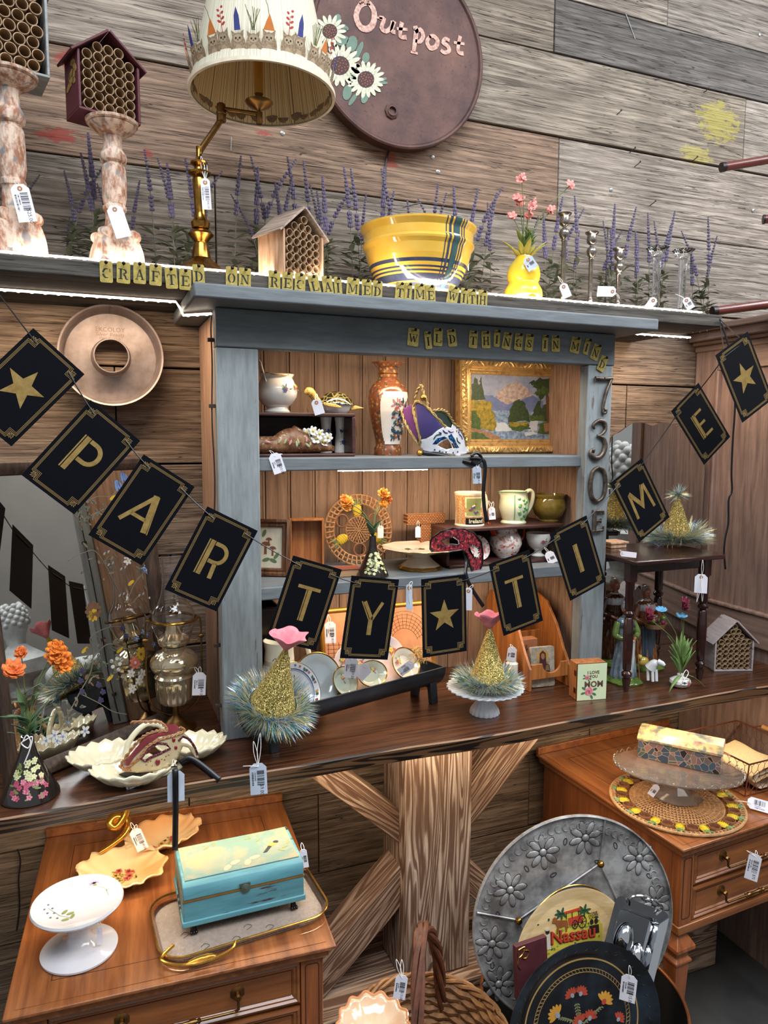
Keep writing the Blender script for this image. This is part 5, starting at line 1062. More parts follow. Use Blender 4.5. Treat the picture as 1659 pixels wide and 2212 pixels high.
# wicker letter T
wv = NT('woven_wicker'); br = wv.n('TexBrick', {'offset': .5}, Vector=wv.coord(), Scale=1., Color1=lin((206, 150, 98)), Color2=lin((176, 118, 70)), Mortar=lin((110, 66, 34))); br.inputs['Mortar Size'].default_value = .0012; br.inputs['Brick Width'].default_value = .008; br.inputs['Row Height'].default_value = .0045
mp2 = wv.t.nodes.new('ShaderNodeMapping'); wv.t.links.new(wv.coord(), mp2.inputs[0]); mp2.inputs['Rotation'].default_value = (PI/2, 0, 0); wv.t.links.new(mp2.outputs[0], br.inputs['Vector']); wv.out(br.outputs[0], .6); wv.bump(br.outputs[1], -.6, .002)
p = at(922, 1225, y=-.12); a = at(882, 1113, y=-.13); b = at(963, 1160, y=-.13); T_ = thing('wicker_letter', 'woven wicker letter T standing behind the gilt cake plate', 'letter', ((a.x+b.x)/2, -.11, Z2+.0005)); W_ = b.x-a.x; H_ = a.z-Z2; bt = a.z-b.z+.004
for (q, nm) in (([(-W_/2, H_-.028), (W_/2, H_-.028), (W_/2, H_), (-W_/2, H_)], 'crossbar'), ([(-.016, 0), (.016, 0), (.016, H_-.0281), (-.016, H_-.0281)], 'upright')): M().prism(q, -.015, .015, TR(rx=PI/2)).build(nm, wv.m, T_, bev=.002)
price_tag('blank tag hanging on the wicker letter T', at(903, 1142, y=-.150), w=.014, h=.03, loops=((.004, .01, .02),), barcode=False, ring=False)
# right riser
zr2 = at(1080, 1138, y=-.24).z; xa = at(972, 1138, y=-.24).x
r2 = thing('wooden_riser', 'dark brown open wooden riser on the right of the middle shelf', 'riser', (xa, -.24, Z2))
M().box((0, 0, zr2-Z2-.009), (1.200-xa, .19, zr2-Z2)).build('top_board', dk, r2, bev=.002); M().box((0, 0, 0), (1.200-xa, .19, .008)).build('bottom_board', dk, r2, bev=.002)
M().box((.001, .02, .0081), (.010, .19, zr2-Z2-.0091)).build('side_board', dk, r2, bev=.001); M().box((.0101, .182, .0081), (1.200-xa, .19, zr2-Z2-.0091)).build('back_board', dk, r2)
# mug
p = at(1014, 1130, y=-.185); k = mpp(p); mu = thing('souvenir_mug', 'cream mug with celtic border, bird panel and the word Ireland', 'mug', (p.x, -.185, zr2+.0005), .12); r_ = 32*k; h_ = at(1014, 1064, y=-.20).z-zr2
pr = [(0, 0), (r_*1.0, 0), (r_*1.02, .003), (r_*.97, .006), (r_*.95, h_*.5), (r_*1.03, h_*.93), (r_*1.06, h_*.97), (r_*1.06, h_), (r_*.99, h_), (r_*.90, h_*.5), (r_*.88, .006), (0, .006)]
M().lathe(pr, 44).build('mug_body', ivory, mu); m = M(); mug_handle(m, r_*.93, h_*.18, h_*.86, .026, .0048, TR(rz=.15)); m.build('handle', ivory, mu)
mc = [plain('celtic_brown', (150, 92, 50), .3, c2=(216, 176, 120), vs=300), plain('panel_green', (150, 158, 92), .3), plain('panel_black', (26, 22, 22), .3), plain('bird_red', (170, 52, 44), .3), plain('bird_blue', (50, 86, 150), .3), plain('panel_cream', (236, 222, 180), .3)]
m = M()
def patch(ci, a0, a1, z0, z1, off): m.mi = ci; a0 -= .45; a1 -= .45; n_ = max(2, int(abs(a1-a0)/.1)); m.lathe([(prof(pr[2:8], z)+off, z) for z in (z0, z0+(z1-z0)*.33, z0+(z1-z0)*.66, z1)], n_, a0=a0, a1=a1, cap=False)
patch(0, -2.9, .0, h_*.08, h_*.92, .0004); patch(2, -2.0, -.5, h_*.07, h_*.26, .0007); patch(5, -2.05, -.80, h_*.30, h_*.88, .0007); patch(1, -1.95, -.90, h_*.33, h_*.84, .001); 
for i in range(9): m.mi = (3, 4, 3, 4, 5)[i % 5]; a = -1.90+.06*(i-4)+.05*math.sin(i*3); z = h_*(.5+.03*i if i < 6 else .42); T = Matrix.Translation(V((math.cos(a)*(r_*.97+.0012), math.sin(a)*(r_*.97+.0012), z))) @ TR(rz=a+PI/2) @ TR(rx=PI/2); m.prism(ell(0, 0, .006, .0022, 8, i*.9), 0, .0004, T)
m.mi = 0
for i in range(10): m.mi = 5; a = -2.85; T = Matrix.Translation(V((math.cos(a)*(r_*.98+.0006), math.sin(a)*(r_*.98+.0006), h_*(.12+.08*i)))) @ TR(rz=a+PI/2) @ TR(rx=PI/2); m.stroke(ell(0, 0, .004, .002, 8, .7), .0008, 0, .0004, T, closed=True)
m.mi = 5; text_cyl(m, 'Ireland', .0155, r_*.975+.0008, -1.70, h_*.165, .0003); m.build('mug_print', mc, mu, smooth=0)
price_tag('white barcode tag hanging from the souvenir mug handle', at(1062, 1100, y=-.215), w=.018, h=.034, tilt=.1, loops=((-.004, .01, .022), (.004, .0, .02)), ring=False)
# leaf pitcher
p = at(1110, 1134, y=-.185); k = mpp(p); pi_ = thing('leaf_pitcher', 'cream pitcher with raised green leaves and thick handle on the right riser', 'pitcher', (p.x-.002, -.185, zr2+.0005), .1); h_ = at(1110, 1062, y=-.20).z-zr2; q = [(0, 0), (27, 0), (28, 3), (24, 8), (28, 20), (32, 36), (31, 52), (27, 64), (28, 72), (29, 74), (26, 74), (27, 40), (0, 30)]
q = [(a*k, b/74*h_) for a, b in q]
M().lathe(q, 44, wav=lambda a, r, z: 1+(.45*max(0, math.cos(a-PI))**12*((z/h_-.7)/.3) if z > h_*.7 else 0)).build('pitcher_body', glaze('pale_mint_cream', (216, 214, 188), (196, 206, 170)), pi_)
m = M(); m.tube(S([(24*k, 0, h_*.88), (42*k, 0, h_*1.0), (52*k, 0, h_*.86), (46*k, 0, h_*.5), (30*k, 0, h_*.22)], 6), .0058, 10); m.build('handle', glaze('pale_mint_cream', (0, 0, 0)), pi_)
m = M(); gl_ = glaze('leaf_relief_green', (112, 160, 92), (84, 136, 84)); rr = random.Random(6)
for i in range(14):
    z = h_*(.2+.045*i); a = -1.5+.35*math.sin(i*1.3); r_ = prof(q[:8], z); m.ball((r_*math.cos(a), r_*math.sin(a), z), .0052, 8, 6, (1, .5, .9), T=TR(rz=a+PI/2))
for a in (-2.15, -.75): m.tube([V((prof(q[:8], h_*t)*math.cos(a), prof(q[:8], h_*t)*math.sin(a), h_*t)) for t in (.15, .3, .5, .7, .9)], .0016, 6)
m.build('raised_leaves', gl_, pi_)
m = M(); m.lathe([(28.5*k, h_*.985), (29.4*k, h_*1.0), (27*k, h_*1.006)], 44, cap=False, wav=lambda a, r, z: 1+.45*max(0, math.cos(a-PI))**12); m.build('green_rim', gl_, pi_)
price_tag('white tag behind the leaf pitcher handle', at(1158, 1090, y=-.15), w=.024, h=.034, tilt=.3, loops=((-.006, .0, .015),), barcode=False, ring=False)
# olive pot
p = at(1205, 1130, y=-.17); k = mpp(p); h_ = at(1205, 1068, y=-.185).z-zr2; ol = thing('olive_pot', 'glossy olive green glazed pot at the right end of the riser', 'pot', (min(p.x, 1.198), -.17, zr2+.0005)); q = [(0, 0), (22, 0), (23, 3), (20, 6), (30, 16), (36, 32), (35, 48), (32, 56), (35, 63), (35, 66), (32, 66), (30, 50), (0, 20)]
M().lathe([(a*k, b/66*h_) for a, b in q], 44).build('pot_body', glaze('olive_glaze', (128, 110, 44), (98, 80, 26), .1, vs=40), ol)
# red and white creamer, saucer, rose cup
rw = NT('kutani_print'); vo = rw.n('TexVoronoi', Vector=rw.coord(), Scale=75.); n_ = rw.noise(rw.coord(), 90., 3.); rw.out(rw.mix(rw.mix(lin((226, 216, 206)), lin((196, 128, 116)), rw.ramp(n_, (.5, 0.), (.62, 1.))), lin((176, 52, 32)), rw.ramp(vo.outputs[0], (.22, 1.), (.28, 0.))), .15, Coat_Weight=.6)
orr = glaze('brick_red_glaze', (186, 66, 36)); p = at(1103, 1222, y=-.20); k = mpp(p); zb2 = Z2+.0085
cr_ = thing('red_white_creamer', 'red and white figured porcelain creamer on the riser floor', 'creamer', (p.x, -.17, zb2)); q = [(0, 0), (20, 0), (21, 3), (30, 14), (36, 30), (34, 44), (26, 54), (25, 60), (27, 64), (23, 60), (0, 50)]
M().lathe([(a*k, b*k) for a, b in q], 40).build('creamer_body', rw.m, cr_)
m = M(); m.tube(S([(30*k, 0, 28*k), (44*k, 0, 40*k), (46*k, 0, 60*k), (34*k, 0, 66*k), (24*k, 0, 58*k)], 5), .0034, 8); m.build('handle', orr, cr_)
m = M(); m.grid(lambda u, v: V((-k*(26+16*v), k*(u-.5)*26*(1-.7*v), k*(46+32*v-20*(1-abs(2*u-1))*.6))), 8, 4); m.build('spout', orr, cr_, solid=.002)
p = at(1035, 1225, y=-.2); sc2_ = thing('red_white_saucer', 'red and white figured saucer leaning behind the red lace mask', 'saucer', (p.x+.004, -.19, zb2+.033), rot=(PI/2-.35, 0, .2)); M().lathe([(0, 0), (.018, 0), (.033, .004), (.034, .005), (.018, .002), (0, .002)], 40).build('saucer_body', rw.m, sc2_)
p = at(1185, 1218, y=-.19); k = mpp(p); rc = thing('rose_teacup', 'footed white teacup with pink roses on the riser floor', 'teacup', (1.152, -.19, zb2)); q = [(0, 0), (14, 0), (15, 2), (8, 7), (8, 12), (20, 22), (26, 38), (27, 50), (25, 50), (18, 26), (0, 16)]; q = [(a*k, b*k) for a, b in q]; M().lathe(q, 36).build('cup_body', wht, rc)
m = M(); posy(m, (-.003, -prof(q[:8], 34*k)-.0006, 34*k), (0, -1, -.3), .011, 9, (0, 0)); m.build('rose_decal', DEC, rc, smooth=0)
price_tag('white square price tag hanging from the rose teacup', at(1186, 1196, y=-.252), w=.026, h=.034, tilt=.45, ring=False, loops=((-.004, .02, .016),), price='')
# red lace eye mask leaning on the cake plate
z5 = Zc(820, 1020, 3.19); lm = thing('red_lace_mask', 'red and black lace eye mask with beaded eye holes leaning on the cake plate', 'mask', at(985, 1190, y=-.29)); lo = lm.location
lace = NT('red_lace'); vo = lace.n('TexVoronoi', Vector=lace.coord(), Scale=140.); n_ = lace.noise(lace.coord(), 150., 4., .7); lace.out(lace.mix(lace.mix(lin((26, 12, 16)), lin((150, 30, 48)), lace.ramp(n_, (.46, 0.), (.52, 1.))), lin((206, 150, 90)), lace.ramp(n_, (.62, 0.), (.66, 1.))), .5)
def lf(off=0.):
    def f(x, y): px, py = z5(x, y); u = (x-345)/370; return at(px, py, y=-.275-.03*math.sin(PI*max(0, min(1, u*1.1)))-off+.02*max(0, (u-.75)))-lo
    return f
ol_ = [(350, 480), (365, 450), (420, 410), (500, 385), (580, 390), (650, 420), (700, 480), (712, 560), (708, 640), (680, 695), (640, 690), (620, 640), (600, 560), (570, 535), (500, 545), (430, 560), (375, 560), (348, 530)]
h1 = [(430, 480), (460, 455), (510, 450), (540, 470), (548, 500), (500, 495), (450, 500)]; h2 = [(612, 520), (640, 505), (675, 520), (690, 560), (680, 590), (640, 580), (618, 550)]
m = M(); sheet(m, ol_, lf(), 16, (h1, h2)); m.build('lace_face', lace.m, lm, solid=.002)
m = M(); m.tube([lf(.001)(*p) for p in ol_], .0024, 6, closed=True)
for h in (h1, h2): m.tube([lf(.001)(*p) for p in h], .0014, 6, closed=True)
m.build('black_piping', blk, lm)
m = M()
for h in (h1[2:5], h2[1:6]):
    for a, b in zip(h, h[1:]):
        for t in (0, .33, .66): m.ball(lf(.0025)(a[0]+(b[0]-a[0])*t, a[1]+(b[1]-a[1])*t), .0012, 6, 5)
m.build('beads', wht, lm)
m = M(); ribbon(m, [lf(-.004)(585, 545), lf(.002)(600, 620), at(1006, 1240, y=-.315)-lo, at(1018, 1270, y=-.32)-lo, at(1044, 1310, y=-.32)-lo], .010); ribbon(m, [at(1006, 1240, y=-.312)-lo, at(1000, 1262, y=-.32)-lo, at(1003, 1300, y=-.32)-lo], .009); m.build('ribbon', blk, lm, solid=.0006)
price_tag('pale blue string tag hanging between the letter Y card and the star card', at(884, 1268, y=-.455), w=.014, h=.058, tilt=.0, loops=((.006, .0, .012), (.008, 0, -.06)), barcode=False, col=plain('blue_tag', (0, 0, 0)))
price_tag('white string tag hanging right of the centre star card', at(1012, 1275, y=-.40), w=.018, h=.055, loops=((.012, .0, .012),), barcode=False)
# ================================================================ party banner
navy = plain('banner_navy', (3, 5, 12), .75, var=.1, vs=80, Specular_IOR_Level=.12); foil = plain('gold_foil', (182, 152, 92), .34, .55, .15, 60, c2=(150, 118, 62)); foill = plain('gold_line', (176, 146, 92), .4, .5)
CARDS = [('star', ((64, 709), (178, 807), (29, 965), (-85, 867))), ('P', ((195, 864), (303, 953.5), (160, 1110), (47, 1026))), ('A', ((312, 982), (423.5, 1054), (304.4, 1220), (187.5, 1153.7))), ('R', ((447, 1093.4), (558, 1147), (467, 1321), (355.6, 1272.8))), ('T', ((633.7, 1200), (737.5, 1230), (684, 1406), (573, 1379.5))), ('Y', ((758, 1242.8), (860, 1251), (839, 1426), (735.4, 1422))), ('star', ((906.8, 1250.4), (1004, 1239.4), (1011, 1407), (915, 1422))), ('T', ((1052.6, 1218), (1140.4, 1187.7), (1175, 1340.4), (1091, 1374))), ('I', ((1179, 1154), (1261.4, 1111), (1316, 1256.7), (1237, 1298.4))), ('M', ((1317.8, 1044), (1384.8, 988.5), (1447, 1118.7), (1381.5, 1171))), ('E', ((1451, 886.8), (1508, 826.6), (1576.5, 945), (1521, 1004))), ('star', ((1513, 789.7), (1586.8, 733.6), (1702, 839), (1628, 895.5)))]
CW, CH = .113, .182
DL = {
 'P': [([(-.30, -.5), (-.30, .5)], .035), ([(-.19, -.5), (-.19, .5)], .13), ([(-.1, .44), (.08, .44)]+arc(.08, .17, .25, .27, 90, -90, 12)+[(-.1, -.10)], .115)],
 'A': [([(-.40, -.48), (.10, .44)], .11), ([(.10, .5), (.34, -.5)], .15), ([(.19, .5), (.45, -.5)], .03), ([(-.22, -.20), (.2, -.20)], .10)],
 'R': [([(-.30, -.5), (-.30, .5)], .035), ([(-.19, -.5), (-.19, .5)], .13), ([(-.1, .44), (.08, .44)]+arc(.08, .19, .24, .25, 90, -90, 12)+[(-.1, -.06)], .11), ([(.12, -.06), (.16, -.5)], .12)],
 'T': [([(-.36, .46), (.36, .46)], .10), ([(-.06, .42), (-.06, -.5)], .035), ([(.04, .42), (.04, -.5)], .12)],
 'Y': [([(-.33, .5), (-.03, -.05), (-.03, -.5)], .035), ([(-.23, .5), (.045, .02), (.045, -.5)], .11), ([(.36, .5), (.06, -.04)], .10)],
 'I': [([(-.07, .5), (-.07, -.5)], .035), ([(.03, .5), (.03, -.5)], .13)],
 'M': [([(-.40, -.5), (-.34, .44)], .11), ([(-.34, .46), (.0, -.22), (.33, .46)], .11), ([(-.27, .5), (.0, -.06), (.24, .5)], .03), ([(.36, .46), (.43, -.5)], .11)],
 'E': [([(-.24, .5), (-.24, -.5)], .035), ([(-.13, .5), (-.13, -.5)], .13), ([(-.1, .45), (.30, .45)], .10), ([(-.1, .02), (.22, .02)], .10), ([(-.1, -.45), (.32, -.45)], .10)],
}
def star_poly(r, n=5, k=.40): return [((r if i % 2 == 0 else r*k)*math.sin(PI*i/n), (r if i % 2 == 0 else r*k)*math.cos(PI*i/n)) for i in range(2*n)]
bm_ = M(); T0 = TR(rx=PI/2); a0, b0 = CW/2, CH/2
for k in range(3):
    i_ = .0065+.0019*k; a, b = a0-i_, b0-i_; n_ = .0125+.0004*k
    pts = [(-a+n_, -b), (a-n_, -b), (a-n_, -b+n_*.72), (a-n_*.72+.0, -b+n_*.72), (a, -b+n_), (a, b-n_), (a-n_*.72, b-n_*.72), (a-n_, b-n_*.72), (a-n_, b), (-a+n_, b), (-a+n_, b-n_*.72), (-a+n_*.72, b-n_*.72), (-a, b-n_), (-a, -b+n_), (-a+n_*.72, -b+n_*.72), (-a+n_, -b+n_*.72)]
    pts = [(-a+n_, -b), (a-n_, -b), (a-n_, -b+n_), (a, -b+n_), (a, b-n_), (a-n_, b-n_), (a-n_, b), (-a+n_, b), (-a+n_, b-n_), (-a, b-n_), (-a, -b+n_), (-a+n_, -b+n_)]
    bm_.stroke(pts, .00065, .0004, .0007, T0, closed=True)
for sx in (-1, 1):
    for sy in (-1, 1):
        cx_, cy_ = sx*(a0-.0065-.0125), sy*(b0-.0065-.0125)
        for j in range(5):
            an = math.atan2(sy, sx)+R((j-2)*17); L = .0105-.0014*abs(j-2); p_ = (cx_+.003*math.cos(an), cy_+.003*math.sin(an)); q_ = (cx_+L*1.25*math.cos(an), cy_+L*1.25*math.sin(an))
            bm_.stroke([p_, q_], .00065, .0004, .0007, T0)
            q2 = (cx_+L*1.0*math.cos(an+.16), cy_+L*1.0*math.sin(an+.16)); bm_.stroke([q_, q2], .0008, .0004, .0007, T0)
_bord = bm_.build('gold_border', foill, None, smooth=0); _bordme = _bord.data; bpy.data.objects.remove(_bord)
_cm = M(); _cm.prism([(-a0, -b0), (a0, -b0), (a0, b0), (-a0, b0)], -.0004, .0004, T0)
_co = _cm.build('card', navy, None, smooth=0, bev=0); _cme = _co.data; bpy.data.objects.remove(_co)
holes = []
nm_ = {'star': ['gold star card at the far left end of the banner', 'gold star card at the centre of the banner', 'gold star card at the far right end of the banner'], 'T': ['letter T card, left one, before the cabinet post', 'letter T card right of the centre star']}
cnt = {}
for ch, q in CARDS:
    Yc = -.60 if q[0][0] == 1513 else -.45
    P3 = [at(x, y, y=Yc) for x, y in q]; c = sum(P3, V((0, 0, 0)))/4; d = ((P3[1]-P3[0])+(P3[2]-P3[3])); ang = -math.atan2(d.z, d.x); cnt[ch] = cnt.get(ch, 0)+1
    lb = nm_[ch][cnt[ch]-1] if ch in nm_ else 'letter %s card of the banner' % ch
    t = thing('banner_card', 'navy '+lb+', with gold deco border', 'banner card', c, rot=(0, ang, 0), group='navy and gold party banner cards')
    for nn, me in (('card', _cme), ('gold_border', _bordme)):
        o = bpy.data.objects.new(nn, me); COL.objects.link(o); o.parent = t
    m = M()
    if ch == 'star': m.prism(star_poly(.0385), .0004, .0008, T0)
    else:
        for pts, w_ in DL[ch]: m.stroke([(x*.071, y*.074) for x, y in pts], w_*.072, .0004, .0008, T0)
    m.build('gold_star' if ch == 'star' else 'gold_letter', foil, t, smooth=0)
    m = M(); hs_ = [(-a0*.62, b0-.0165), (a0*.62, b0-.0165)]
    for h in hs_: m.stroke(ell(h[0], h[1], .0018, .0018, 12), .0007, .0004, .0008, T0, closed=True)
    m.build('eyelets', foill, t, smooth=0)
    Mx = Matrix.Translation(c) @ Euler((0, ang, 0)).to_matrix().to_4x4(); holes += [Mx @ V((h[0], -.0016, h[1])) for h in hs_]
m = M(); m.tube([at(-60, 560, y=-.45)]+[holes[0]], .0013, 6)
for i in range(0, len(holes)-1):
    if i % 2 == 0: m.tube([holes[i]+V((0, .003, 0)), holes[i+1]+V((0, .003, 0))], .0013, 6)
    else: a, b = holes[i], holes[i+1]; m.tube(S([a, (a+b)/2+V((0, 0, -.002)), b], 4), .0013, 6)
ends = V((1.600, -.364, 1.968)); m.tube([holes[-1]+V((0, .003, 0)), holes[-2]], .0013, 6); m.tube([holes[-2], (holes[-2]+ends)/2, ends], .0013, 6); m.tube([holes[-1], ends], .0013, 6)
tag(m.build('bunting_string', blk), 'thin black cord carrying the party banner cards across the cabinet', 'cord')
m = M(); rp = [ends+V((0, -.003, 0))]+[at(x, y, y=-.38) for x, y in ((1585, 790), (1588, 870), (1583, 950), (1580, 1020), (1581, 1060), (1574, 1080), (1573, 1130), (1567, 1160), (1564, 1190), (1567, 1230))]; ribbon(m, rp, .0055, side=(-.4, -1, 0))
tag(m.build('hanging_ribbon', blk, solid=.0006), 'long crinkled black ribbon tail hanging from the shelf end at the right', 'ribbon')

# ================================================================ counter: left side
ZC = CT+.0005
# leaning mirror with painted flowers
MA = V((-.185, -.395, ZC)); MB_ = V((.150, -.145, ZC)); du = (MB_-MA); MWd = du.length; du.normalize(); MH = .635; lean = R(7)
nrm = V((du.y, -du.x, 0)); vv = (V((0, 0, 1))*math.cos(lean)-nrm*math.sin(lean)); nn_ = nrm*math.cos(lean)+V((0, 0, 1))*math.sin(lean)
MT = Matrix((du, vv, nn_)).transposed().to_4x4(); MT.translation = MA
mir = thing('floral_mirror', 'old dark wood framed mirror painted with flowers leaning at the left end of the counter', 'mirror', MA); MT0 = MT.copy(); MT0.translation = V((0, 0, 0))
frw = wood('mirror_frame_wood', (36, 26, 20), (86, 62, 46), 2, along=.1, rough=.6); fw = .028
m = M(); mould(m, MWd, MH, [(0, -.006), (0, .018), (.004, .022), (.014, .020), (.022, .014), (.026, .012), (fw, .006), (fw, -.006), (0, -.006)], MT0 @ TR((MWd/2, MH/2, 0))); m.build('frame', frw, mir, bev=.001)
mm = NT('silver_mirror'); mm.out(lin((206, 204, 200)), .015, 1.); m = M(); m.prism([(fw-.003, fw-.003), (MWd-fw+.003, fw-.003), (MWd-fw+.003, MH-fw+.003), (fw-.003, MH-fw+.003)], .001, .004, MT0); m.build('mirror_glass', mm.m, mir, smooth=0)
def onm(px, py, off=.0046):
    d = (at(px, py, y=0)-CAM).normalized(); t = (MA-CAM).dot(nn_)/d.dot(nn_); p = CAM+t*d-MA; return (p.dot(du), p.dot(vv))
zL = Zc(0, 1000, 3.318); m = M(); rr = random.Random(4)
pcolm = [plain('vine_grey', (112, 106, 88), .6), plain('petal_white', (206, 202, 196), .6), plain('petal_blue', (110, 134, 178), .6), plain('berry_purple', (62, 54, 84), .5), plain('petal_rose', (206, 110, 90), .6), plain('petal_gold', (206, 164, 44), .6), plain('vine_sage', (84, 92, 76), .6), plain('bud_brown', (116, 82, 56), .6)]
def mvine(pts, w=.0016, ci=0): m.mi = ci; q = S([V(onm(*zL(x, y))+(0,)) for x, y in pts], 5); m.stroke([(p[0], p[1]) for p in q], w, .0042, .0048, MT0)
def mell(x, y, rx, ry, rot, ci, off=0.): cx_, cy_ = onm(*zL(x, y)); m.mi = ci; m.prism(ell(cx_, cy_, rx, ry, 10, rot), .0042, .0050+off, MT0)
def mflower(x, y, r, n_, ci, cc_=5):
    cx_, cy_ = onm(*zL(x, y))
    for i in range(n_): a = i*2*PI/n_+x; m.mi = ci; m.prism(ell(cx_+.6*r*math.cos(a), cy_+.6*r*math.sin(a), r*.45, r*.27, 9, a), .0042, .0050+.0001*(i % 2), MT0)
    m.mi = cc_; m.prism(ell(cx_, cy_, r*.22, r*.22, 9), .0050, .0054, MT0)
for v_ in ([(1080, 1080), (1000, 950), (900, 1000), (700, 660), (600, 640), (480, 700)], [(640, 1420), (760, 1300), (900, 1330), (980, 1400), (1040, 1300), (1090, 1050), (1100, 700)], [(300, 1980), (420, 1900), (560, 1650), (640, 1500), (660, 1350), (640, 1250), (760, 1180), (860, 1170)], [(560, 1650), (700, 1720), (800, 1780), (900, 1800)], [(640, 260), (700, 240), (800, 230), (860, 120)], [(560, 420), (640, 380), (740, 330)], [(900, 1000), (960, 860), (1050, 760)]): mvine(v_)
for i in range(150):
    a = rr.choice([(600, 400, 120, 90), (750, 720, 220, 120), (1020, 850, 120, 200), (800, 1330, 200, 180), (640, 1480, 140, 160), (900, 1500, 180, 150), (500, 1750, 200, 150), (1040, 1250, 70, 220), (680, 330, 130, 100)])
    mell(a[0]+rr.gauss(0, .4)*a[2], a[1]+rr.gauss(0, .4)*a[3], rr.uniform(.003, .009), rr.uniform(.0012, .003), rr.uniform(0, 3), rr.choice((0, 0, 0, 6, 6, 7)))
for x, y in ((880, 100), (840, 160)): [mell(x+d*16, y+abs(d)*6, .004, .013, .3+d*.25, 2) for d in (-1, 0, 1)]
mflower(660, 1060, .020, 11, 7); mflower(660, 1090, .014, 9, 5, 7); mflower(1000, 1370, .016, 8, 5, 7); mflower(960, 1430, .0155, 8, 4, 1); mflower(955, 1445, .009, 6, 4, 4)
for x, y in ((930, 1510), (990, 1560), (940, 1620), (1090, 850), (1085, 960), (905, 700), (1010, 1510)): mflower(x, y, .011, 6, 1, 5)
for x, y in ((790, 1420), (830, 1400), (850, 1440), (800, 1460), (840, 1480), (860, 1410)): mell(x, y, .0048, .0042, 0, 1)
for x, y in ((870, 1180), (895, 1240), (570, 1560), (580, 1640), (700, 1590), (730, 1640), (580, 1490), (715, 1700)):
    for j in range(10): a = j*2.4; mell(x+15*math.sqrt(j/9)*math.cos(a), y+20*math.sqrt(j/9)*math.sin(a), .0022, .0022, 0, 3, .0002*(j % 3))
for x, y in ((1020, 1210), (1045, 1230), (970, 1260), (1040, 770), (1020, 750), (1095, 1300), (1060, 790)): mflower(x, y, .007, 5, 2, 1)
for x, y in ((380, 1950), (440, 1960), (320, 1990), (400, 1990), (600, 1920), (480, 1860)): mflower(x, y, .012, 5, 1 if x != 480 else 0, 2)
for x, y in ((780, 1540), (850, 1340), (930, 860), (800, 250), (600, 1340)): mell(x, y, .010, .0038, .5, 5)
for x, y in ((740, 650), (770, 730), (860, 760), (850, 950), (990, 950)): [mell(x+(j % 3)*14, y+(j//3)*18-j*6, .004, .0018, .8, 1 if j % 2 else 0) for j in range(6)]
m.build('painted_flowers', pcolm, mir, smooth=0)
# hurricane oil lamp on a gimbal bracket
p = at(378, 1578, z=ZC); ol_l = thing('oil_lamp', 'brass and glass hurricane oil lamp on a gimbal stand by the left cabinet post', 'lamp', (p.x+.004, p.y+.015, ZC)); yl = p.y+.015; k = mpp(p); xl = ol_l.location.x
zl = lambda py: at(378, py, y=yl).z-ZC
chrome_b = plain('polished_brass_silver', (224, 212, 186), .12, .8, .15, 20, c2=(186, 164, 124))
M().lathe([(0, 0), (.046, 0), (.047, .004), (.040, .010), (.026, .016), (.018, .024), (.008, .032), (.006, zl(1525)), (.010, zl(1520)), (0, zl(1518))], 40).build('weighted_foot', brassd, ol_l)
q = [(0, zl(1520)), (30*k, zl(1516)), (38*k, zl(1505)), (40*k, zl(1470)), (41*k, zl(1462)), (43*k, zl(1458)), (38*k, zl(1452)), (46*k, zl(1445)), (51*k, zl(1432)), (50*k, zl(1422)), (38*k, zl(1408)), (24*k, zl(1400)), (24*k, zl(1394)), (0, zl(1394))]
M().lathe(q[:4], 60, wav=lambda a, r, z: 1+.025*math.cos(24*a), cap=False).build('fluted_cup', chrome_b, ol_l); M().lathe(q[3:], 48, cap=False).build('font', chrome_b, ol_l)
M().lathe([(20*k, zl(1393)), (30*k, zl(1390)), (34*k, zl(1382)), (33*k, zl(1376)), (18*k, zl(1366)), (15*k, zl(1352)), (14*k, zl(1346)), (6*k, zl(1342)), (0, zl(1342))], 32).build('burner', chrome_b, ol_l)
m = M(); m.tube([(30*k, 0, zl(1386)), (46*k, -.003, zl(1386))], .0012, 6); m.lathe([(0, 0), (.005, 0), (.005, .0015), (0, .0015)], 14, T=TR((46*k, -.003, zl(1386)), ry=PI/2)); m.build('wick_knob', brassd, ol_l)
gq = [(31*k, zl(1390)), (36*k, zl(1375)), (44*k, zl(1352)), (46*k, zl(1335)), (41*k, zl(1315)), (30*k, zl(1298)), (23*k, zl(1270)), (21*k, zl(1230)), (22*k, zl(1200))]
gqs = [(v_[0], v_[2]) for v_ in S([(a, 0, b) for a, b in gq], 4)]
M().lathe(gqs+[(a-.0016, b) for a, b in gqs[::-1]], 48, cap=False).build('glass_chimney', glass('clear_glass', (250, 250, 250), .01), ol_l)
m = M(); m.tube([V((50*k*math.cos(a), 50*k*math.sin(a), zl(1336))) for a in [2*PI*i/48 for i in range(48)]], .0032, 8, closed=True); m.build('chimney_ring', brass, ol_l)
m = M()
for s in (-1, 1): m.tube(S([(s*50*k, 0, zl(1336)), (s*57*k, 0, zl(1345)), (s*58*k, 0, zl(1420)), (s*57*k, 0, zl(1480)), (s*46*k, 0, zl(1520)), (s*18*k, 0, zl(1540)), (0, 0, zl(1542))], 5), .0022, 8); m.lathe([(0, -.006), (.004, -.006), (.0055, 0), (.004, .006), (0, .006)], 14, T=TR((s*58*k, 0, zl(1378)), ry=PI/2))
m.build('gimbal_yoke', brassd, ol_l)
price_tag('white barcode price tag hanging right of the oil lamp', at(431, 1458, y=yl-.05), w=.030, h=.054, tilt=-.06, price='$49.00', ring=False, loops=((-.008, .02, .014), (.003, .01, .016)))
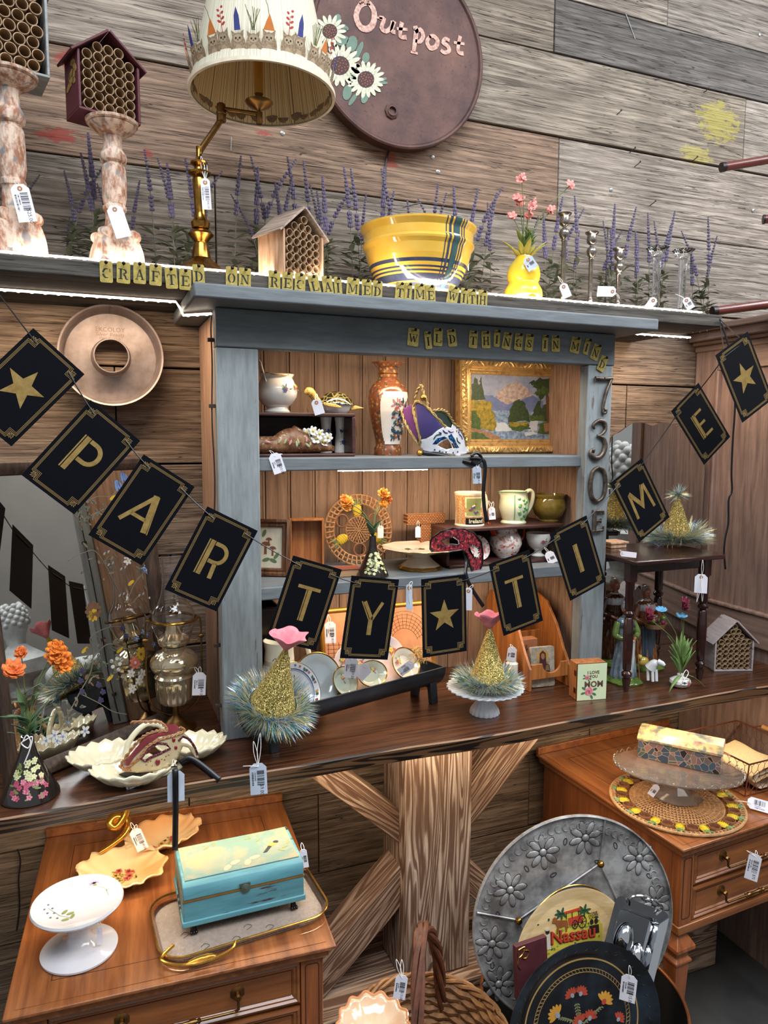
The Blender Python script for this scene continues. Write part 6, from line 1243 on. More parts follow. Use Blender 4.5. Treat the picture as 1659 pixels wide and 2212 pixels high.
# cone vase with orange flowers
p = at(66, 1722, z=ZC); cvl = cone_vase('black cone vase with pink and yellow painted flowers at the counter left end', (p.x-.001, -.432, ZC), 1.02, .118, 9, decA); b = V(cvl.location)+V((0, 0, .113))
for i, (lb, hd, mt) in enumerate((('right orange silk flower with two heads in the left cone vase', [(124, 1415), (137, 1436), (122, 1400)], orp[:1]), ('left deep orange silk flower in the left cone vase', [(27, 1450)], orp[2:]), ('small orange silk flower behind the others in the left cone vase', [(46, 1410)], orp[2:]))):
    flower_stem(lb, b, [at(x, y, y=-.44+.02*(i == 2)) for x, y in hd], mt, .019 if i < 2 else .011, seed=11+i, leaves=4)
m = M(); rr = random.Random(5); lt_ = thing('leafy_stem', 'green silk leaf stem rising from the left cone vase', 'foliage', b)
for i in range(11):
    z = .002+.0085*i; a = rr.uniform(0, 6.28); leaf(m, (.004*math.sin(i), -.003, z), (math.cos(a), math.sin(a)*.5-.3, rr.uniform(.6, 1.2)), rr.uniform(.034, .05), .016, V((0, 0, 1)), .25)
m.build('leaves', plain('leaf_deep', (0, 0, 0)), lt_, solid=.0006); M().tube([(0, 0, 0), (.004, -.002, .05), (0, -.002, .10)], .0012, 6).build('stem', stemg, lt_)
m = M(); m.tube(S([at(x, y, y=-.472) for x, y in ((50, 1600), (58, 1588), (66, 1602), (60, 1616), (46, 1606), (56, 1598), (70, 1592), (64, 1620), (52, 1650))], 4), .0012, 6); tag(m.build('string_bow', cord_w), 'white string tied in a bow around the neck of the left cone vase', 'string')
# three-lobed shell dish with centre handle
p = at(318, 1655, z=ZC+.01); dc = thing('lobed_shell_dish', 'cream three-lobed shell serving dish with arched handle at the counter front', 'dish', (p.x+.004, -.405, ZC))
dc.scale = (1.28, 1.15, 1.15)
cg = glaze('cream_glaze', (226, 218, 188), (206, 198, 166)); 
def lobe(c, rx, ry, rot, seed):
    m = M(); n_ = 64; pr = []
    def fn(u, v):
        a = 2*PI*u; r = v; ru = 1+.035*math.sin(16*a)*v**3; z = .005+.030*r**2.6+.0026*math.sin(16*a)*r*r; x = rx*r*ru*math.cos(a); y = ry*r*ru*math.sin(a)
        c_, s_ = math.cos(rot), math.sin(rot); return V((c[0]+x*c_-y*s_, c[1]+x*s_+y*c_, z))
    m.grid(fn, n_, 12, cu=True); return m
for i, (c_, rx, ry, ro_) in enumerate((((-.066, .028), .056, .048, .3), ((.068, .016), .056, .046, -.15), ((-.026, -.052), .062, .042, -.2))):
    lobe(c_, rx, ry, ro_, i).build('lobe', cg, dc, solid=.003)
M().lathe([(.052, .0), (.050, .004), (.044, .007)], 48, ax=(1, .7), cap=False).build('foot_ring', cg, dc, solid=.003)
m = M(); m.tube(S([(-.035, .006, .012), (-.030, .012, .05), (-.004, .016, .078), (.022, .016, .072), (.030, .010, .04), (.032, .004, .012)], 6), [.007, .0065, .006, .006, .0055, .005, .005, .005, .005, .005, .005, .005, .005, .005, .0055]*2+[.007], 10); m.build('arched_handle', cg, dc)
# gold and red mask on the dish
z6 = Zc(0, 1350, 3.318); gm_ = thing('red_gold_mask', 'cream and gold carnival mask with red velvet brow resting on the shell dish', 'mask', at(330, 1660, y=-.47)); go = gm_.location
def gfn(off=0.):
    def f(x, y): px, py = z6(x, y); u = (x-840)/580; return at(px, py, y=-.452-.035*math.sin(PI*max(0, min(1, u)))-off+.02*(1-max(0, min(1, (y-690)/360))))-go
    return f
mface = plain('champagne_gold', (206, 186, 146), .3, .35, .1); redv = plain('red_velvet', (124, 12, 26), .8, Sheen_Weight=.5)
eo = [(1010, 960), (1060, 890), (1130, 850), (1190, 855), (1220, 885), (1150, 920), (1080, 950), (1040, 975)]; e2 = [(1290, 810), (1330, 812), (1370, 850), (1385, 880), (1340, 850), (1300, 845)]
m = M(); sheet(m, [(860, 1010), (900, 960), (1000, 880), (1100, 810), (1200, 780), (1300, 760), (1350, 800), (1390, 870), (1425, 950), (1400, 950), (1350, 880), (1310, 870), (1270, 960), (1220, 1010), (1120, 1050), (980, 1058), (900, 1050)], gfn(), 22, (eo, e2)); m.build('face', mface, gm_, solid=.0015)
m = M(); sheet(m, [(880, 1000), (960, 900), (1050, 800), (1150, 770), (1195, 765), (1180, 710), (1260, 715), (1300, 745), (1260, 775), (1140, 800), (1040, 870), (960, 950), (920, 1010)], gfn(.002), 22); m.build('red_brow', redv, gm_, solid=.001)
m = M(); gimp = plain('gimp_braid', (196, 160, 108), .5, .4, .4, 500, bmp=.6, c2=(150, 60, 50))
for pts in ([(860, 1010), (950, 880), (1040, 790), (1140, 755), (1195, 755), (1150, 700), (1050, 695), (940, 698)], [(900, 1035), (1000, 950), (1060, 870), (1160, 815), (1250, 790), (1320, 760), (1290, 735)], [(860, 1010), (900, 1040), (930, 1040)]):
    qq = S([gfn(.003)(*a) for a in pts], 8)
    for ph in (0, PI): m.tube([v_+V((.002*math.cos(i*1.2+ph), 0, .002*math.sin(i*1.2+ph))) for i, v_ in enumerate(qq)], .0019, 6)
m.build('gold_braid', gimp, gm_)
m = M(); gp = glitter('plum_glitter', (96, 44, 60), (150, 90, 100)); m.tube([gfn(.002)(*a) for a in eo], .0026, 6, closed=True); m.tube([gfn(.002)(*a) for a in [(1280, 830), (1310, 800), (1360, 820), (1400, 880), (1415, 930)]], .0024, 6); m.build('eye_glitter', gp, gm_)
m = M()
for x, y, r in ((1245, 825, .0042), (1130, 985, .006), (1260, 880, .004)): m.ball(gfn(.002)(x, y), r, 12, 8, (.8, .5, 1.1))
m.build('gems', plain('ruby_gem', (130, 10, 30), .12, coat=1.), gm_)
m = M()
for x, y in ((1050, 1000), (1080, 975), (1090, 1010), (1160, 960), (1190, 940), (1210, 930), (1060, 980), (1180, 965)): m.ball(gfn(.001)(x, y), .0017, 6, 5)
m.build('studs', goldm, gm_)
rbn = thing('black_ribbon', 'black ribbon ties of the red and gold mask hanging over the counter edge', 'ribbon', at(378, 1660, y=-.508)); ro = rbn.location
m = M(); ribbon(m, [at(262, 1678, y=-.44)-ro, at(285, 1672, y=-.46)-ro, at(330, 1668, y=-.47)-ro], .016); m.build('short_tail', blk, rbn, solid=.0006); m = M(); ribbon(m, [at(390, 1650, y=-.46)-ro, at(410, 1640, y=-.462)-ro, at(440, 1658, y=-.475)-ro, at(474, 1686, y=-.496)-ro], .014); m.build('short_tail', blk, rbn, solid=.0006)
m = M(); ribbon(m, [at(372, 1655, y=-.48)-ro, at(378, 1662, y=-.508)-ro, at(379, 1700, y=-.512)-ro, at(379, 1770, y=-.50)-ro, at(378, 1836, y=-.49)-ro], .0115); m.build('long_tail', blk, rbn, solid=.0006)
price_tag('pair of pale blue string tags hanging beside the long black ribbon', at(380, 1672, y=-.505), w=.032, h=.062, tilt=-.02, loops=((-.002, .03, .018),), barcode=False, col=plain('blue_tag', (0, 0, 0)))
price_tag('small printed tag lying on the front lobe of the shell dish', at(284, 1688, y=-.475), w=.026, h=.020, tilt=.3, loops=((.004, .01, .006),), barcode=True, ring=False)
# ================================================================ counter: party hats, trough and plates
goldg = glitter('gold_glitter', (226, 206, 130), (160, 138, 66), .35, .45, 700.)
tin = [plain('tinsel_teal', (70, 160, 156), .2, .35), plain('tinsel_silver', (206, 216, 220), .2, .4), plain('tinsel_gold', (220, 206, 140), .2, .4), plain('tinsel_blue', (90, 140, 200), .2, .35)]
pinkt = plain('pink_tissue', (226, 120, 134), .75, c2=(240, 160, 168), vs=60)
def tinsel(m, rr, c, r, R0, n, up=.35, ring=True, L=(.018, .046)):
    for i in range(n):
        a = rr.uniform(0, 2*PI); b = rr.uniform(-.5, 1.1) if ring else rr.uniform(-.6, 1.5)
        o = V(c)+V((R0*math.cos(a), R0*math.sin(a), rr.uniform(-.004, .012) if ring else 0)); d = V((math.cos(a)*math.cos(b), math.sin(a)*math.cos(b), math.sin(b)*up*2 if ring else math.sin(b)))+V([rr.uniform(-.35, .35) for _ in range(3)]); d.normalize()
        l = rr.uniform(*L); w = d.orthogonal().normalized()*.0008; q = o+d*l*.5+V((0, 0, -.001)); e = o+d*l+V((0, 0, -.004*rr.random()))
        if ring and o.z+d.z*l < c[2]-.012: e.z = c[2]-.012*rr.random()
        m.mi = rr.choice((0, 1, 1, 2, 2, 3)); w2 = V((w.z, w.x, w.y)); m.add([o-w, o+w, q-w2, q+w2, e], [(0, 1, 3, 2), (2, 3, 4)])
def party_hat(label, loc, rb_, h, rot=(0, 0, 0), top='pink', ridged=False, seed=1, fringe=1., n=1500):
    t = thing('party_hat', label, 'party hat', loc, rot=rot, group=None); rr = random.Random(seed)
    M().lathe([(rb_, 0), (rb_*.985, .002), (.003, h)], 72, wav=(lambda a, r, z: 1+.03*abs(math.sin(a*9))) if ridged else None, cap=False).build('glitter_cone', goldg, t)
    m = M(); tinsel(m, rr, (0, 0, .010), 0, rb_*.98, n, .5, True, (.016*fringe, .046*fringe)); m.build('tinsel_fringe', tin, t, smooth=0)
    if top == 'pink':
        m = M(); m.grid(lambda u, v: V(((.004+.034*v**1.1)*math.cos(2*PI*u)*(1+.12*math.sin(2*PI*u*7)*v), (.004+.022*v**1.1)*math.sin(2*PI*u), h-.006+.038*v+.004*v*math.sin(2*PI*u*5+1))), 60, 5, cu=True); m.build('tissue_topper', pinkt, t, solid=.0005)
    else:
        m = M(); tinsel(m, rr, (0, 0, h), 0, .002, 260, 1, False, (.02, .042)); m.build('tinsel_topper', tin, t, smooth=0)
    return t
# trough
galv = plain('dark_galvanised', (66, 70, 76), .42, .55, .25, 12, c2=(40, 42, 46), bmp=.1)
TA, TB = V((.285, -.392, 0)), V((.805, -.235, 0)); td_ = (TB-TA); TL_ = td_.length; ta = math.atan2(td_.y, td_.x)
tg = thing('metal_trough', 'long dark metal trough on feet, filled with plates, in front of the cabinet', 'trough', (TA.x, TA.y, ZC), ta)
zt_, rT = .092, .050; m = M()
vs = []; nn = 18
for x in (0, TL_):
    for r_ in (rT, rT-.003):
        for j in range(nn+1): a = PI+PI*j/nn; vs.append((x, r_*math.cos(a), zt_+r_*math.sin(a)*1.1))
k_ = nn+1; fs = []
for j in range(nn): fs += [(j, 2*k_+j, 2*k_+j+1, j+1), (k_+j, k_+j+1, 3*k_+j+1, 3*k_+j), (j, j+1, k_+j+1, k_+j), (2*k_+j, 3*k_+j, 3*k_+j+1, 2*k_+j+1)]
fs += [(0, k_, 3*k_, 2*k_), (nn, 2*k_+nn, 3*k_+nn, k_+nn)]; m.add(vs, fs); m.build('trough_body', galv, tg)
for x in (.001, TL_-.003): m = M(); m.prism([((rT-.0035)*math.cos(PI+PI*j/16), (rT-.0035)*1.1*math.sin(PI+PI*j/16)) for j in range(17)], -.001, .001, TR((x+.001, 0, zt_), rz=PI/2) @ TR(rx=PI/2)); m.build('end_plate', galv, tg)
for x in (.045, TL_-.03):
    m = M(); m.prism([(-.043, 0), (-.030, 0), (-.024, .040), (.024, .040), (.030, 0), (.043, 0), (.036, .062), (-.036, .062)], -.011, .011, TR((x, 0, 0), rz=PI/2) @ TR(rx=PI/2)); m.build('foot', galv, tg, bev=.001)
m = M(); [m.tube([(0, s*rT*.985, zt_+.001), (TL_, s*rT*.985, zt_+.001)], .0022, 8) for s in (-1,)]; m.build('rolled_rim', galv, tg); m = M(); m.tube([(0, rT*.985, zt_+.001), (TL_, rT*.985, zt_+.001)], .0022, 8); m.build('rolled_rim', galv, tg)
Tt = Matrix.Translation(V((TA.x, TA.y, ZC))) @ TR(rz=ta)
def plate(label, x, y, z, r, tilt, yaw, body, rim=None, rimw=.1, decal=None, ax=(1, 1), cat='plate', name='plate', seed=0, inner=None):
    loc = Tt @ V((x, y, z)); t = thing(name, label, cat, loc, rot=(R(tilt), 0, R(yaw)+ta))
    q = [(0, 0), (r*.55, 0), (r*.60, .001), (r*.70, .006), (r*.98, .013), (r, .0145), (r*.98, .0155), (r*.68, .0085), (r*.56, .003), (0, .0028)]
    M().lathe(q, 56, ax=ax).build('plate_body', body, t)
    if rim: m = M(); m.lathe([(r*1.004, .0135), (r*1.006, .0152), (r*(.985), .0163), (r*(1-rimw), .0150-rimw*.022)], 56, ax=ax, cap=False); m.build('rim_band', rim, t)
    if inner: m = M(); m.lathe([(r*.78, .0113), (r*.75, .0108)], 56, ax=ax, cap=False); m.lathe([(r*.72, .0101), (r*.71, .0099)], 56, ax=ax, cap=False); m.build('painted_lines', inner, t)
    if decal:
        m = M(); rr = random.Random(seed)
        if decal == 'majolica':
            for i in range(54): a = i*2*PI/54; d = r*(.87+.05*rr.uniform(-1, 1)); m.mi = i % 4; m.prism(ell(d*math.cos(a), d*math.sin(a), .0045, .003, 8, a+rr.random()), 0, .0006, TR((0, 0, .0135-.0035*(1 if d < r*.86 else 0))))
            m.build('painted_border', [plain('ochre', (206, 160, 60), .4), plain('rust_dec', (166, 84, 44), .4), plain('navy_dec', (40, 54, 96), .4), plain('green_dec', (70, 96, 60), .4)], t, smooth=0)
        else:
            for (a, d) in decal: posy(m, (r*d*math.cos(a)*ax[0], r*d*math.sin(a)*ax[1], .0032 if d < .5 else .0095), (0, 0, 1), r*.30, seed+int(a*10)+20, (0, 0, 3)); 
            m.build('flower_decals', DEC, t, smooth=0)
    return t
pwht = glaze('plate_white', (226, 228, 232)); ppnk = glaze('plate_blush', (232, 214, 202), (226, 196, 190)); pblu = glaze('plate_pale_blue', (186, 202, 210), (206, 206, 200)); paq = glaze('plate_aqua', (176, 196, 186), (206, 202, 176)); bluel = plain('cobalt_line', (36, 56, 130), .3)
plate('large white plate with blue rings and colourful fruit border in the trough', .115, -.002, .108, .066, 64, 8, pwht, goldm, .03, 'majolica', inner=bluel, seed=1)
plate('pale blue plate with gold edge behind the large ringed plate', .185, .014, .118, .062, 68, -5, pblu, goldm, .10)
plate('small octagonal blue-green dish with painted rose in the trough', .242, -.014, .106, .036, 60, 6, paq, goldm, .14, ((1.2, .25),), seed=3)
plate('pink rose plate with scalloped edge in the middle of the trough', .290, .018, .122, .058, 66, 0, ppnk, None, .05, ((1.3, .5), (2.3, .5), (.3, .5)), seed=5)
plate('oval dish with a peach rose and gold edge at the trough rim', .322, -.014, .108, .040, 58, 4, glaze('plate_sage', (206, 206, 184), (186, 192, 170)), goldm, .14, ((2.2, .3), (.6, .4)), ax=(1.15, .8), seed=8)
plate('pink floral plate standing at the right end of the trough', .392, .020, .124, .060, 68, -4, ppnk, None, .05, ((1.5, .5), (2.4, .55), (.5, .5)), seed=11)
plate('small cream dish with gold edge at the right end of the trough', .432, -.010, .110, .042, 58, 0, glaze('plate_cream', (230, 218, 196)), goldm, .14, ((2.6, .5),), seed=12)
m = M(); rr = random.Random(3)
for i in range(60): o = V((.488+rr.uniform(-.026, .014), rr.uniform(-.03, .02), .105+rr.uniform(0, .03))); d = V((rr.uniform(-1, 1), rr.uniform(-1, .4), rr.uniform(-.4, .6))).normalized()*.024; m.tube([o-d, o+V((0, 0, .004)), o+d], .0007, 4)
o = m.build('straw_filling', plain('raffia', (196, 160, 96), .8), None); o.matrix_world = Tt; tag(o, 'tangle of raffia straw at the right end of the trough', 'straw', kind='stuff')
price_tag('white barcode price tag sticking up behind the pale blue plate', at(760, 1425, y=-.355), w=.030, h=.050, tilt=-.10, price='$9.00', ring=False, loops=((-.004, .01, .006),))
price_tag('blank white tag lying between the plates in the trough', at(790, 1442, y=-.36), w=.034, h=.036, tilt=-.75, ring=False, barcode=False, loops=((-.004, .01, .006),))
price_tag('white barcode tag lying over the right plates in the trough', at(888, 1435, y=-.325), w=.022, h=.042, tilt=-.9, ring=False, price='$9.00', loops=((-.004, .01, .006),))
# hats
p = at(573, 1520, z=ZC+zt_+.004); party_hat('gold party hat with pink topper and tinsel fringe on the left end of the trough', (p.x+.004, -.418, ZC+zt_+.006), .053, .166, (R(22), R(7), 0), 'pink', True, 2, 1.3, 3400)
price_tag('pale blue barcode price tag hanging from the left party hat', at(557, 1655, y=-.512), w=.034, h=.066, tilt=.03, price='$9.00', ring=False, col=plain('blue_tag', (0, 0, 0)), loops=((-.004, .02, .045), (.010, .02, .06), (-.03, 0, .005)))
# milk glass stand + hat
p = at(1040, 1535, z=ZC); k = mpp(p); milk = glaze('milk_glass', (222, 228, 234)); ms = thing('milk_glass_stand', 'white milk glass cake stand with pleated rim and swirled foot', 'cake stand', (p.x, -.385, ZC)); hz = .060; Rr = .094
M().lathe([(.036, 0), (.037, .003), (.034, .012), (.024, .026), (.011, .040), (.013, .046), (.03, hz-.006), (Rr*.9, hz), (Rr, hz+.006), (Rr*1.0, hz+.009), (Rr*.88, hz+.003), (Rr*.5, hz-.001), (0, hz-.002)], 120, wav=lambda a, r, z: 1+(.025*math.sin(30*a) if r > Rr*.85 else (.03*math.sin(18*a+z*60) if z < .04 else 0))).build('stand_body', milk, ms)
party_hat('gold glitter party hat with pink topper standing on the milk glass cake stand', (p.x+.010, -.380, ZC+hz+.006), .052, .152, (0, R(1), 0), 'pink', False, 5, 1.1, 3000)
price_tag('white barcode tag leaning behind the party hat on the milk glass stand', at(1107, 1402, y=-.29), w=.024, h=.040, tilt=-.12, ring=False, loops=((.0, .01, .01),))
bt = at(1106, 1430, y=-.25); bo2 = thing('white_bottle', 'slim white bottle with silver-banded cap behind the party hat', 'bottle', (bt.x, -.25, ZC)); M().lathe([(0, 0), (.017, 0), (.017, .068), (.010, .074), (.010, .0745), (0, .0745)], 24).build('bottle_body', wht, bo2); M().lathe([(.0105, .0750), (.0115, .076), (.0115, .104), (.010, .107), (0, .107)], 24).build('cap', glaze('cap_white', (210, 214, 220)), bo2); m = M(); m.lathe([(.0117, .100), (.0117, .102)], 24, cap=False); m.build('silver_band', pew, bo2)
# bottom shelf back row
M_ = M
gt = thing('gilt_serving_tray', 'gilt-edged tray printed with an architectural drawing leaning against the beadboard', 'tray', (at(820, 1460, y=-.14).x, -.155, ZC+.001), rot=(-.16, 0, 0)); A = at(703, 1300, y=-.13); B = at(945, 1290, y=-.13); w_ = B.x-A.x; h_ = .232; T = TR((0, 0, h_/2), rx=PI/2)
def rrect(a, b, r, n=6): return [(sx*(a-r)+r*math.cos(t), sy*(b-r)+r*math.sin(t)) for sx, sy, t0 in ((1, -1, -PI/2), (1, 1, 0), (-1, 1, PI/2), (-1, -1, PI)) for t in [t0+PI/2*i/n for i in range(n+1)]]
oq = rrect(w_/2, h_/2, .022); m = M(); m.prism(rrect(w_/2-.004, h_/2-.004, .02), -.002, .001, T); m.build('printed_panel', plain('parchment_print', (206, 148, 108), .6, c2=(176, 116, 82), vs=12), gt)
m = M(); pts = [T @ V((x, y, .004)) for x, y in rrect(w_/2-.004, h_/2-.004, .02)]; m.tube(pts, .0062, 8, closed=True); m.build('gilt_rim', plain('gilt_rim_paint', (176, 126, 50), .35, .5), gt)
m = M(); lk = .0007
def aline(pts, w=lk): m.stroke([(x*w_/2, y*h_/2) for x, y in pts], w, .0012, .0015, T)
for k in range(6): aline([(x, y) for x, y in arc(.45, -.05, .52-.05*k, .85-.08*k, 20, 165, 14)])
for i in range(13): a = R(25+11*i); aline([(.45+.27*math.cos(a), -.05+.45*math.sin(a)), (.45+.5*math.cos(a), -.05+.8*math.sin(a))])
for y in (-.1, -.14, -.30, -.34): aline([(-.1, y), (.92, y)])
for i in range(9): aline(arc(.0+.105*i, -.26, .035, .08, 0, 180, 6)); aline([(-.035+.105*i, -.30), (-.035+.105*i, -.6)])
for i in range(9): aline([(-.1, -.62-.03*i), (.9-.05*i, -.36-.045*i)])
for i in range(7): aline([(-.88+.09*i, -.85), (-.88+.09*i, .35-.06*i)], .0012)
for i in range(12): aline([(-.9, -.8+.09*i), (-.3, -.8+.085*i)])
m.build('ink_drawing', plain('sepia_ink', (70, 42, 34), .7), gt, smooth=0)
price_tag('white barcode price tag hanging on the gilt serving tray', at(713, 1348, y=-.19), w=.028, h=.056, tilt=.03, price='$18.00', ring=False, loops=((-.002, .01, .022),))
# orange wooden panel + magazine organiser
orw = wood('orange_pine', (130, 74, 32), (188, 118, 58), 2, along=.06, fine=60, rough=.45, bmp=.15, blot=.15)
om = thing('wooden_organiser', 'orange pine desk organiser with curved sides at the right of the bottom shelf', 'organiser', (at(1100, 1485, y=-.20).x, -.215, ZC)); ox = om.location.x; X2 = 1.196
zz_ = lambda px, py, y: at(px, py, y=y).z-ZC
for nm, x0 in (('curved_side', X2-ox-.008), ('curved_side', 0)):
    m = M(); m.prism([(-.085, 0), (.155, 0), (.155, .20), (.135, .235), (.10, .235), (.03, .215), (-.02, .16), (-.055, .10), (-.085, .06)], x0, x0+.008, Matrix(((0, 0, 1, 0), (1, 0, 0, 0), (0, 1, 0, 0), (0, 0, 0, 1)))); m.build(nm, orw, om, bev=.001)
W2 = X2-ox-.0081
for nm, y_, z0, h_, th in (('back_rail', .130, .195, .030, .008), ('middle_panel', .055, .02, .105, .006), ('front_rail', -.082, .030, .042, .007)):
    m = M(); 
    if nm == 'front_rail': m.prism([(.0081, z0), (W2, z0), (W2, z0+h_), (W2-.012, z0+h_)]+[(.0081+(W2-.0081)*.55+.030*math.cos(R(a)), z0+h_-.028*math.sin(R(a))) for a in range(0, 181, 15)]+[(.0081, z0+h_)], -y_-th, -y_, TR(rx=PI/2))
    else: m.box((.0081, y_, z0), (W2, y_+th, z0+h_))
    m.build(nm, orw, om, bev=.001)
cbx = thing('shoe_insert_box', 'tan printed carton reading ESQU FOOT standing inside the organiser', 'box', (ox+.012, -.218, ZC+.0005)); M().box((0, 0, 0), (.066, .03, .118)).build('carton', plain('tan_carton', (176, 112, 74), .6), cbx, bev=.001)
m = M(); text_mesh(m, 'ESQU', .012, TR((.002, -.0005, .098), rx=PI/2), .0002, 'LEFT', .0004); text_mesh(m, 'FOOT', .012, TR((.002, -.0005, .087), rx=PI/2), .0002, 'LEFT', .0004); text_mesh(m, 'Jello', .010, TR((.010, -.0005, .072), rx=PI/2), .0002, 'LEFT'); m.build('lettering', ink, cbx, smooth=0)
ic = at(1197, 1490, z=ZC); it = thing('icon_tile', 'rough stone tile with a robed figure icon in the organiser front', 'icon', (1.120, -.276, ZC+.0005), rot=(-.10, 0, -.1)); st_ = plain('rough_stone', (176, 166, 146), .9, c2=(120, 110, 94), vs=90, bmp=1.)
m = M(); m.prism([(x+random.uniform(-.0012, .0012), y+random.uniform(-.0012, .0012)) for x, y in ell(0, .055, .036, .055, 24)][:0] or [(x, y+.055) for x, y in rrect(.036, .055, .006)], -.006, .006, TR(rx=PI/2)); m.build('stone', st_, it, bev=.001)
m = M(); T = TR((0, 0, .064), rx=PI/2); m.mi = 3; m.prism(ell(0, .020, .018, .018, 20), .0060, .0064, T); m.mi = 0; m.prism([(-.020, -.028), (-.018, -.008), (-.010, .004), (-.009, .028), (0, .036), (.009, .028), (.010, .004), (.020, -.006), (.022, -.028)], .0064, .0070, T); m.mi = 1; m.prism(ell(0, .020, .0055, .0085, 14), .0070, .0076, T); m.prism(ell(.013, .002, .003, .004, 10), .0072, .0078, T); m.mi = 2; m.prism([(.006, -.020), (.010, -.004), (.017, -.004), (.020, -.020)], .0070, .0074, T); m.build('icon_painting', [plain('maroon', (62, 22, 30), .6), plain('icon_skin', (160, 110, 70), .6), plain('icon_olive', (110, 92, 56), .6), plain('icon_gold', (190, 150, 70), .5)], it, smooth=0)
# I LOVE YOU MOM box
p = at(1283, 1516, z=ZC); mb_ = thing('greeting_box', 'hinged wooden box reading I LOVE YOU MOM with painted roses on a pale green lid', 'box', (p.x+.002, -.408, ZC), -.18); W_, H_, D_ = .083, .098, .045
M().box((-W_/2, .0042, 0), (W_/2, D_, H_)).build('box_body', oak, mb_, bev=.001); M().box((-W_/2, .0, 0), (W_/2, .004, H_)).build('lid_edge', plain('dark_edge', (60, 36, 24), .5), mb_); M().box((-W_/2+.0005, -.0012, .0005), (W_/2-.0005, -.0002, H_-.0005)).build('lid_picture', plain('pale_green_card', (206, 210, 166), .45, c2=(188, 208, 174), vs=14), mb_)
m = M(); TT = lambda x, z: TR((x, -.0013, z), rx=PI/2); m.mi = 0; text_mesh(m, 'I LOVE', .0115, TT(.003, .074), .0003, bold=.0003); text_mesh(m, 'YOU', .0105, TT(.004, .063), .0003, bold=.0003); text_mesh(m, 'MOM', .0225, TT(.005, .042), .0003, bold=.0007); m.build('lettering', plain('brown_ink', (96, 66, 52), .6), mb_, smooth=0)
m = M(); rr = random.Random(9)
for (x, z, r) in ((-.008, .024, .0125), (-.014, .062, .007)):
    m.mi = 1
    for a in (.3, -.5, -1.1, 2.6, 3.4): m.prism(ell(r*1.35*math.cos(a), r*1.35*math.sin(a), r*.55, r*.25, 10, a), .0001, .0004, TT(x, z))
    for k in range(4):
        for j in range(5): a = j*1.257+k*.6; d = r*(.62-.17*k); m.mi = 0 if (j+k) % 2 else 2; m.prism(ell(d*math.cos(a), d*math.sin(a), r*(.46-.08*k), r*(.34-.06*k), 10, a+PI/2), .0003+.0003*k, .0006+.0003*k, TT(x, z))
m.build('painted_roses', [plain('rose_pink', (214, 110, 124), .5), plain('rose_leaf', (74, 110, 84), .5), plain('rose_light', (232, 150, 156), .5)], mb_, smooth=0)
for z in (.025, .072): M().box((-W_/2-.0016, .006, z-.007), (-W_/2-.0001, .016, z+.007)).build('hinge', brassd, mb_, bev=.0005)
# left: dark carved box on pine print pitcher
p = at(585, 1470, z=ZC); dkb = thing('storage_crate', 'dark glossy wooden crate at the back left of the bottom shelf', 'crate', (.352, -.21, ZC+.0005)); M().box((0, 0, .0), (.05, .10, .27)).box((.0, -.003, .262), (.053, .103, .27)).build('crate_body', plain('black_lacquer_wood', (34, 20, 18), .2, var=.3), dkb, bev=.002)
pp2 = thing('pine_print_pitcher', 'tall cream pitcher with dark pine branch print behind the left party hat', 'pitcher', (.390, -.255, ZC+.0005)); q = [(0, 0), (.040, 0), (.044, .004), (.050, .03), (.052, .07), (.046, .11), (.036, .15), (.034, .18), (.038, .20), (.036, .20), (.032, .18), (.044, .10), (0, .02)]
M().lathe(q, 44).build('pitcher_body', ivory, pp2); m = M(); m.tube(S([(.035, 0, .185), (.060, 0, .19), (.074, 0, .15), (.066, 0, .09), (.048, 0, .05)], 6), .006, 10); m.build('handle', ivory, pp2)
m = M()
for i in range(40): a = -2.2+.03*i+rr.uniform(-.12, .12); z = .09+.08*rr.random(); r_ = prof(q[:9], z)+.0006; T = Matrix.Translation(V((r_*math.cos(a), r_*math.sin(a), z))) @ TR(rz=a+PI/2) @ TR(rx=PI/2); m.stroke([(0, 0), (.007*math.cos(i), .007*math.sin(i))], .0012, 0, .0004, T)
m.build('pine_print', plain('pine_dark', (50, 66, 52), .5), pp2, smooth=0)

# ================================================================ right end of the counter
mah = plain('mahogany', (52, 24, 20), .22, var=.3, vs=14, coat=.3)
LF = at(1352, 1492, z=ZC); LR = at(1514, 1470, z=ZC); TF = at(1352, 1207, y=LF.y)
ZT = TF.z-.012-ZC
ps = thing('plant_stand', 'small dark mahogany plant stand with turned legs on the right of the counter', 'plant stand', (LF.x, LF.y, ZC)); sd = LR.x-LF.x; 
legq = [(.006, 0), (.010, .020), (.012, .034), (.007, .036), (.013, .042), (.014, .050), (.008, .056), (.011, .060), (.013, .10), (.0135, .16), (.0115, .20), (.008, .204), (.014, .209), (.015, .216), (.009, .222), (.012, .226), (.012, ZT-.055), (.014, ZT-.05)]
for x, y in ((0, 0), (sd, -.004), (0, .17), (sd, .17)):
    m = M(); m.lathe([(a, b) for a, b in legq], 22, (x, y, 0), wav=lambda a, r, z: 1+(.03*math.sin(10*a) if .1 < z < .2 else 0)); m.box((x-.012, y-.012, ZT-.05), (x+.012, y+.012, ZT-.0005)); m.build('leg', mah, ps)
for a, b in (((.0125, -.006), (sd-.0125, .006)), ((.0125, .164), (sd-.0125, .176))): M().box((a[0], a[1], ZT-.028), (b[0], b[1], ZT-.0008)).build('apron', mah, ps, bev=.001)
M().prism([(-.021, -.045), (sd+.03, -.045), (sd+.05, -.02), (sd+.05, .19), (sd+.03, .215), (-.021, .215)], ZT, ZT+.012).build('top', mah, ps, bev=.003)
ZS2 = ZC+ZT+.0125
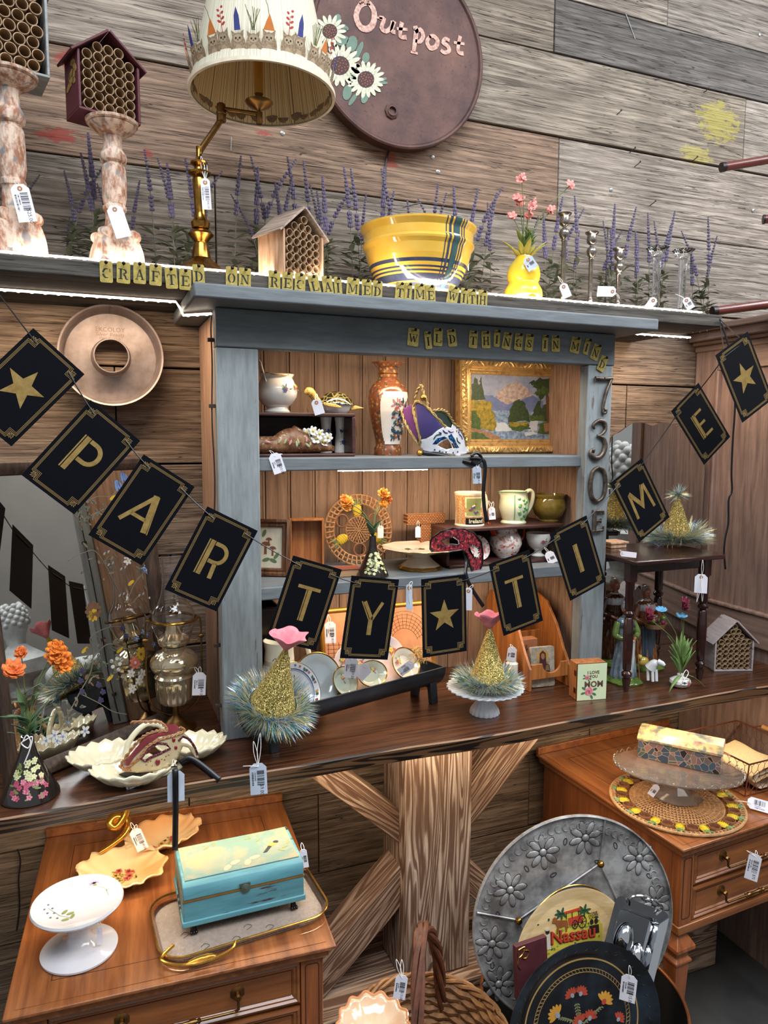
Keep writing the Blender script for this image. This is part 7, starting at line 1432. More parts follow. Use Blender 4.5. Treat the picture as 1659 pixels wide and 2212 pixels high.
p = at(1468, 1178, z=ZS2); h3 = party_hat('gold party hat with teal tinsel topper on the mahogany plant stand', (p.x+.004, p.y+.02, ZS2+.010), .050, .140, (0, 0, 0), 'tinsel', True, 8, 1.5, 3400)
price_tag('white string tag hanging at the front of the mahogany plant stand', at(1515, 1245, y=LF.y-.05), w=.032, h=.052, tilt=.0, loops=((.002, .0, .045), (-.012, 0, -.07), (.008, 0, -.07)), barcode=False)
price_tag('white tag lying flat on the mahogany stand top', at(1345, 1196, y=LF.y-.03), w=.014, h=.040, tilt=1.5, barcode=False, ring=False, loops=((-.01, .0, .01),))
p = at(1340, 1185, z=ZS2+.002); wb_ = thing('small_wooden_block', 'small tan wooden block with stepped edge on the stand top by the post', 'block', (p.x-.016, p.y+.02, ZS2)); M().box((0, 0, 0), (.055, .05, .012)).build('lower_board', bw3, wb_, bev=.001); M().box((-.004, -.004, .0122), (.060, .054, .018)).build('upper_board', bw3, wb_, bev=.001)
p = at(1322, 1165, z=ZS2); pg = thing('bamboo_pagoda', 'tall slim carved bamboo pagoda tower behind the right cabinet post', 'ornament', (p.x+.022, p.y+.085, ZS2)); bam = plain('carved_bamboo', (150, 104, 72), .6, c2=(110, 72, 48), vs=80)
ht = at(1330, 960, y=pg.location.y).z-ZS2; n_ = 8; hs = ht/n_
for i in range(n_):
    w = .019*(1-.05*i); m = M(); m.box((-w, -w, hs*i), (w, w, hs*i+.002)); [m.tube([(sx*w*.8, sy*w*.8, hs*i), (sx*w*.72, sy*w*.72, hs*(i+1)-.004)], .0018, 6) for sx in (-1, 1) for sy in (-1, 1)]
    m.lathe([(w*1.75, hs*(i+1)-.006), (w*1.85, hs*(i+1)-.004), (w*.8, hs*(i+1)-.0005)], 4, T=TR(rz=PI/4)); m.lathe([(w*.7, hs*i+.002), (w*.62, hs*(i+1)-.006)], 4, T=TR(rz=PI/4)); m.build('storey', bam, pg, smooth=20)
# scalloped wall mirror behind the stand
zm = Zc(1300, 900, 6.38); out_ = [(60, 1900), (60, 400), (110, 260), (180, 220), (270, 150), (340, 100), (430, 85), (520, 100), (600, 130), (680, 95), (770, 85), (860, 110), (930, 170), (1060, 230), (1120, 330), (1190, 440), (1230, 560), (1230, 2500), (60, 2500)]
smr = thing('scalloped_mirror', 'frameless scalloped-top mirror against the plank wall behind the plant stand', 'mirror', (1.6, -.03, ZC)); YM = -.03
o2 = S([(x, y, 0) for x, y in out_[1:-2]], 3); pl = [wp(*zm(p[0], p[1]), YM) for p in o2]; xL, xR = min(a for a, b in pl), max(a for a, b in pl); poly = [(a-1.6, b-ZC) for a, b in pl]+[(xR-1.6, .0), (xL-1.6, .0)]
m = M(); m.prism(poly, .0, .004, TR((0, .0, 0), rx=PI/2)); m.build('mirror_glass', mm.m, smr, smooth=0); M().prism([(a*1.0, b) for a, b in poly], -.004, -.0005, TR(rx=PI/2)).build('backing_board', mah, smr, smooth=0); smr.rotation_euler.z = R(-8); smr.location.y = -.055
price_tag('white barcode price tag hanging by the scalloped mirror', at(1487, 985, y=-.06), w=.032, h=.056, tilt=.05, price='$22.00', ring=False, loops=((-.012, .03, .03),))
# porcelain figurines
def glz(n, c, c2=None): return glaze(n, c, c2, .15, vs=60)
skin_p = glz('figurine_skin', (176, 112, 84)); g_green = glz('figurine_green', (110, 126, 60), (70, 92, 44)); g_grey = glz('figurine_blue_grey', (128, 142, 152), (90, 104, 112)); g_brown = glz('figurine_brown', (140, 84, 44), (100, 58, 32)); g_white = glz('figurine_white', (206, 208, 208)); hairg = glz('figurine_grey_hair', (150, 150, 150)); g_base = glz('figurine_base_green', (110, 136, 60), (60, 84, 36)); g_dark = glz('figurine_slate', (66, 76, 88)); basket_b = glz('figurine_basket', (130, 96, 60))
def figure(label, loc, H, rz, robe, over, apron, seed, extra=None, hood=None):
    t = thing('porcelain_figurine', label, 'figurine', loc, rz); s = H
    m = M(); m.lathe([(0, 0), (.22*s, 0), (.23*s, .02*s), (.20*s, .05*s), (.12*s, .07*s), (0, .075*s)], 32, wav=lambda a, r, z: 1+.08*math.sin(5*a)+.03*math.sin(13*a)); m.build('grass_base', g_base, t)
    # body: one continuous robed figure surface from hem to neck to head
    pr = [(.155, .05), (.165, .08), (.150, .20), (.128, .35), (.108, .48), (.098, .56), (.108, .64), (.118, .72), (.100, .79), (.045, .825), (.036, .85)]
    q = [(v_[0]*s, v_[2]*s) for v_ in S([(a, 0, b) for a, b in pr], 3)]
    M().lathe(q, 48, ax=(1, .78), wav=lambda a, r, z: 1+(.07*math.sin(11*a+2*math.sin(z*40)) if z < .5*s else .02*math.sin(9*a))).build('robe', robe, t)
    hd = M(); hd.ball((0, -.006*s, .91*s), .058*s, 20, 14, (.86, 1, 1.18)); hd.ball((0, -.064*s, .905*s), .011*s, 10, 8, (.8, 1, 1.3)); hd.tube([(0, 0, .83*s), (0, -.004*s, .88*s)], .030*s, 12)
    for sx in (-1, 1): hd.ball((sx*.050*s, 0, .905*s), .012*s, 8, 6, (.5, 1, 1.4))
    hd.build('head', skin_p, t)
    m = M(); [m.ball((sx*.020*s, -.057*s, .918*s), .0048*s, 8, 6) for sx in (-1, 1)]; m.tube([(-.014*s, -.060*s, .882*s), (0, -.063*s, .879*s), (.014*s, -.060*s, .882*s)], .003*s, 6); m.build('face_details', g_dark, t)
    m = M(); m.ball((0, .012*s, .935*s), .060*s, 18, 12, (.92, .95, 1.0)); m.ball((0, .045*s, .985*s), .026*s, 12, 8); m.build('hair', hairg if not hood else hood, t)
    for sx in (-1, 1):
        hand = V((sx*.05*s, -.125*s, .56*s)); el = V((sx*.155*s, -.035*s, .60*s)); sh = V((sx*.105*s, 0, .755*s))
        M().tube(S([sh, sh.lerp(el, .6)+V((sx*.012*s, 0, 0)), el, el.lerp(hand, .7)], 4), [.042*s, .043*s, .043*s, .042*s, .042*s, .041*s, .040*s, .040*s, .039*s, .036*s, .034*s, .036*s, .038*s], 14).build('sleeve', over, t)
        h_ = M(); d = (hand-el).normalized(); h_.tube([el.lerp(hand, .6), hand], [.019*s, .016*s], 10); h_.ball(hand+d*.010*s, .019*s, 10, 8, (.8, 1, .6))
        for f in range(4): h_.tube([hand+d*.018*s+V(((f-1.5)*.0085*s, 0, 0)), hand+d*.036*s+V(((f-1.5)*.009*s, 0, -.004*s)), hand+d*.044*s+V(((f-1.5)*.009*s, .004*s, -.014*s))], .0045*s, 6)
        h_.tube([hand+V((-sx*.012*s, 0, .006*s)), hand+V((-sx*.028*s, -.012*s, .012*s))], .005*s, 6); h_.build('hand', skin_p, t)
    m = M(); m.grid(lambda u, v: V(((.115-.02*v)*s*math.sin((u-.5)*2.0)*(1+.0*v), -(.082+.015*v+.008*math.sin(u*30))*s*math.cos((u-.5)*1.7)-.028*s, (.55-.42*v)*s)), 24, 10); m.build('apron', apron, t, solid=.002)
    m = M(); m.lathe([(.125*s, .70*s), (.110*s, .765*s), (.055*s, .815*s), (.038*s, .83*s)], 40, ax=(1, .8), wav=lambda a, r, z: 1+.05*math.sin(14*a)*(r > .1*s), cap=False); m.build('collar', g_white if extra != 'shawl' else g_dark, t, solid=.002)
    if extra == 'shawl':
        m = M(); m.lathe([(.150*s, .58*s), (.135*s, .66*s), (.115*s, .755*s), (.06*s, .815*s)], 44, ax=(1, .84), a0=.2, a1=PI-.2, cap=False, wav=lambda a, r, z: 1+.04*math.sin(10*a)); m.build('shawl', over, t, solid=.002)
    return t
p = at(1362, 1478, z=ZC); k = mpp(p); f1 = figure('green and blue-grey porcelain figurine of an old shepherd with a lamb', (p.x, -.318, ZC), .225, -.1, g_grey, g_green, g_white, 1, 'shawl')
m = M(); m.tube(S([(.045, -.058, .052), (.050, -.066, .066), (.056, -.074, .070)], 3), [.016, .015, .013, .012, .011, .009, .007], 12); m.tube([(.056, -.074, .074), (.064, -.084, .070), (.068, -.088, .066)], [.008, .007, .004], 10); [m.tube([(.038+dx, -.056-dy, .050), (.038+dx, -.060-dy, .018)], .004, 8) for dx, dy in ((0, 0), (.014, .0), (.006, .012), (.018, .012))]; m.build('lamb', g_white, f1)
M().tube([V((.012, -.040, .13)), V((.014, -.055, .02))], .0014, 6).build('crook', g_brown, f1)
p = at(1420, 1450, z=ZC); f2 = figure('brown robed porcelain figurine of a grey-haired woman holding a flower basket', (p.x-.006, -.235, ZC), .248, -.15, g_brown, g_brown, g_dark, 2)
m = M(); m.lathe([(0, .0), (.030, .004), (.036, .018), (.034, .018), (0, .006)], 24, (0, -.050, .128), ax=(1, .8)); m.build('flower_basket', basket_b, f2); m = M()
for i in range(16): m.mi = i % 2; m.ball((random.uniform(-.026, .026), -.050+random.uniform(-.018, .018), .150+random.uniform(0, .012)), .0075, 8, 6)
m.build('basket_flowers', [plain('crimson_silk', (120, 30, 54), .6), g_base], f2)
m = M(); m.ball((-.040, -.060, .036), .014, 12, 8, (1.3, .8, 1)); m.ball((-.056, -.066, .052), .008, 10, 8); m.build('hen', glz('hen_yellow', (190, 160, 70)), f2)
p = at(1318, 1440, z=ZC); f3 = figure('tall dark brown robed figurine standing half behind the right cabinet post', (p.x+.035, -.170, ZC), .262, -.2, glz('figurine_umber', (84, 48, 30), (50, 28, 20)), glz('figurine_umber', (0, 0, 0)), glz('figurine_umber', (0, 0, 0)), 3)
# flower pot with silk stems
p = at(1458, 1478, z=ZC); bp_ = thing('bud_vase', 'small squat white floral bud vase holding silk leaves on the counter front', 'vase', (p.x, -.412, ZC)); M().lathe([(0, 0), (.016, 0), (.024, .005), (.0285, .013), (.027, .020), (.016, .027), (.009, .030), (.009, .036), (.007, .036), (0, .03)], 36).build('vase_body', wht, bp_)
m = M(); posy(m, (.006, -.0275, .016), (.2, -1, .1), .011, 3, (0, 0)); posy(m, (-.012, -.0245, .016), (-.45, -1, .1), .010, 7, (2, 4)); m.build('flower_decals', DEC, bp_, smooth=0)
vb = V((p.x, -.412, ZC+.036)); lt2 = thing('leafy_stem', 'bunch of light green silk leaves in the small squat bud vase', 'foliage', vb); m = M(); rr = random.Random(21)
for i in range(34): a = rr.uniform(0, 6.28); z = rr.uniform(0, .055); sp_ = rr.uniform(.15, .55); leaf(m, (.006*math.cos(a), .006*math.sin(a), z), (math.cos(a)*sp_, math.sin(a)*sp_*.7, 1), rr.uniform(.045, .075), .012, V((0, 0, 1)), .12)
for s_ in (-1, 1): leaf(m, (s_*.004, -.008, -.002), (s_*1., -.3, .3), .05, .010, V((0, 0, 1)), 1.0)
m.build('leaves', plain('leaf_light', (128, 158, 84), .55, c2=(104, 138, 80)), lt2, solid=.0006); M().tube([(0, 0, -.01), (.004, 0, .06), (.002, 0, .12)], .0014, 6).build('stem', stemg, lt2)
crim = plain('crimson_silk', (0, 0, 0)); bl_ = plain('sky_blue_silk', (96, 160, 196), .6)
for i, (px, py, mt, r_, lb) in enumerate(((1477, 1312, crim, .013, 'crimson silk flower standing highest in the squat bud vase'), (1400, 1335, crim, .014, 'crimson silk flower leaning left over the figurines'), (1428, 1318, bl_, .013, 'blue silk flower leaning left above the bud vase'), (1472, 1331, bl_, .013, 'blue silk flower just under the highest crimson one'))):
    h = at(px, py, y=-.425); t = thing('silk_flower', lb, 'flower', vb); o = h-vb; M().tube(S([(0, 0, 0), o*.5+V((-o.x*.25, 0, .01)), o], 5), .0011, 6).build('stem', stemg, t); m = M()
    if mt is crim: [petalflower(m, o+V((0, 0, .007*k_)), (rr.uniform(-.4, .4), -.7, 1), r_*.9, 6, .7, 1.1, rot=k_) for k_ in range(-1, 3)]
    else: [petalflower(m, o, (rr.uniform(-.2, .2), -.25, 1), r_*1.15, 5, .8, .3, rot=k_*.6) for k_ in range(2)]
    m.build('blossom', mt, t, solid=.0005)
m = M(); m.tube(S([vb+V(v_) for v_ in ((-.020, -.016, -.020), (-.006, -.022, -.008), (.010, -.018, .006), (.004, -.014, .014), (-.010, -.018, -.004), (.012, -.02, -.010))], 5), .0011, 6); tag(m.build('string_bow', cord_w), 'white string wound around the neck of the squat bud vase', 'string')
# pink-grey bee house
p = at(1577, 1472, z=ZC); w4 = (at(1628, 1472, y=p.y).x-at(1527, 1472, y=p.y).x)
bee_house('pale pink-grey bee house with reed tubes at the right end of the counter', (at(1577, 1470, y=-.36).x, -.37, ZC), -.32, .118, .150, .092, .07, .0084, bw4, bw4, 'bee houses with reed tubes', None, 0., .014)
# brown rolled rods of wood resting on the armoire
rodm = plain('red_brown_wood', (112, 52, 42), .3, var=.2, vs=12, coat=.3)
for lb, a, b, y in (('upper red-brown wooden pole sticking out at the right edge', (1562, 361), (1700, 338), -.25), ('short dark-ended wooden peg at the right edge below the upper pole', (1650, 474), (1720, 468), -.25), ('lower red-brown wooden pole lying on the armoire crown', (1543, 672), (1700, 652), -.33)):
    A = at(*a, y=y); B = at(*b, y=y-.05); t = thing('wooden_pole', lb, 'pole', A); M().tube([(0, 0, 0), B-A], .0125, 16).build('pole', rodm, t); M().tube([(B-A)*-.03, (B-A)*.03], .0135, 16).build('end_cap', plain('dark_cap', (36, 20, 20), .4), t)
# ================================================================ below the counter: the pair of end tables
mpl = wood('maple_orange', (112, 62, 32), (160, 98, 54), 1, along=.07, fine=45, rough=.3, bmp=.08, blot=.25, coat=.3); mplx = wood('maple_orange_front', (104, 58, 30), (146, 88, 46), 0, along=.07, fine=45, rough=.35, bmp=.08, blot=.25, coat=.3); mplz = wood('maple_orange_post', (108, 58, 30), (154, 88, 46), 2, along=.07, fine=45, rough=.35, bmp=.08, blot=.25, coat=.3); groove = plain('dark_glaze_line', (56, 30, 16), .5)
def sqp(r): return [(a*math.sqrt(2), b) for a, b in r]
def end_table(label, loc, rz, W_, D_, H_=.65):
    """local: x right, y back; origin at the front left corner on the floor"""
    t = thing('end_table', label, 'end table', loc, rz); zt = H_
    m = M()
    for ins, z0, z1 in ((0, zt-.009, zt-.001), (.006, zt-.014, zt-.009), (.012, zt-.030, zt-.014)): m.box((ins, ins, z0), (W_-ins, D_-.0, z1))
    m.build('moulded_top', mpl, t, bev=.003, seg=3); M().box((.0, D_-.012, zt-.0005), (W_, D_, zt+.022)).build('back_lip', mpl, t, bev=.002)
    M().box((.018, .016, zt-.001), (W_-.018, D_-.013, zt)).build('top_panel', mpl, t)
    m = M(); i_ = .070; [m.box(a, b) for a, b in (((i_, i_, zt), (W_-i_, i_+.0012, zt+.0003)), ((i_, D_-i_, zt), (W_-i_, D_-i_+.0012, zt+.0003)), ((i_, i_, zt), (i_+.0012, D_-i_, zt+.0003)), ((W_-i_, i_, zt), (W_-i_+.0012, D_-i_, zt+.0003)))]; m.build('inlay_line', groove, t)
    zb = zt-.240; o_ = .022
    M().box((o_+.005, o_+.012, zb+.02), (W_-o_-.005, D_-.01, zt-.0305)).build('carcass', mplz, t)
    for x in (o_, W_-o_-.045):
        M().box((x, o_, zb+.018), (x+.045, o_+.030, zt-.0305)).build('corner_stile', mplz, t, bev=.002); M().stroke(rrect(.0135, (zt-.05-zb-.03)/2, .006, 3), .0016, 0, .0006, TR((x+.0225, o_-.0002, (zt+zb)/2-.005), rx=PI/2), closed=True).build('stile_groove', groove, t)
    for x in (o_, W_-o_-.03): M().box((x-.001 if x == o_ else x, o_+.0301, zb+.018), (x+.03 if x == o_ else x+.031, o_+.075, zt-.0305)).build('side_stile', mplz, t, bev=.002)
    M().box((o_-.004, o_-.004, zb-.004), (W_-o_+.004, D_-.008, zb+.0178)).build('base_rail', mplx, t, bev=.002)
    xa_, xb_ = o_+.047, W_-o_-.047
    for z1, z0 in ((zt-.038, zt-.124), (zt-.134, zt-.218)):
        d = M(); mould(d, xb_-xa_, z1-z0, [(0, 0), (0, .010), (.005, .012), (.008, .008), (.012, .009), (.016, .004), (.018, .004)], TR(((xa_+xb_)/2, o_+.012, (z0+z1)/2), rx=PI/2)); d.box((xa_+.017, o_+.006, z0+.017), (xb_-.017, o_+.011, z1-.017)); dr = d.build('drawer', mplx, t, smooth=20)
        cx_ = (xa_+xb_)/2; zc = (z0+z1)/2+.006; hs_ = min(.105, (xb_-xa_)*.28)
        h = M()
        for s in (-1, 1):
            h.lathe([(0, 0), (.014, 0), (.0145, .001), (.011, .003), (.006, .004), (.006, .012), (.007, .014), (.005, .018), (0, .018)], 8, T=TR((cx_+s*hs_, o_+.006, zc), rx=PI/2) @ TR(rz=PI/8))
            h.tube([(cx_+s*hs_, o_-.010, zc), (cx_+s*hs_, o_-.012, zc-.020), (cx_+s*(hs_-.006), o_-.012, zc-.024)], .0028, 8)
        h.lathe([(.0025, -hs_+.006), (.0028, -.035), (.0055, -.032), (.0035, -.028), (.0062, -.022), (.0042, -.012), (.0035, 0), (.0042, .012), (.0062, .022), (.0035, .028), (.0055, .032), (.0028, .035), (.0025, hs_-.006)], 14, T=TR((cx_, o_-.012, zc-.024), ry=PI/2)); h.build('bail_pull', brassd, dr)
    lq = sqp([(.024, 0), (.0165, -.005), (.0165, -.012), (.022, -.020), (.032, -.038), (.032, -.048), (.020, -.056), (.020, -.070), (.027, -.078), (.027, -.084), (.022, -.090), (.013, -.36), (.013, -(zb-.0055))])
    for x in (o_+.024, W_-o_-.024):
        for y in (o_+.024, D_-.036): M().lathe([(a, b) for a, b in lq[::-1]], 4, T=TR((x, y, zb-.0045), rz=PI/4)).build('leg', mplz, t, smooth=15, bev=.0015)
    return t
end_table('left maple end table with the blue box, glass tray and peach dish on top', (-.184, -.603, 0), R(-3.5), .592, .600)
end_table('right maple end table with the wicker tray and glass cake plate, two drawers showing', (1.292, -.634, 0), R(3.2), .56, .585)
price_tag('white barcode tag hanging from the upper drawer pull of the right end table', at(1632, 1850, y=-.655), w=.030, h=.072, tilt=-.12, price='$75', ring=False, loops=((-.008, .02, .006), (.012, .01, .008)))
TZ = .6508
# ---- on the left table
p = at(172, 2052, z=TZ); cw = thing('white_cake_stand', 'white ceramic cake stand painted with thistle sprigs on the left end table', 'cake stand', (p.x, p.y, TZ)); hz = .098; Rr = .084; wg = glaze('white_glaze', (204, 201, 204))
M().lathe([(.066, 0), (.070, .002), (.0705, .006), (.064, .010), (.040, .016), (.026, .024), (.020, .036), (.020, .055), (.024, hz-.022), (.036, hz-.013), (.070, hz-.007), (Rr-.003, hz-.003), (Rr, hz+.002), (Rr-.002, hz+.006), (Rr-.006, hz+.005), (Rr-.012, hz+.001), (0, hz)], 72).build('stand_body', wg, cw)
m = M(); zf = hz+.0008
m.mi = 0; [m.prism(ell(.030+.004*math.cos(a), .052+.004*math.sin(a), .007, .0018, 8, a), zf, zf+.0004) for a in (0, .6, 1.2, 1.8, 2.4, 3.0, 3.6)]; m.mi = 1; m.stroke([(.030, .046), (.048, .030), (.060, .008)], .0012, zf-.0004, zf); m.prism(ell(.031, .046, .004, .003), zf, zf+.0005); m.stroke([(.052, .020), (.064, .020)], .0012, zf-.0004, zf); m.stroke([(.052, .022), (.056, .002)], .0012, zf-.0004, zf)
m.stroke([(-.052, .002), (-.030, -.030), (-.010, -.044)], .0011, zf-.0004, zf)
for x, y, r_ in ((-.022, -.022, .8), (-.012, -.030, .2), (-.020, -.046, 0), (-.008, -.040, 1.2)): m.prism(ell(x, y, .007, .0035, 10, r_), zf, zf+.0005)
m.mi = 2
for x, y in ((-.052, .012), (-.058, 0), (-.044, -.002), (-.052, -.014), (-.040, -.018), (-.046, -.030), (-.034, -.036)): m.prism(ell(x, y, .0022, .0022, 8), zf, zf+.0005)
m.build('painted_sprigs', [plain('thistle_lilac', (136, 120, 160), .5), plain('sprig_green', (112, 122, 62), .5), plain('berry_slate', (84, 90, 104), .5)], cw, smooth=0)
price_tag('small tag hanging under the plate of the white cake stand', at(215, 2010, y=p.y-.03), w=.010, h=.034, barcode=False, ring=False, loops=((.0, .01, .012),))
# peach leaf dish
pe = NT('peach_porcelain'); v_ = pe.coord(); sp = pe.n('VectorMath', {'operation': 'LENGTH'}, Vector=v_); pe.out(pe.mix(lin((236, 206, 160)), lin((226, 160, 100)), pe.ramp(pe.noise(v_, 9., 2.), (.4, 0.), (.7, 1.))), .15, Coat_Weight=.6)
p = at(300, 1872, z=TZ); ld = thing('leaf_dish', 'peach double leaf dish with rose sprays and twisted gold handle on the left end table', 'dish', (p.x+.004, p.y+.015, TZ)); ld.scale = (1.04, 1.3, 1.15)
def pleaf(c, rx, ry, rot, seed):
    m = M()
    def fn(u, v):
        a = 2*PI*u; ru = 1+.05*math.sin(9*a+seed)*v**4+.02*math.sin(22*a)*v**5; z = .004+.026*v**2.4+.003*math.sin(14*a)*v**4; x = rx*v*ru*math.cos(a); y = ry*v*ru*math.sin(a); c_, s_ = math.cos(rot), math.sin(rot); return V((c[0]+x*c_-y*s_, c[1]+x*s_+y*c_, z))
    m.grid(fn, 80, 12, cu=True); return m
pleaf((-.040, -.042), .092, .062, -.15, 0).build('leaf_bowl', pe.m, ld, solid=.003); pleaf((.055, .046), .088, .055, .15, 2).build('leaf_bowl', pe.m, ld, solid=.003)
m = M()
for i, (x, y) in enumerate(((-.03, -.05), (-.008, -.065), (-.05, -.03), (.05, .03), (.075, .045), (.03, .02), (-.02, -.035))): posy(m, (x, y, .0075), (0, 0, 1), .020, 40+i, (0, 3, 0))
m.build('rose_sprays', [plain('spray_rose', (206, 96, 84), .4), plain('spray_green', (166, 150, 74), .4), blued, plain('spray_gold', (222, 176, 96), .4), goldm], ld, smooth=0)
m = M(); m.tube(S([(-.085, .012, .030), (-.055, .018, .040), (-.030, .030, .050), (-.022, .046, .066), (-.045, .052, .078), (-.060, .046, .070), (-.048, .040, .062), (-.028, .046, .080), (-.022, .050, .098)], 6), [.004+.004*math.sin(PI*i/48)+.003*(i > 20) for i in range(49)], 12); m.build('gold_handle', plain('bright_gilt', (206, 146, 56), .18, .8), ld)
price_tag('cream barcode price tag on the gold handle of the peach dish', at(292, 1796, y=p.y-.01), w=.026, h=.056, tilt=.33, ring=False, price='$49.00', loops=((-.008, .01, .018), (.003, .0, .016)), col=plain('tag_card', (0, 0, 0)))
# glass tray with gold rim
gp_ = [(312, 1985), (420, 2072), (520, 2076), (694, 1905), (662, 1868), (460, 1905)]; g3 = [at(x, y, z=TZ+.012) for x, y in gp_]
cg_ = sum(g3, V((0, 0, 0)))/len(g3); gtray = thing('glass_tray', 'long clear glass tray with gold-edged rim and handle under the blue box', 'tray', (cg_.x, cg_.y, TZ), R(4)); wq, dq = .345, .205
op = rrect(wq/2, dq/2, .05, 8); rg = rrect(wq/2-.010, dq/2-.010, .045, 8); 
tg_ = plain('pressed_glass', (206, 192, 178), .15, bmp=.8, vs=160, c2=(180, 164, 150), Alpha=.42); m = M(); m.prism(rg, .0005, .003); m.build('etched_base', tg_, gtray)
m = M(); n_ = len(op); vs = [(x, y, .002) for x, y in rg]+[(x, y, .016) for x, y in op]+[(x*1.008, y*1.01, .016) for x, y in op]; m.add(vs, [(i, (i+1) % n_, n_+(i+1) % n_, n_+i) for i in range(n_)]+[(n_+i, n_+(i+1) % n_, 2*n_+(i+1) % n_, 2*n_+i) for i in range(n_)]); m.build('glass_wall', glass('tray_glass', (236, 226, 214), .05), gtray, solid=.0015)
m = M(); m.tube([V((x, y, .0175)) for x, y in op], .0022, 6, closed=True); m.build('gold_edge', goldm, gtray)
m = M()
for s in (-1,): m.tube(S([(s*wq*.42, -dq*.30, .018), (s*wq*.50, -dq*.44, .018), (s*wq*.42, -dq*.60, .020), (s*wq*.28, -dq*.66, .020), (s*wq*.14, -dq*.60, .018), (s*wq*.10, -dq*.50, .018)], 6), .0034, 8); m.ball((s*wq*.30, -dq*.60, .018), .014, 12, 6, (2.0, .8, .3))
m.build('gilt_handle', goldm, gtray)
m = M(); [m.tube(S([(x, y, .0035), (x+.012, y+.008, .0035), (x+.004, y+.016, .0035), (x-.004, y+.010, .0035)], 4), .0006, 4) for x, y in ((-.09, -.08), (-.03, -.085), (.04, -.08), (.0, -.06), (-.12, -.03))]; m.build('scroll_print', plain('scroll_grey', (96, 84, 76), .5), gtray)
# blue box
bxa = paint('turquoise_paint', (92, 150, 158), (58, 28, 26), axis=0, amt=.565, c2=(70, 122, 134), rough=.45, sc=16.); bxt = NT('decoupage_lid'); v_ = bxt.coord(); n_ = bxt.noise(v_, 14., 4., .6, .4); n2_ = bxt.noise(bxt.coord((1, 2.5, 1)), 160., 4., .7); bxt.out(bxt.mix(bxt.mix(lin((118, 146, 136)), lin((172, 156, 120)), bxt.ramp(n_, (.4, 0.), (.62, 1.))), lin((90, 76, 60)), bxt.ramp(n2_, (.62, 0.), (.8, .6))), .3, Coat_Weight=.4); bxt.bump(n2_, .8, .002)
FL, FRt, BL = at(397, 2008, z=TZ+.024), at(657, 1945, z=TZ+.024), None; dv = FRt-FL; Wb = dv.length; ra = math.atan2(dv.y, dv.x); bz = TZ+.0045; bb = thing('blue_keepsake_box', 'chipped turquoise keepsake box with painted bird lid and clawed feet on the glass tray', 'box', (FL.x, FL.y, bz), ra); Hb, Db = .100, .158
for x in (.020, Wb-.020):
    for y in (.018, Db-.018): m = M(); m.tube([(x, y, .026), (x, y-.003, .012), (x, y-.006, .004)], [.008, .005, .007], 8); [m.ball((x+dx, y-.012, .0042), .0042, 6, 5, (.8, 1.2, .9)) for dx in (-.005, 0, .005)]; m.build('claw_foot', plain('dark_claw_metal', (52, 44, 40), .35, .8), bb)
M().box((0, 0, .022), (Wb, Db, .022+.052)).box((-.003, -.003, .022), (Wb+.003, Db+.003, .034)).build('box_body', bxa, bb, bev=.002); M().box((-.001, -.001, .0741), (Wb+.001, Db+.001, .0775)).build('gold_seam', plain('old_gold_paint', (140, 104, 56), .5, .4), bb)
m = M(); m.prism([(0, 0), (0, .016), (.006, .026), (.020, .031), (Db-.020, .031), (Db-.006, .026), (Db, .016), (Db, 0)], -Wb, 0, Matrix(((0, 0, -1, 0), (1, 0, 0, 0), (0, 1, 0, .0776), (0, 0, 0, 1)))); lid = m.build('lid', bxa, bb, bev=.002, smooth=50)
m = M(); m.box((.006, .018, .1086), (Wb-.006, Db-.018, .1094)); m.build('decoupage_top', bxt.m, lid, smooth=0)
m = M(); T = TR((0, 0, .1095)); m.mi = 0; m.prism(ell(Wb*.80, Db*.52, .011, .0065, 14, .3), 0, .0006, T); m.mi = 1; m.prism(ell(Wb*.80+.010, Db*.52+.006, .006, .0045, 12), .0003, .0010, T); m.prism([(Wb*.80-.008, Db*.50), (Wb*.80-.024, Db*.36), (Wb*.80-.016, Db*.36), (Wb*.80-.002, Db*.47)], 0, .0008, T); m.mi = 2; [m.prism(ell(Wb*x, Db*y, .008, .0028, 8, a), 0, .0005, T) for x, y, a in ((.9, .40, .4), (.94, .5, 1.2), (.70, .7, .9), (.62, .78, .2), (.25, .75, .6), (.32, .8, 1.6), (.86, .34, 2.4))]; m.mi = 3; [m.prism(ell(Wb*x, Db*y, .012, .007, 10, a), 0, .0004, T) for x, y, a in ((.45, .28, .4), (.55, .22, 1.2), (.38, .2, .9), (.62, .3, .2))]
m.build('painted_bird', [plain('bird_yellow', (196, 180, 84), .5), plain('bird_dark', (50, 54, 60), .5), plain('lid_olive', (140, 140, 92), .5), plain('lid_blush', (206, 164, 140), .5)], lid, smooth=0)
m = M(); m.lathe([(0, 0), (.009, 0), (.010, .002), (.006, .004), (0, .005)], 16, T=TR((Wb*.5, -.0012, .078), rx=PI/2)); m.box((Wb*.5-.012, -.003, .083), (Wb*.5+.010, -.001, .090)); m.build('clasp', plain('clasp_metal', (96, 110, 100), .4, .6), bb, bev=.0005)
price_tag('white barcode tag behind the right end of the blue box', at(655, 1840, y=-.42), w=.016, h=.044, tilt=.12, ring=False, loops=((.002, .02, .01),))
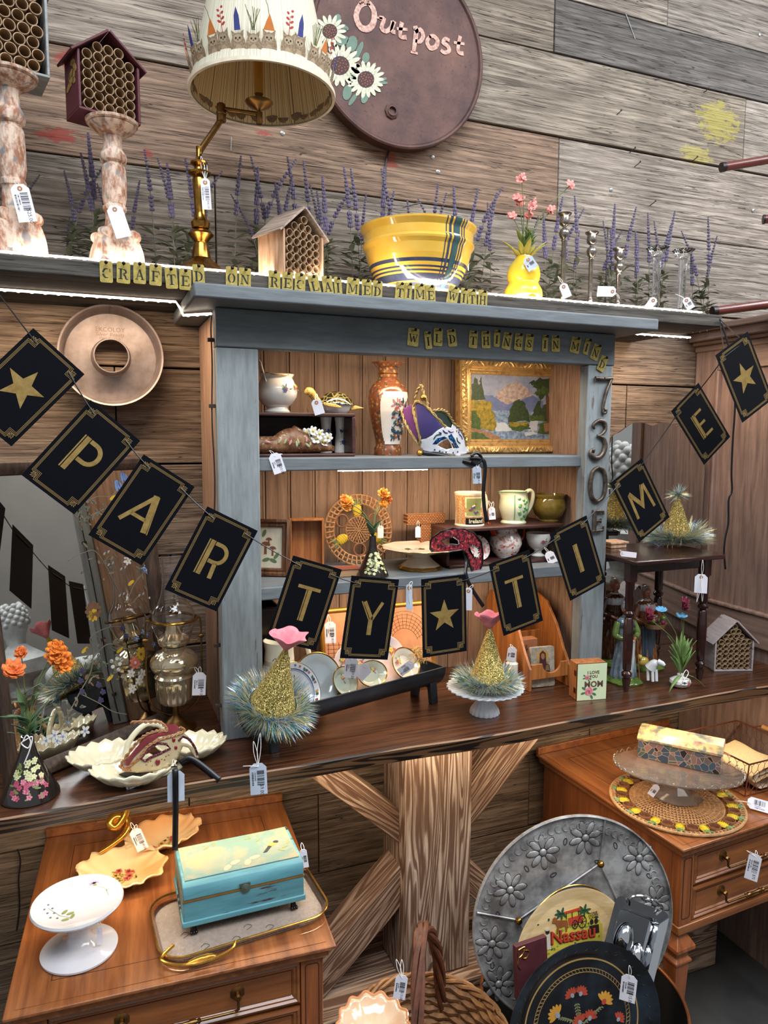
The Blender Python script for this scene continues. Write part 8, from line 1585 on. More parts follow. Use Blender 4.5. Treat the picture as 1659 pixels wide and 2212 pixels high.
# ---- on the right table
c = at(1463, 1728, z=TZ+.004); wt = thing('pineapple_wicker_tray', 'large round wicker tray bordered with yellow pineapples and rings on the right end table', 'tray', (c.x-.008, c.y-.004, TZ+.004), R(-10)); Rw = .172
m = M(); woven_ring(m, Rw-.006, Rw-.006, .011, 90, Matrix(), .0026, 2); m.tube([V((Rw*math.cos(a), Rw*math.sin(a), .001)) for a in [2*PI*i/80 for i in range(80)]], .0044, 8, closed=True); m.build('woven_rim', wick, wt)
m = M()
for k in range(9): rr_ = .016+.0125*k; woven_ring(m, rr_, rr_, .0098, 14+9*k, Matrix(), .0021, 2)
m.build('coiled_centre', wick, wt)
NP = 15
for i in range(NP):
    a = 2*PI*i/NP; pineapple(wt, TR((.1435*math.cos(a), .1435*math.sin(a), .002), rz=a-PI/2), 1.02); b = a+PI/NP; m = M()
    m.lathe([(.0135, -.003), (.0155, -.003), (.0158, .004), (.0150, .006), (.0137, .006), (.0133, .004), (.0135, -.003)], 26, (.143*math.cos(b), .143*math.sin(b), .001), cap=False); m.build('ring', wickd, wt)
price_tag('white barcode tag lying at the right rim of the wicker tray', at(1620, 1733, z=TZ+.02), w=.030, h=.060, tilt=1.5, rx=-.5, ring=False, loops=((-.03, .02, .0), (-.02, -.02, -.004)))
pg_ = plain('pressed_clear_glass', (250, 240, 230), .06, bmp=.4, vs=30., coat=.5, Transmission_Weight=.93, IOR=1.33); c = at(1463, 1722, z=TZ+.01); gs = thing('glass_cake_stand', 'pressed glass footed cake plate with looped rim on the wicker tray', 'cake stand', (c.x, c.y+.004, TZ+.0095), R(-38)); gs.scale = (1.15, 1.15, 1.0); hz = .070
M().lathe([(0, 0), (.052, 0), (.054, .002), (.052, .005), (.030, .016), (.014, .034), (.012, .050), (.02, hz-.006)], 8, ax=(1.12, .9)).build('octagonal_foot', pg_, gs, smooth=20)
M().lathe([(0, hz-.0055), (.02, hz-.0055), (.06, hz-.002), (.112, hz+.002), (.126, hz+.009), (.128, hz+.013), (.124, hz+.012), (.108, hz+.006), (0, hz+.0015)], 96, ax=(1.14, .78), wav=lambda a, r, z: 1+(.012*math.sin(28*a) if r > .05 else 0)).build('oval_plate', pg_, gs)
m = M()
for i in range(34): a = 2*PI*i/34; ca = V((.128*1.14*math.cos(a), .128*.78*math.sin(a), hz+.014)); tn = V((-1.14*math.sin(a), .78*math.cos(a), 0)).normalized(); m.tube([ca-tn*.007, ca-tn*.004+V((0, 0, .006)), ca+V((0, 0, .009)), ca+tn*.004+V((0, 0, .006)), ca+tn*.007], .0015, 5)
m.build('looped_rim', pg_, gs)
price_tag('pink-white tag hanging under the glass cake plate', at(1418, 1700, y=c.y-.02), w=.018, h=.036, tilt=-.5, ring=False, loops=((.02, .02, .01),))
A = at(1377, 1633, z=TZ+.088); B = at(1556, 1672, z=TZ+.088); dv = B-A; fb = thing('floral_box', 'dark blue box printed with outlined flowers, painted garden lid, on the glass cake plate', 'box', (A.x, A.y, TZ+.0845), math.atan2(dv.y, dv.x)); Wf = dv.length; Df, Hf = .072, .052
flo = NT('outlined_flower_print'); vo = flo.n('TexVoronoi', Vector=flo.coord(), Scale=58.); ve = flo.n('TexVoronoi', {'feature': 'DISTANCE_TO_EDGE'}, Vector=flo.coord(), Scale=58.); hv = flo.n('SeparateColor', Color=vo.outputs['Color']).outputs[0]
flo.out(flo.mix(lin((176, 140, 112)), flo.ramp(hv, (.0, lin((40, 56, 76))), (.3, lin((54, 76, 92))), (.45, lin((112, 82, 84))), (.6, lin((48, 74, 66))), (.8, lin((132, 96, 84))), (.9, lin((20, 20, 26)))), flo.ramp(ve.outputs[0], (.012, 0.), (.035, 1.))), .3, Coat_Weight=.4)
M().box((0, 0, 0), (Wf, Df, Hf)).build('box_body', flo.m, fb, bev=.001)
gl = NT('garden_lid'); n_ = gl.noise(gl.coord((1, .8, 1)), 30., 4., .6); gl.out(gl.ramp(n_, (.30, lin((70, 80, 84))), (.42, lin((120, 112, 96))), (.52, lin((190, 170, 110))), (.62, lin((196, 130, 112))), (.75, lin((90, 96, 80)))), .3, Coat_Weight=.5)
m = M(); m.prism([(-.003, -.006), (-.003, .001), (.018, .016), (Df-.006, .020), (Df+.003, .014), (Df+.003, -.006)], -Wf-.003, .003, Matrix(((0, 0, -1, 0), (1, 0, 0, 0), (0, 1, 0, Hf+.0065), (0, 0, 0, 1)))); m.build('sloping_lid', gl.m, fb, bev=.001, smooth=20)
# wire basket
cw_ = plain('copper_wire', (150, 96, 74), .35, .7); wz = TZ+.001; P1 = at(1478, 1610, z=wz); W0 = V((1.655, -.455, wz)); wb2 = thing('wire_basket', 'copper chicken-wire basket with wooden handles at the back of the right end table', 'basket', (1.700, -.330, wz), R(2)); bw_, bd_, bh_ = .20, .24, .105
XW = at(1478, 1548, z=wz+bh_); wb2.location = (1.712, -.395, wz); x0, x1, y0, y1 = -.085, .145, -.12, .115
m = M(); ring = [(x0, y0, bh_), (x1, y0, bh_), (x1, y1, bh_), (x0, y1, bh_)]; m.tube(ring, .0026, 8, closed=True); m.tube([(x*.85, y*.85, .003) for x, y, z in ring], .0020, 8, closed=True); [m.tube([r_, (r_[0]*.85, r_[1]*.85, .003)], .002, 6) for r_ in ring]; m.build('frame_wire', cw_, wb2)
m = M()
def hexside(a, b):
    a, b = V(a), V(b); L = (b-a).length; n_ = int(L/.024); 
    for i in range(n_+1):
        for j in range(4):
            x = (i+.5*(j % 2))/n_; z = j*.026
            if x > 1: continue
            f = lambda x, z: (a.lerp(b, min(1, max(0, x))))*(.85+.15*z/bh_)+V((0, 0, z+.003))
            m.tube([f(x, z), f(x, z+.014)], .0007, 4); m.tube([f(x, z+.014), f(x+.5/n_, z+.026)], .0007, 4); m.tube([f(x, z+.014), f(x-.5/n_, z+.026)], .0007, 4)
for a, b in (((x0, y0, 0), (x1, y0, 0)), ((x1, y0, 0), (x1, y1, 0)), ((x1, y1, 0), (x0, y1, 0)), ((x0, y1, 0), (x0, y0, 0))): hexside(a, b)
m.build('chicken_wire', cw_, wb2, smooth=0)
for x in (x0-.018, x1+.018):
    s = -1 if x < 0 else 1; m = M(); m.tube([(x0 if s < 0 else x1, -.06, bh_), (x, -.045, bh_+.006), (x, .045, bh_+.006), (x0 if s < 0 else x1, .06, bh_)], .0018, 6); m.build('handle_wire', cw_, wb2); M().lathe([(.006, -.038), (.0085, -.036), (.0075, -.030), (.0075, .030), (.0085, .036), (.006, .038)], 16, T=TR((x, 0, bh_+.006), rx=PI/2)).build('wooden_grip', plain('pine_grip', (206, 146, 84), .5), wb2)
lin_ = plain('folded_linen', (214, 196, 168), .9, c2=(190, 166, 136), vs=60, bmp=.4); tow = plain('knit_cloth', (220, 190, 140), .95, c2=(190, 156, 110), vs=300, bmp=1.)
for i, (lb, c_, d_, mt_, ry) in enumerate((('cream knitted cloth folded in the copper wire basket', (.020, -.02, .055), (.12, .16, .028), tow, -.18), ('pale linen cloth rolled in the front of the wire basket', (.050, -.06, .026), (.13, .07, .045), lin_, .1), ('brown burlap roll at the bottom of the wire basket', (-.02, .02, .022), (.09, .16, .036), plain('burlap', (140, 110, 78), .95, c2=(104, 80, 56), vs=200, bmp=1.), 0))):
    t = thing('folded_cloth', lb, 'cloth', V(wb2.location)+V((0, 0, 0))); m = M(); T = TR(c_, ry=ry)
    m.grid(lambda u, v: T @ V(((abs(math.cos(2*PI*u))**.5*math.copysign(1, math.cos(2*PI*u)))*d_[0]/2*(1+.05*math.sin(v*9)), (v-.5)*d_[1], (abs(math.sin(2*PI*u))**.5*math.copysign(1, math.sin(2*PI*u)))*d_[2]/2*(1+.12*math.sin(5*u*6.28+v*4)))), 40, 14, cu=True); m.build('cloth', mt_, t)

# ================================================================ floor: metal tub with trays, wicker basket
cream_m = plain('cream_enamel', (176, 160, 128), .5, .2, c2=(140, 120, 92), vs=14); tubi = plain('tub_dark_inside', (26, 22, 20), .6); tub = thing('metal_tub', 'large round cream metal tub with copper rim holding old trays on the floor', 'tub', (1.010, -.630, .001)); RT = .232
M().lathe([(0, 0), (RT*.80, 0), (RT*.82, .006), (RT, .345)], 80, cap=False).build('tub_wall', cream_m, tub); M().lathe([(RT-.003, .345), (RT*.81, .01), (0, .008)], 80, cap=False).build('tub_lining', tubi, tub)
m = M(); m.tube([V((RT*math.cos(a), RT*math.sin(a), .347)) for a in [2*PI*i/80 for i in range(80)]], .0042, 8, closed=True); m.build('copper_rim', plain('copper_rim', (170, 106, 66), .3, .8), tub)
m = M(); a0_ = R(225); m.tube(S([(RT*math.cos(a0_-.24)*1.01, RT*math.sin(a0_-.24)*1.01, .31), (RT*math.cos(a0_-.2)*1.12, RT*math.sin(a0_-.2)*1.12, .365), (RT*math.cos(a0_+.2)*1.12, RT*math.sin(a0_+.2)*1.12, .365), (RT*math.cos(a0_+.24)*1.01, RT*math.sin(a0_+.24)*1.01, .31)], 6), .004, 8); m.build('handle', plain('copper_rim', (0, 0, 0)), tub)
def lean_tray(name, label, cat, px, py, Y, tilt, rz=0):
    c = at(px, py, y=Y); return thing(name, label, cat, c, rot=(-tilt, 0, rz)), mpp(c)
pewt = NT('hammered_pewter'); n_ = pewt.noise(pewt.coord(), 14., 5., .65); pewt.out(pewt.mix(lin((176, 174, 172)), lin((104, 100, 98)), pewt.ramp(n_, (.38, 0.), (.62, 1.))), .38, .35); pewt.bump(pewt.noise(pewt.coord(), 90., 3.), .25, .002); pewt = pewt.m; pewd = plain('pewter_dark_line', (60, 56, 56), .5, .5)
bt_, k = lean_tray('pewter_lazy_tray', 'big round pewter tray embossed with daisies, divided by rods with brass balls', 'tray', 1240, 1986, -.600, .10, -.22); Rb = .247; T = TR(rx=PI/2)
M().lathe([(0, -.004), (Rb-.004, -.004), (Rb, 0), (Rb, .006), (Rb-.003, .008), (Rb-.006, .000), (0, 0)], 96, T=T).build('tray_disc', pewt, bt_)
m = M(); 
for i in range(76):
    a = 2*PI*i/76; c = V((math.cos(a)*(Rb-.028), math.sin(a)*(Rb-.028), .001)); m.tube([T @ (c+V((.0085*math.cos(b), .0085*math.sin(b), 0))) for b in [a+PI*j/7 for j in range(9)]], .0014, 5)
m.build('rope_border', pewt, bt_)
m = M(); md = M()
def emb(x, y, r, n_=8):
    for i in range(n_):
        a = 2*PI*i/n_+x*9; c = V((x+r*.62*math.cos(a), y+r*.62*math.sin(a), .0005)); m.ball(T @ c, r*.40, 10, 6, (1, .16, .50), T=TR(ry=-a)); md.stroke(ell(c.x, c.y, r*.42, r*.19, 12, a), .0012, .0004, .0012, T, closed=True)
    m.ball(T @ V((x, y, .001)), r*.22, 10, 6, (1, .6, 1)); md.stroke(ell(x, y, r*.24, r*.24, 12), .0012, .0004, .0014, T, closed=True)
for x, y in ((-.155, .085), (-.075, .165), (.030, .190), (-.200, -.035), (.165, .130), (.205, .020), (-.185, -.130), (.160, -.06)): emb(x, y, .040)
for x, y, a in ((-.115, .130, .6), (-.02, .185, -.2), (.105, .165, .3), (.19, .085, .8), (-.185, .03, .2), (-.2, -.085, 0), (.21, -.03, .4), (.06, .13, 1.2), (-.05, .11, 2.)): md.stroke(ell(x, y, .004, .008, 10, a), .0014, .0004, .0014, T, closed=True)
m.build('embossed_daisies', pewt, bt_); md.build('chased_outlines', pewd, bt_, smooth=0)
rods = M(); bl2 = [(-.138, .015), (.064, .128), (.170, -.10)]
for a, b in (((-.236, .042), bl2[0]), (bl2[0], bl2[1]), (bl2[1], (.078, .230)), (bl2[1], bl2[2]), (bl2[0], (-.05, -.16))): rods.tube([T @ V((a[0], a[1], .004)), T @ V((b[0], b[1], .004))], .0024, 6)
rods.build('divider_rods', pewt, bt_); [M().ball(T @ V((x, y, .008)), .0085, 14, 10).build('brass_ball', brass, bt_) for x, y in bl2[:2]]
gt2, k = lean_tray('grey_gilt_plate', 'grey plate with thin gilt rim mostly hidden behind the wooden Nassau tray', 'plate', 1232, 2040, -.635, .12); rg_ = 126*k
M().lathe([(0, -.003), (rg_, -.001), (rg_, .002), (rg_*.9, .001), (0, 0)], 64, T=T).build('plate_body', plain('slate_plate', (96, 106, 114), .35), gt2); m = M(); m.tube([T @ V((rg_*math.cos(a), rg_*math.sin(a), .002)) for a in [2*PI*i/64 for i in range(64)]], .0018, 6, closed=True); m.build('gilt_rim', goldm, gt2)
bamb = wood('bamboo_veneer', (206, 170, 116), (232, 204, 156), 0, along=.15, fine=60, rough=.4, bmp=.1, blot=.1); nt, k = lean_tray('souvenir_tray', 'round bamboo souvenir tray printed with a horse carriage and the word Nassau', 'tray', 1234, 2052, -.665, .12, -.1); rn = 136*k
M().lathe([(0, -.004), (rn*.8, -.004), (rn, .008), (rn+.001, .010), (rn-.003, .010), (rn*.80, .000), (rn*.78, 0), (0, 0)], 80, T=T).build('tray_body', bamb, nt)
m = M(); S_ = lambda x, y: ((x-1234)*k*1.0, -(y-2052)*k*1.0)
def np_(ci, pts, z=.0005, w=None):
    m.mi = ci; q = [S_(*p_) for p_ in pts]
    if w: m.stroke(q, w*k, z-.0003, z+.0003, T)
    else: m.prism(q, z-.0003, z+.0003, T)
np_(0, [(1150, 2062), (1165, 2020), (1200, 2000), (1218, 1968), (1260, 1962), (1290, 1985), (1312, 2010), (1310, 2045), (1250, 2050), (1200, 2060)], .0005)
rr = random.Random(31)
for i in range(60): x, y = rr.uniform(1155, 1305), rr.uniform(1975, 2050); m.mi = rr.choice((1, 1, 0, 4)); m.prism([S_(*p_) for p_ in ell(x, y, rr.uniform(2, 5), rr.uniform(1.5, 3.5), 7)], .0006, .0010, T)
for x, y in ((1213, 1970), (1268, 1972)): [np_(4, ell(x+9*math.cos(a), y+6*math.sin(a), 8, 2.6, 8, a), .0012) for a in (0, .8, 1.6, 2.4, 3.2, 4., 5.)]
np_(2, [(1228, 1982), (1262, 1980), (1264, 1996), (1230, 1998)], .0016); np_(2, [(1218, 1967), (1258, 1964), (1258, 1970), (1220, 1972)], .0016); [np_(3, [(x, 1970), (x, 1984)], .0016, 1.5) for x in (1224, 1238, 1254)]
for x, y, r in ((1262, 1995, 13), (1244, 1998, 9)): m.mi = 3; m.stroke([S_(*p_) for p_ in ell(x, y, r*.75, r, 20)], 1.6*k, .0018, .0024, T, closed=True); [np_(3, [(x, y), (x+r*.7*math.cos(a), y+r*math.sin(a))], .002, .8) for a in [j*.785 for j in range(8)]]
np_(5, [(1192, 1976), (1197, 1974), (1202, 1982), (1226, 1986), (1228, 1996), (1224, 2010), (1221, 2010), (1220, 1998), (1206, 1998), (1202, 2012), (1199, 2010), (1201, 1996), (1198, 1988), (1190, 1986)], .0016)
np_(6, [(1172, 2010), (1184, 2008), (1186, 2040), (1170, 2040)], .0016); np_(6, [(1160, 2008), (1174, 2014)], .0016, 4); np_(6, [(1184, 2014), (1194, 2004)], .0016, 4); np_(3, ell(1178, 2002, 4.5, 5), .0018); np_(6, ell(1178, 1997, 5.5, 3), .002)
for x in (1285, 1296): np_(3, ell(x, 2000, 4.5, 6), .0016); np_(3, [(x-6, 2008), (x+6, 2008), (x+7, 2026), (x-7, 2026)], .0015)
m.mi = 7; text_mesh(m, 'Nassau', 38*k, T @ TR(S_(1238, 2020)+(.0022,), rz=-.02), .0005, bold=.0012); m.mi = 2; text_mesh(m, 'Nassau', 38*k, T @ TR(S_(1239, 2019)+(.0030,), rz=-.02), .0005, bold=.0004)
m.mi = 3; [text_mesh(m, s_, 6.5*k, T @ TR(S_(1290, y)+(.001,)), .0002) for s_, y in (('HORSE', 1982), ('DRAWN', 1987), ('SURREY', 1992))]
m.build('printed_scene', [plain('print_yellow', (206, 186, 70), .5), plain('print_lime', (140, 150, 60), .5), plain('print_red', (196, 66, 44), .5), plain('print_black', (40, 30, 28), .5), plain('print_palm', (46, 84, 58), .5), plain('print_horse', (150, 84, 44), .5), plain('print_cream', (226, 214, 184), .5), plain('print_maroon', (110, 30, 26), .5)], nt, smooth=0)
bk, k = lean_tray('photo_album', 'maroon album cover with gold ornate corner standing in the tub', 'book', 1150, 2092, -.70, .10, .05); W_, H_ = .080, .115
M().box((-W_/2, 0, -H_/2), (W_/2, .012, H_/2)).build('cover', plain('maroon_leather', (84, 38, 44), .5, var=.2), bk, bev=.001); m = M()
for pts in ([(-.034, .050), (-.018, .052), (-.022, .040), (-.034, .034), (-.034, .050)], [(-.022, .046), (-.008, .040), (-.014, .028), (-.024, .030), (-.018, .038)], [(-.034, .034), (-.036, .018), (-.030, .008)]): m.tube([TR(rx=PI/2) @ V((p_.x, p_.y, .0008)) for p_ in S([(a, b, 0) for a, b in pts], 5)], .0013, 6)
m.build('gold_ornament', goldm, bk)
chm = plain('chrome', (206, 210, 216), .07, 1., .02); ch, k = lean_tray('chrome_dish', 'shiny chrome rectangular divided dish with bow-shaped handle leaning in the tub', 'dish', 1366, 2046, -.738, .14, -.25); ch.rotation_euler = Euler((-.30, R(24), -.25)); a_, b_ = .070, .092
m = M(); oq = [(-a_, -b_+.02), (-a_+.02, -b_), (a_-.02, -b_), (a_, -b_+.02), (a_, b_-.02), (a_-.02, b_), (-a_+.02, b_), (-a_, b_-.02)]; iq = rrect(a_-.018, b_-.022, .014, 4)
vs = [T @ V((x, y, .002)) for x, y in rrect(a_, b_, .016, 4)]+[T @ V((x, y, .0)) for x, y in iq]+[T @ V((x*.86, y*.9, -.018)) for x, y in iq]; n_ = len(iq); m.add(vs, [(i, (i+1) % n_, n_+(i+1) % n_, n_+i) for i in range(n_)]+[(n_+i, n_+(i+1) % n_, 2*n_+(i+1) % n_, 2*n_+i) for i in range(n_)]+[tuple(range(2*n_, 3*n_))]); m.build('dish_body', chm, ch, bev=.001)
m = M(); m.lathe([(.0, .0), (.010, -.002), (.020, -.010), (.022, -.016)], 28, T=T @ TR((-.012, .006, 0)), ax=(1, 1.6)); m.lathe([(0, .0), (.008, -.002), (.016, -.010), (.018, -.016)], 28, T=T @ TR((.026, -.020, 0)), ax=(1, 1.6)); m.build('dimpled_cups', chm, ch)
m = M(); m.tube([T @ V(p_) for p_ in S([(-.035, b_-.012, .004), (-.040, b_+.006, .012), (-.015, b_+.016, .014), (0, b_+.012, .014), (.015, b_+.016, .014), (.040, b_+.006, .012), (.035, b_-.012, .004)], 6)], .003, 8); m.ball(T @ V((0, b_+.013, .014)), .0065, 10, 8, (1.3, .8, .8)); m.build('bow_handle', chm, ch)
tolem = NT('black_tole'); n_ = tolem.noise(tolem.coord(), 12., 4.); tolem.out(tolem.mix(lin((14, 16, 20)), lin((40, 50, 60)), tolem.ramp(n_, (.45, 0.), (.7, 1.))), .28, .1, Coat_Weight=.3); bt3, k = lean_tray('black_tole_tray', 'round black painted tray with folk flowers, frontmost in the tub', 'tray', 1258, 2212, -.785, .16, -.12); rt_ = 180*k
M().lathe([(0, -.004), (rt_*.80, -.004), (rt_, .014), (rt_+.001, .017), (rt_-.003, .017), (rt_*.80, .002), (rt_*.78, 0), (0, 0)], 96, T=T).build('tray_body', tolem.m, bt3)
m = M(); m.mi = 0
for r_, w_ in ((.755, 3.2), (.60, 1.1), (.645, 1.1)): m.stroke(ell(0, 0, rt_*r_, rt_*r_, 80), w_*k, 0, .0006, T, closed=True)
for i in range(84): a = 2*PI*i/84; m.stroke([(rt_*.605*math.cos(a), rt_*.605*math.sin(a)), (rt_*.64*math.cos(a+.03), rt_*.64*math.sin(a+.03))], .9*k, 0, .0006, T)
m.mi = 5
for i in range(40): a = 2*PI*i/40; m.stroke([(rt_*(.90+.025*math.sin(t))*math.cos(a+t*.02), rt_*(.90+.025*math.sin(t))*math.sin(a+t*.02)) for t in (0, 1, 2, 3, 4, 5)], 1.1*k, .0095, .0102, T)
m.mi = 0
def folk(x, y, r, rot, c1, c2):
    for j in range(-3, 4): a = rot+j*.42; m.mi = c1; m.prism(ell(x+r*.55*math.cos(a), y+r*.55*math.sin(a), r*.5, r*.18, 8, a), 0, .0006+.0001*(j % 2), T)
    m.mi = c2; m.prism(ell(x, y, r*.3, r*.25, 10, rot), .0006, .0012, T)
q = lambda px, py: ((px-1258)*k, -(py-2205)*k)
folk(*q(1237, 2141), 17*k, R(120), 1, 3); folk(*q(1257, 2141), 17*k, R(60), 1, 3); folk(*q(1200, 2175), 22*k, R(140), 2, 3); folk(*q(1312, 2168), 22*k, R(50), 2, 1); folk(*q(1252, 2200), 18*k, R(110), 1, 3); folk(*q(1276, 2196), 18*k, R(70), 1, 3); folk(*q(1345, 2212), 16*k, R(40), 1, 3)
m.mi = 4
for pts in ([(1255, 2212), (1250, 2185), (1247, 2160)], [(1250, 2205), (1225, 2190), (1206, 2182)], [(1262, 2205), (1285, 2190), (1306, 2178)]):
    m.stroke([q(*p_) for p_ in pts], 1.4*k, 0, .0006, T)
    for (ax_, ay_), (bx_, by_) in zip(pts, pts[1:]):
        for t_ in (.15, .4, .65, .9):
            for s_ in (-1, 1): x, y = ax_+(bx_-ax_)*t_, ay_+(by_-ay_)*t_; m.prism([q(*e) for e in ell(x+s_*4, y, 3.4, 1.5, 7, s_*.6)], 0, .0006, T)
m.build('painted_flowers', [plain('tole_gold', (176, 140, 84), .45, .2), plain('tole_red', (170, 66, 46), .4), plain('tole_amber', (196, 140, 52), .4), plain('tole_silver', (140, 146, 150), .4), plain('tole_olive', (120, 120, 84), .4), plain('tole_faint', (66, 60, 50), .45)], bt3, smooth=0)
price_tag('white barcode price tag hanging on the black painted tray', at(1360, 2112, y=-.815), w=.031, h=.060, tilt=-.06, price='$15.00', ring=False, loops=((-.002, .0, .028),))
# wicker basket with twisted handle
wk_ = plain('willow_tan', (156, 110, 66), .6, c2=(110, 72, 40), vs=60); wk2 = plain('willow_red_brown', (104, 58, 36), .5, c2=(64, 34, 22), vs=40); bc = thing('wicker_basket', 'round willow basket with tall twisted brown handle, holding a scalloped dish', 'basket', (.600, -.650, .001)); Rk, Hk = .165, .395
m = M()
for j in range(22):
    z = .008+j*Hk/22; r_ = Rk*(.72+.28*(z/Hk)**.7)
    m.tube([V(((r_+.004*(-1)**(i+j))*math.cos(a), (r_+.004*(-1)**(i+j))*math.sin(a), z+.003*math.sin(5*a+j))) for i, a in enumerate([2*PI*i/40 for i in range(40)])], .0088, 6, closed=True)
m.build('woven_wall', wk_, bc); m = M()
for i in range(20): a = 2*PI*i/20; m.tube([(Rk*(.72+.28*t**.7)*math.cos(a), Rk*(.72+.28*t**.7)*math.sin(a), .005+Hk*t) for t in (0, .3, .6, 1)], .0042, 5)
m.build('stakes', wk_, bc)
m = M()
for ph in (0, 2.1, 4.2): m.tube([V(((Rk+.004+.006*math.cos(9*a+ph))*math.cos(a), (Rk+.004+.006*math.cos(9*a+ph))*math.sin(a), Hk+.004+.006*math.sin(9*a+ph))) for a in [2*PI*i/120 for i in range(120)]], .0048, 6, closed=True)
m.build('braided_rim', wk_, bc)
A_ = V((-.085, -.150, Hk-.06)); B_ = V((.100, .130, Hk-.06)); ap = at(910, 2010, y=-.63)-V(bc.location); hp = S([A_, A_.lerp(ap, .5)+V((-.020, -.03, .03)), ap, B_.lerp(ap, .5)+V((.020, .02, .03)), B_], 14); m = M()
for ph in (0, 1.57, 3.14, 4.71):
    m.tube([p_+V((math.cos(i*.22+ph)*.0085, math.sin(i*.22+ph)*.0085, math.sin(i*.22+ph)*.003)) for i, p_ in enumerate(hp)], .0062, 7)
m.build('twisted_handle', wk2, bc)
price_tag('white barcode price tag tied to the twisted basket handle', at(868, 2112, y=-.70), w=.024, h=.052, tilt=.12*-1, price='$13.00', ring=False, loops=((.004, .01, .03), (-.008, .01, .034)))
p = at(806, 2222, z=Hk+.03); sd_ = thing('scalloped_dish', 'peach-edged scalloped porcelain dish lying in the willow basket', 'dish', (p.x, p.y, Hk+.012), rot=(.20, 0, 0)); m = M(); m.grid(lambda u, v: V((.074*v*(1+.035*math.sin(14*2*PI*u)*v**4)*math.cos(2*PI*u), .074*v*(1+.035*math.sin(14*2*PI*u)*v**4)*math.sin(2*PI*u), .026*v**2.5+.003*math.sin(14*2*PI*u)*v**5)), 112, 12, cu=True); m.build('dish_body', glaze('dish_cream_peach', (226, 206, 180), (216, 170, 130)), sd_, solid=.003)
m = M(); m.tube([V((.0755*(1+.035*math.sin(14*a))*math.cos(a), .0755*(1+.035*math.sin(14*a))*math.sin(a), .0265+.003*math.sin(14*a))) for a in [2*PI*i/112 for i in range(112)]], .003, 6, closed=True); m.build('peach_rim', glaze('rim_peach', (222, 160, 112), (206, 140, 96)), sd_)
# counter under-lighting cable
cbp = [at(x, y, y=-.012) for x, y in ((38, 1835), (44, 1860), (40, 1900), (42, 1960), (36, 2010))]; tag(M().tube(S(cbp, 4), .002, 6).build('power_cord', plain('dark_cable', (0, 0, 0))), 'thin dark cable running down the wall left of the left end table', 'cord')
# ================================================================ screws and nails in the planks
scr = plain('zinc_screw', (206, 208, 210), .25, .8); rustn = plain('rusty_nail', (58, 44, 38), .7)
s0 = thing('screw', 'shiny screw head set in the upper plank wall', 'screw', (0, 0, 0), group='screws in the plank wall')
M().lathe([(0, 0), (.006, 0), (.0058, .0015), (.003, .003), (0, .003)], 14, T=TR(rx=PI/2)).build('screw_head', scr, s0); M().box((-.0035, -.0034, -.0006), (.0035, -.003, .0006)).build('slot', rustn, s0)
for i, (px, py) in enumerate(((1310, 95), (1647, 176), (1635, 293), (1320, 410), (1627, 455), (1627, 601), (1641, 75), (934, 339), (946, 371), (610, 288))):
    o = s0 if i == 0 else dup(s0); o.location = at(px, py, y=-.001)
n0 = thing('nail', 'small dark bent nail sticking out of the upper plank wall', 'nail', (0, 0, 0), group='old nails in the plank wall')
M().tube([(0, 0, 0), (.002, -.012, .004), (.006, -.018, .010)], .0014, 6).build('shank', rustn, n0); M().ball((.006, -.018, .010), .0034, 8, 6, (1, .5, 1)).build('nail_head', rustn, n0)
for i, (px, py) in enumerate(((1371, 360), (1404, 444), (1518, 202), (1494, 349), (1360, 330), (1330, 250))):
    o = n0 if i == 0 else dup(n0); o.location = at(px, py, y=-.001)
for i, (a, b) in enumerate((((500, 296), (499, 326)), ((870, 446), (905, 438)), ((968, 420), (984, 412)), ((1352, 30), (1372, 85)))):
    tag(M().tube([at(*a, y=-.008), at(*b, y=-.006)], .0013, 6).build('long_pin', scr), ('long silver pin lying upright in the plank left of the sign', 'silver pin on the plank above the yellow bowl, left one', 'short silver pin on the plank above the yellow bowl', 'bent wire on the dark plank at the top right')[i], 'pin')
# ================================================================ across the aisle (seen in the mirrors)
struct(M().box((4.6, -6, 0), (4.7, .06, 3.2)).build('wall_right', plain('far_wall', (120, 116, 110), .8, vs=1.)))
stn = plain('pale_stone', (190, 192, 190), .7, c2=(150, 154, 152), vs=12, bmp=.4)
fd = wood('far_table_wood', (70, 48, 36), (120, 88, 66), 1, rough=.5)
ft = thing('display_table', 'wooden display table with stone sculptures across the aisle', 'table', (3.1, -1.45, 0)); M().box((-.25, -.7, .70), (.25, .7, .74)).build('table_top', fd, ft, bev=.004)
for x in (-.22, .22):
    for y in (-.66, .66): M().box((x-.025, y-.025, 0), (x+.025, y+.025, .699)).build('leg', fd, ft)
def bust(label, x, y, s):
    t = thing('stone_bust', label, 'sculpture', (x, y, .741)); m = M(); m.lathe([(0, 0), (.09*s, 0), (.09*s, .03*s), (.05*s, .05*s), (.06*s, .08*s), (.16*s, .14*s), (.17*s, .22*s), (.08*s, .29*s), (.055*s, .32*s), (.06*s, .36*s), (.085*s, .42*s), (.09*s, .48*s), (.06*s, .55*s), (0, .57*s)], 28, ax=(.8, 1)); m.build('bust', stn, t)
    m = M()
    for i in range(60): a = i*2.4; z = .44+.13*(i/60); r_ = .085*math.sqrt(max(.05, 1-((z-.46)/.13)**2)); m.ball((r_*s*math.cos(a)*.9+.015*s, r_*s*math.sin(a), z*s), .020*s, 8, 6)
    m.build('curly_hair', stn, t); return t
bust('curly-haired pale stone bust on the display table across the aisle', 3.1, -1.75, 1.0); bust('smaller stone bust at the near end of the display table', 3.1, -1.0, .8)
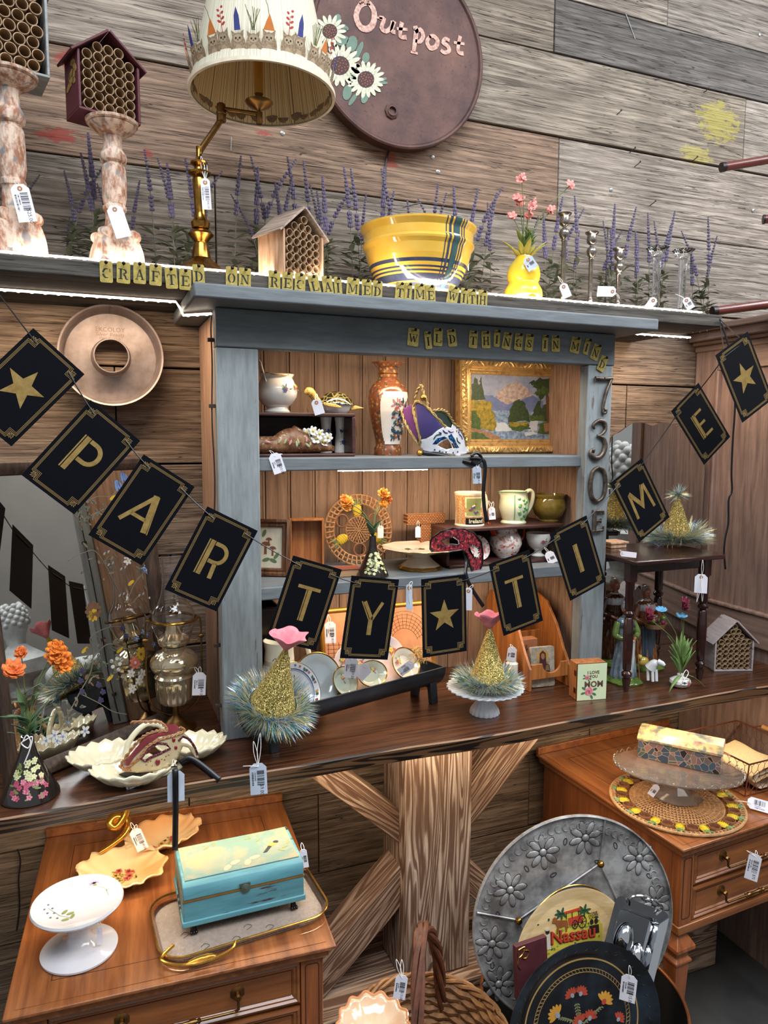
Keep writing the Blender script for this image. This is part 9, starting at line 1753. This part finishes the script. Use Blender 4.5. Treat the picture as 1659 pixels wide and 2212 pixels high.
t = thing('reclining_sculpture', 'white reclining stone figure on the display table across the aisle', 'sculpture', (3.05, -1.38, .741)); M().tube(S([(0, -.2, .06), (0, -.08, .09), (0, .06, .08), (0, .18, .10), (0, .24, .13)], 5), [.04, .06, .07, .075, .075, .08, .08, .08, .085, .085, .085, .08, .08, .075, .07, .07, .065, .06, .055, .055, .04], 16).build('figure', stn, t)
t = thing('dark_garment_rack', 'tall black draped stand across the aisle', 'stand', (3.5, -1.15, 0)); M().lathe([(.17, .0), (.18, .9), (.14, 1.3), (.10, 1.45), (.05, 1.5), (0, 1.55)], 28, wav=swav(9, .05)).build('black_drape', plain('black_cloth', (18, 18, 22), .8), t)
t = thing('potted_greenery', 'bushy green plant in a stone pot on the floor across the aisle', 'plant', (2.75, -1.6, 0)); M().lathe([(0, 0), (.10, 0), (.14, .3), (.15, .5), (0, .48)], 24).build('pot', stn, t); m = M(); rr = random.Random(9)
for i in range(260): a = rr.uniform(0, 6.28); b = rr.uniform(-.2, 1.4); leaf(m, (.08*math.cos(a), .08*math.sin(a), .52), (math.cos(a)*math.cos(b), math.sin(a)*math.cos(b), math.sin(b)), rr.uniform(.06, .16), .03, V((0, 0, 1)), .5)
m.build('foliage', plain('garland_green', (60, 100, 56), .7), t)

cl_ = thing('clipped_cable', 'black cable clipped down the left side of the blue cabinet post', 'cable', (.240, -.300, 1.90)); pts = [(0, 0, 0), (-.002, -.004, -.03), (0, .002, -.10), (-.003, .0, -.22), (0, -.002, -.35), (-.004, .002, -.50), (0, 0, -.65), (-.003, -.004, -.80), (0, 0, -.93)]
M().tube(S(pts, 4), .0016, 6).build('cable', MATS['dark_cable'], cl_)
for z in (-.05, -.19, -.47, -.72, -.86): M().box((-.009, -.005, z-.004), (.0045, .003, z+.004)).build('clip', MATS['rusty_nail'], cl_, bev=.0008)
t = thing('stone_pedestal', 'tall stone pedestal across the aisle carrying the largest bust', 'pedestal', (2.5, -2.15, 0)); M().lathe([(0, 0), (.2, 0), (.2, .06), (.14, .10), (.14, .66), (.2, .70), (.2, .74), (0, .74)], 4).build('pedestal', fd, t, smooth=20)
bust('largest pale stone bust on the pedestal across the aisle', 2.5, -2.15, 1.5)
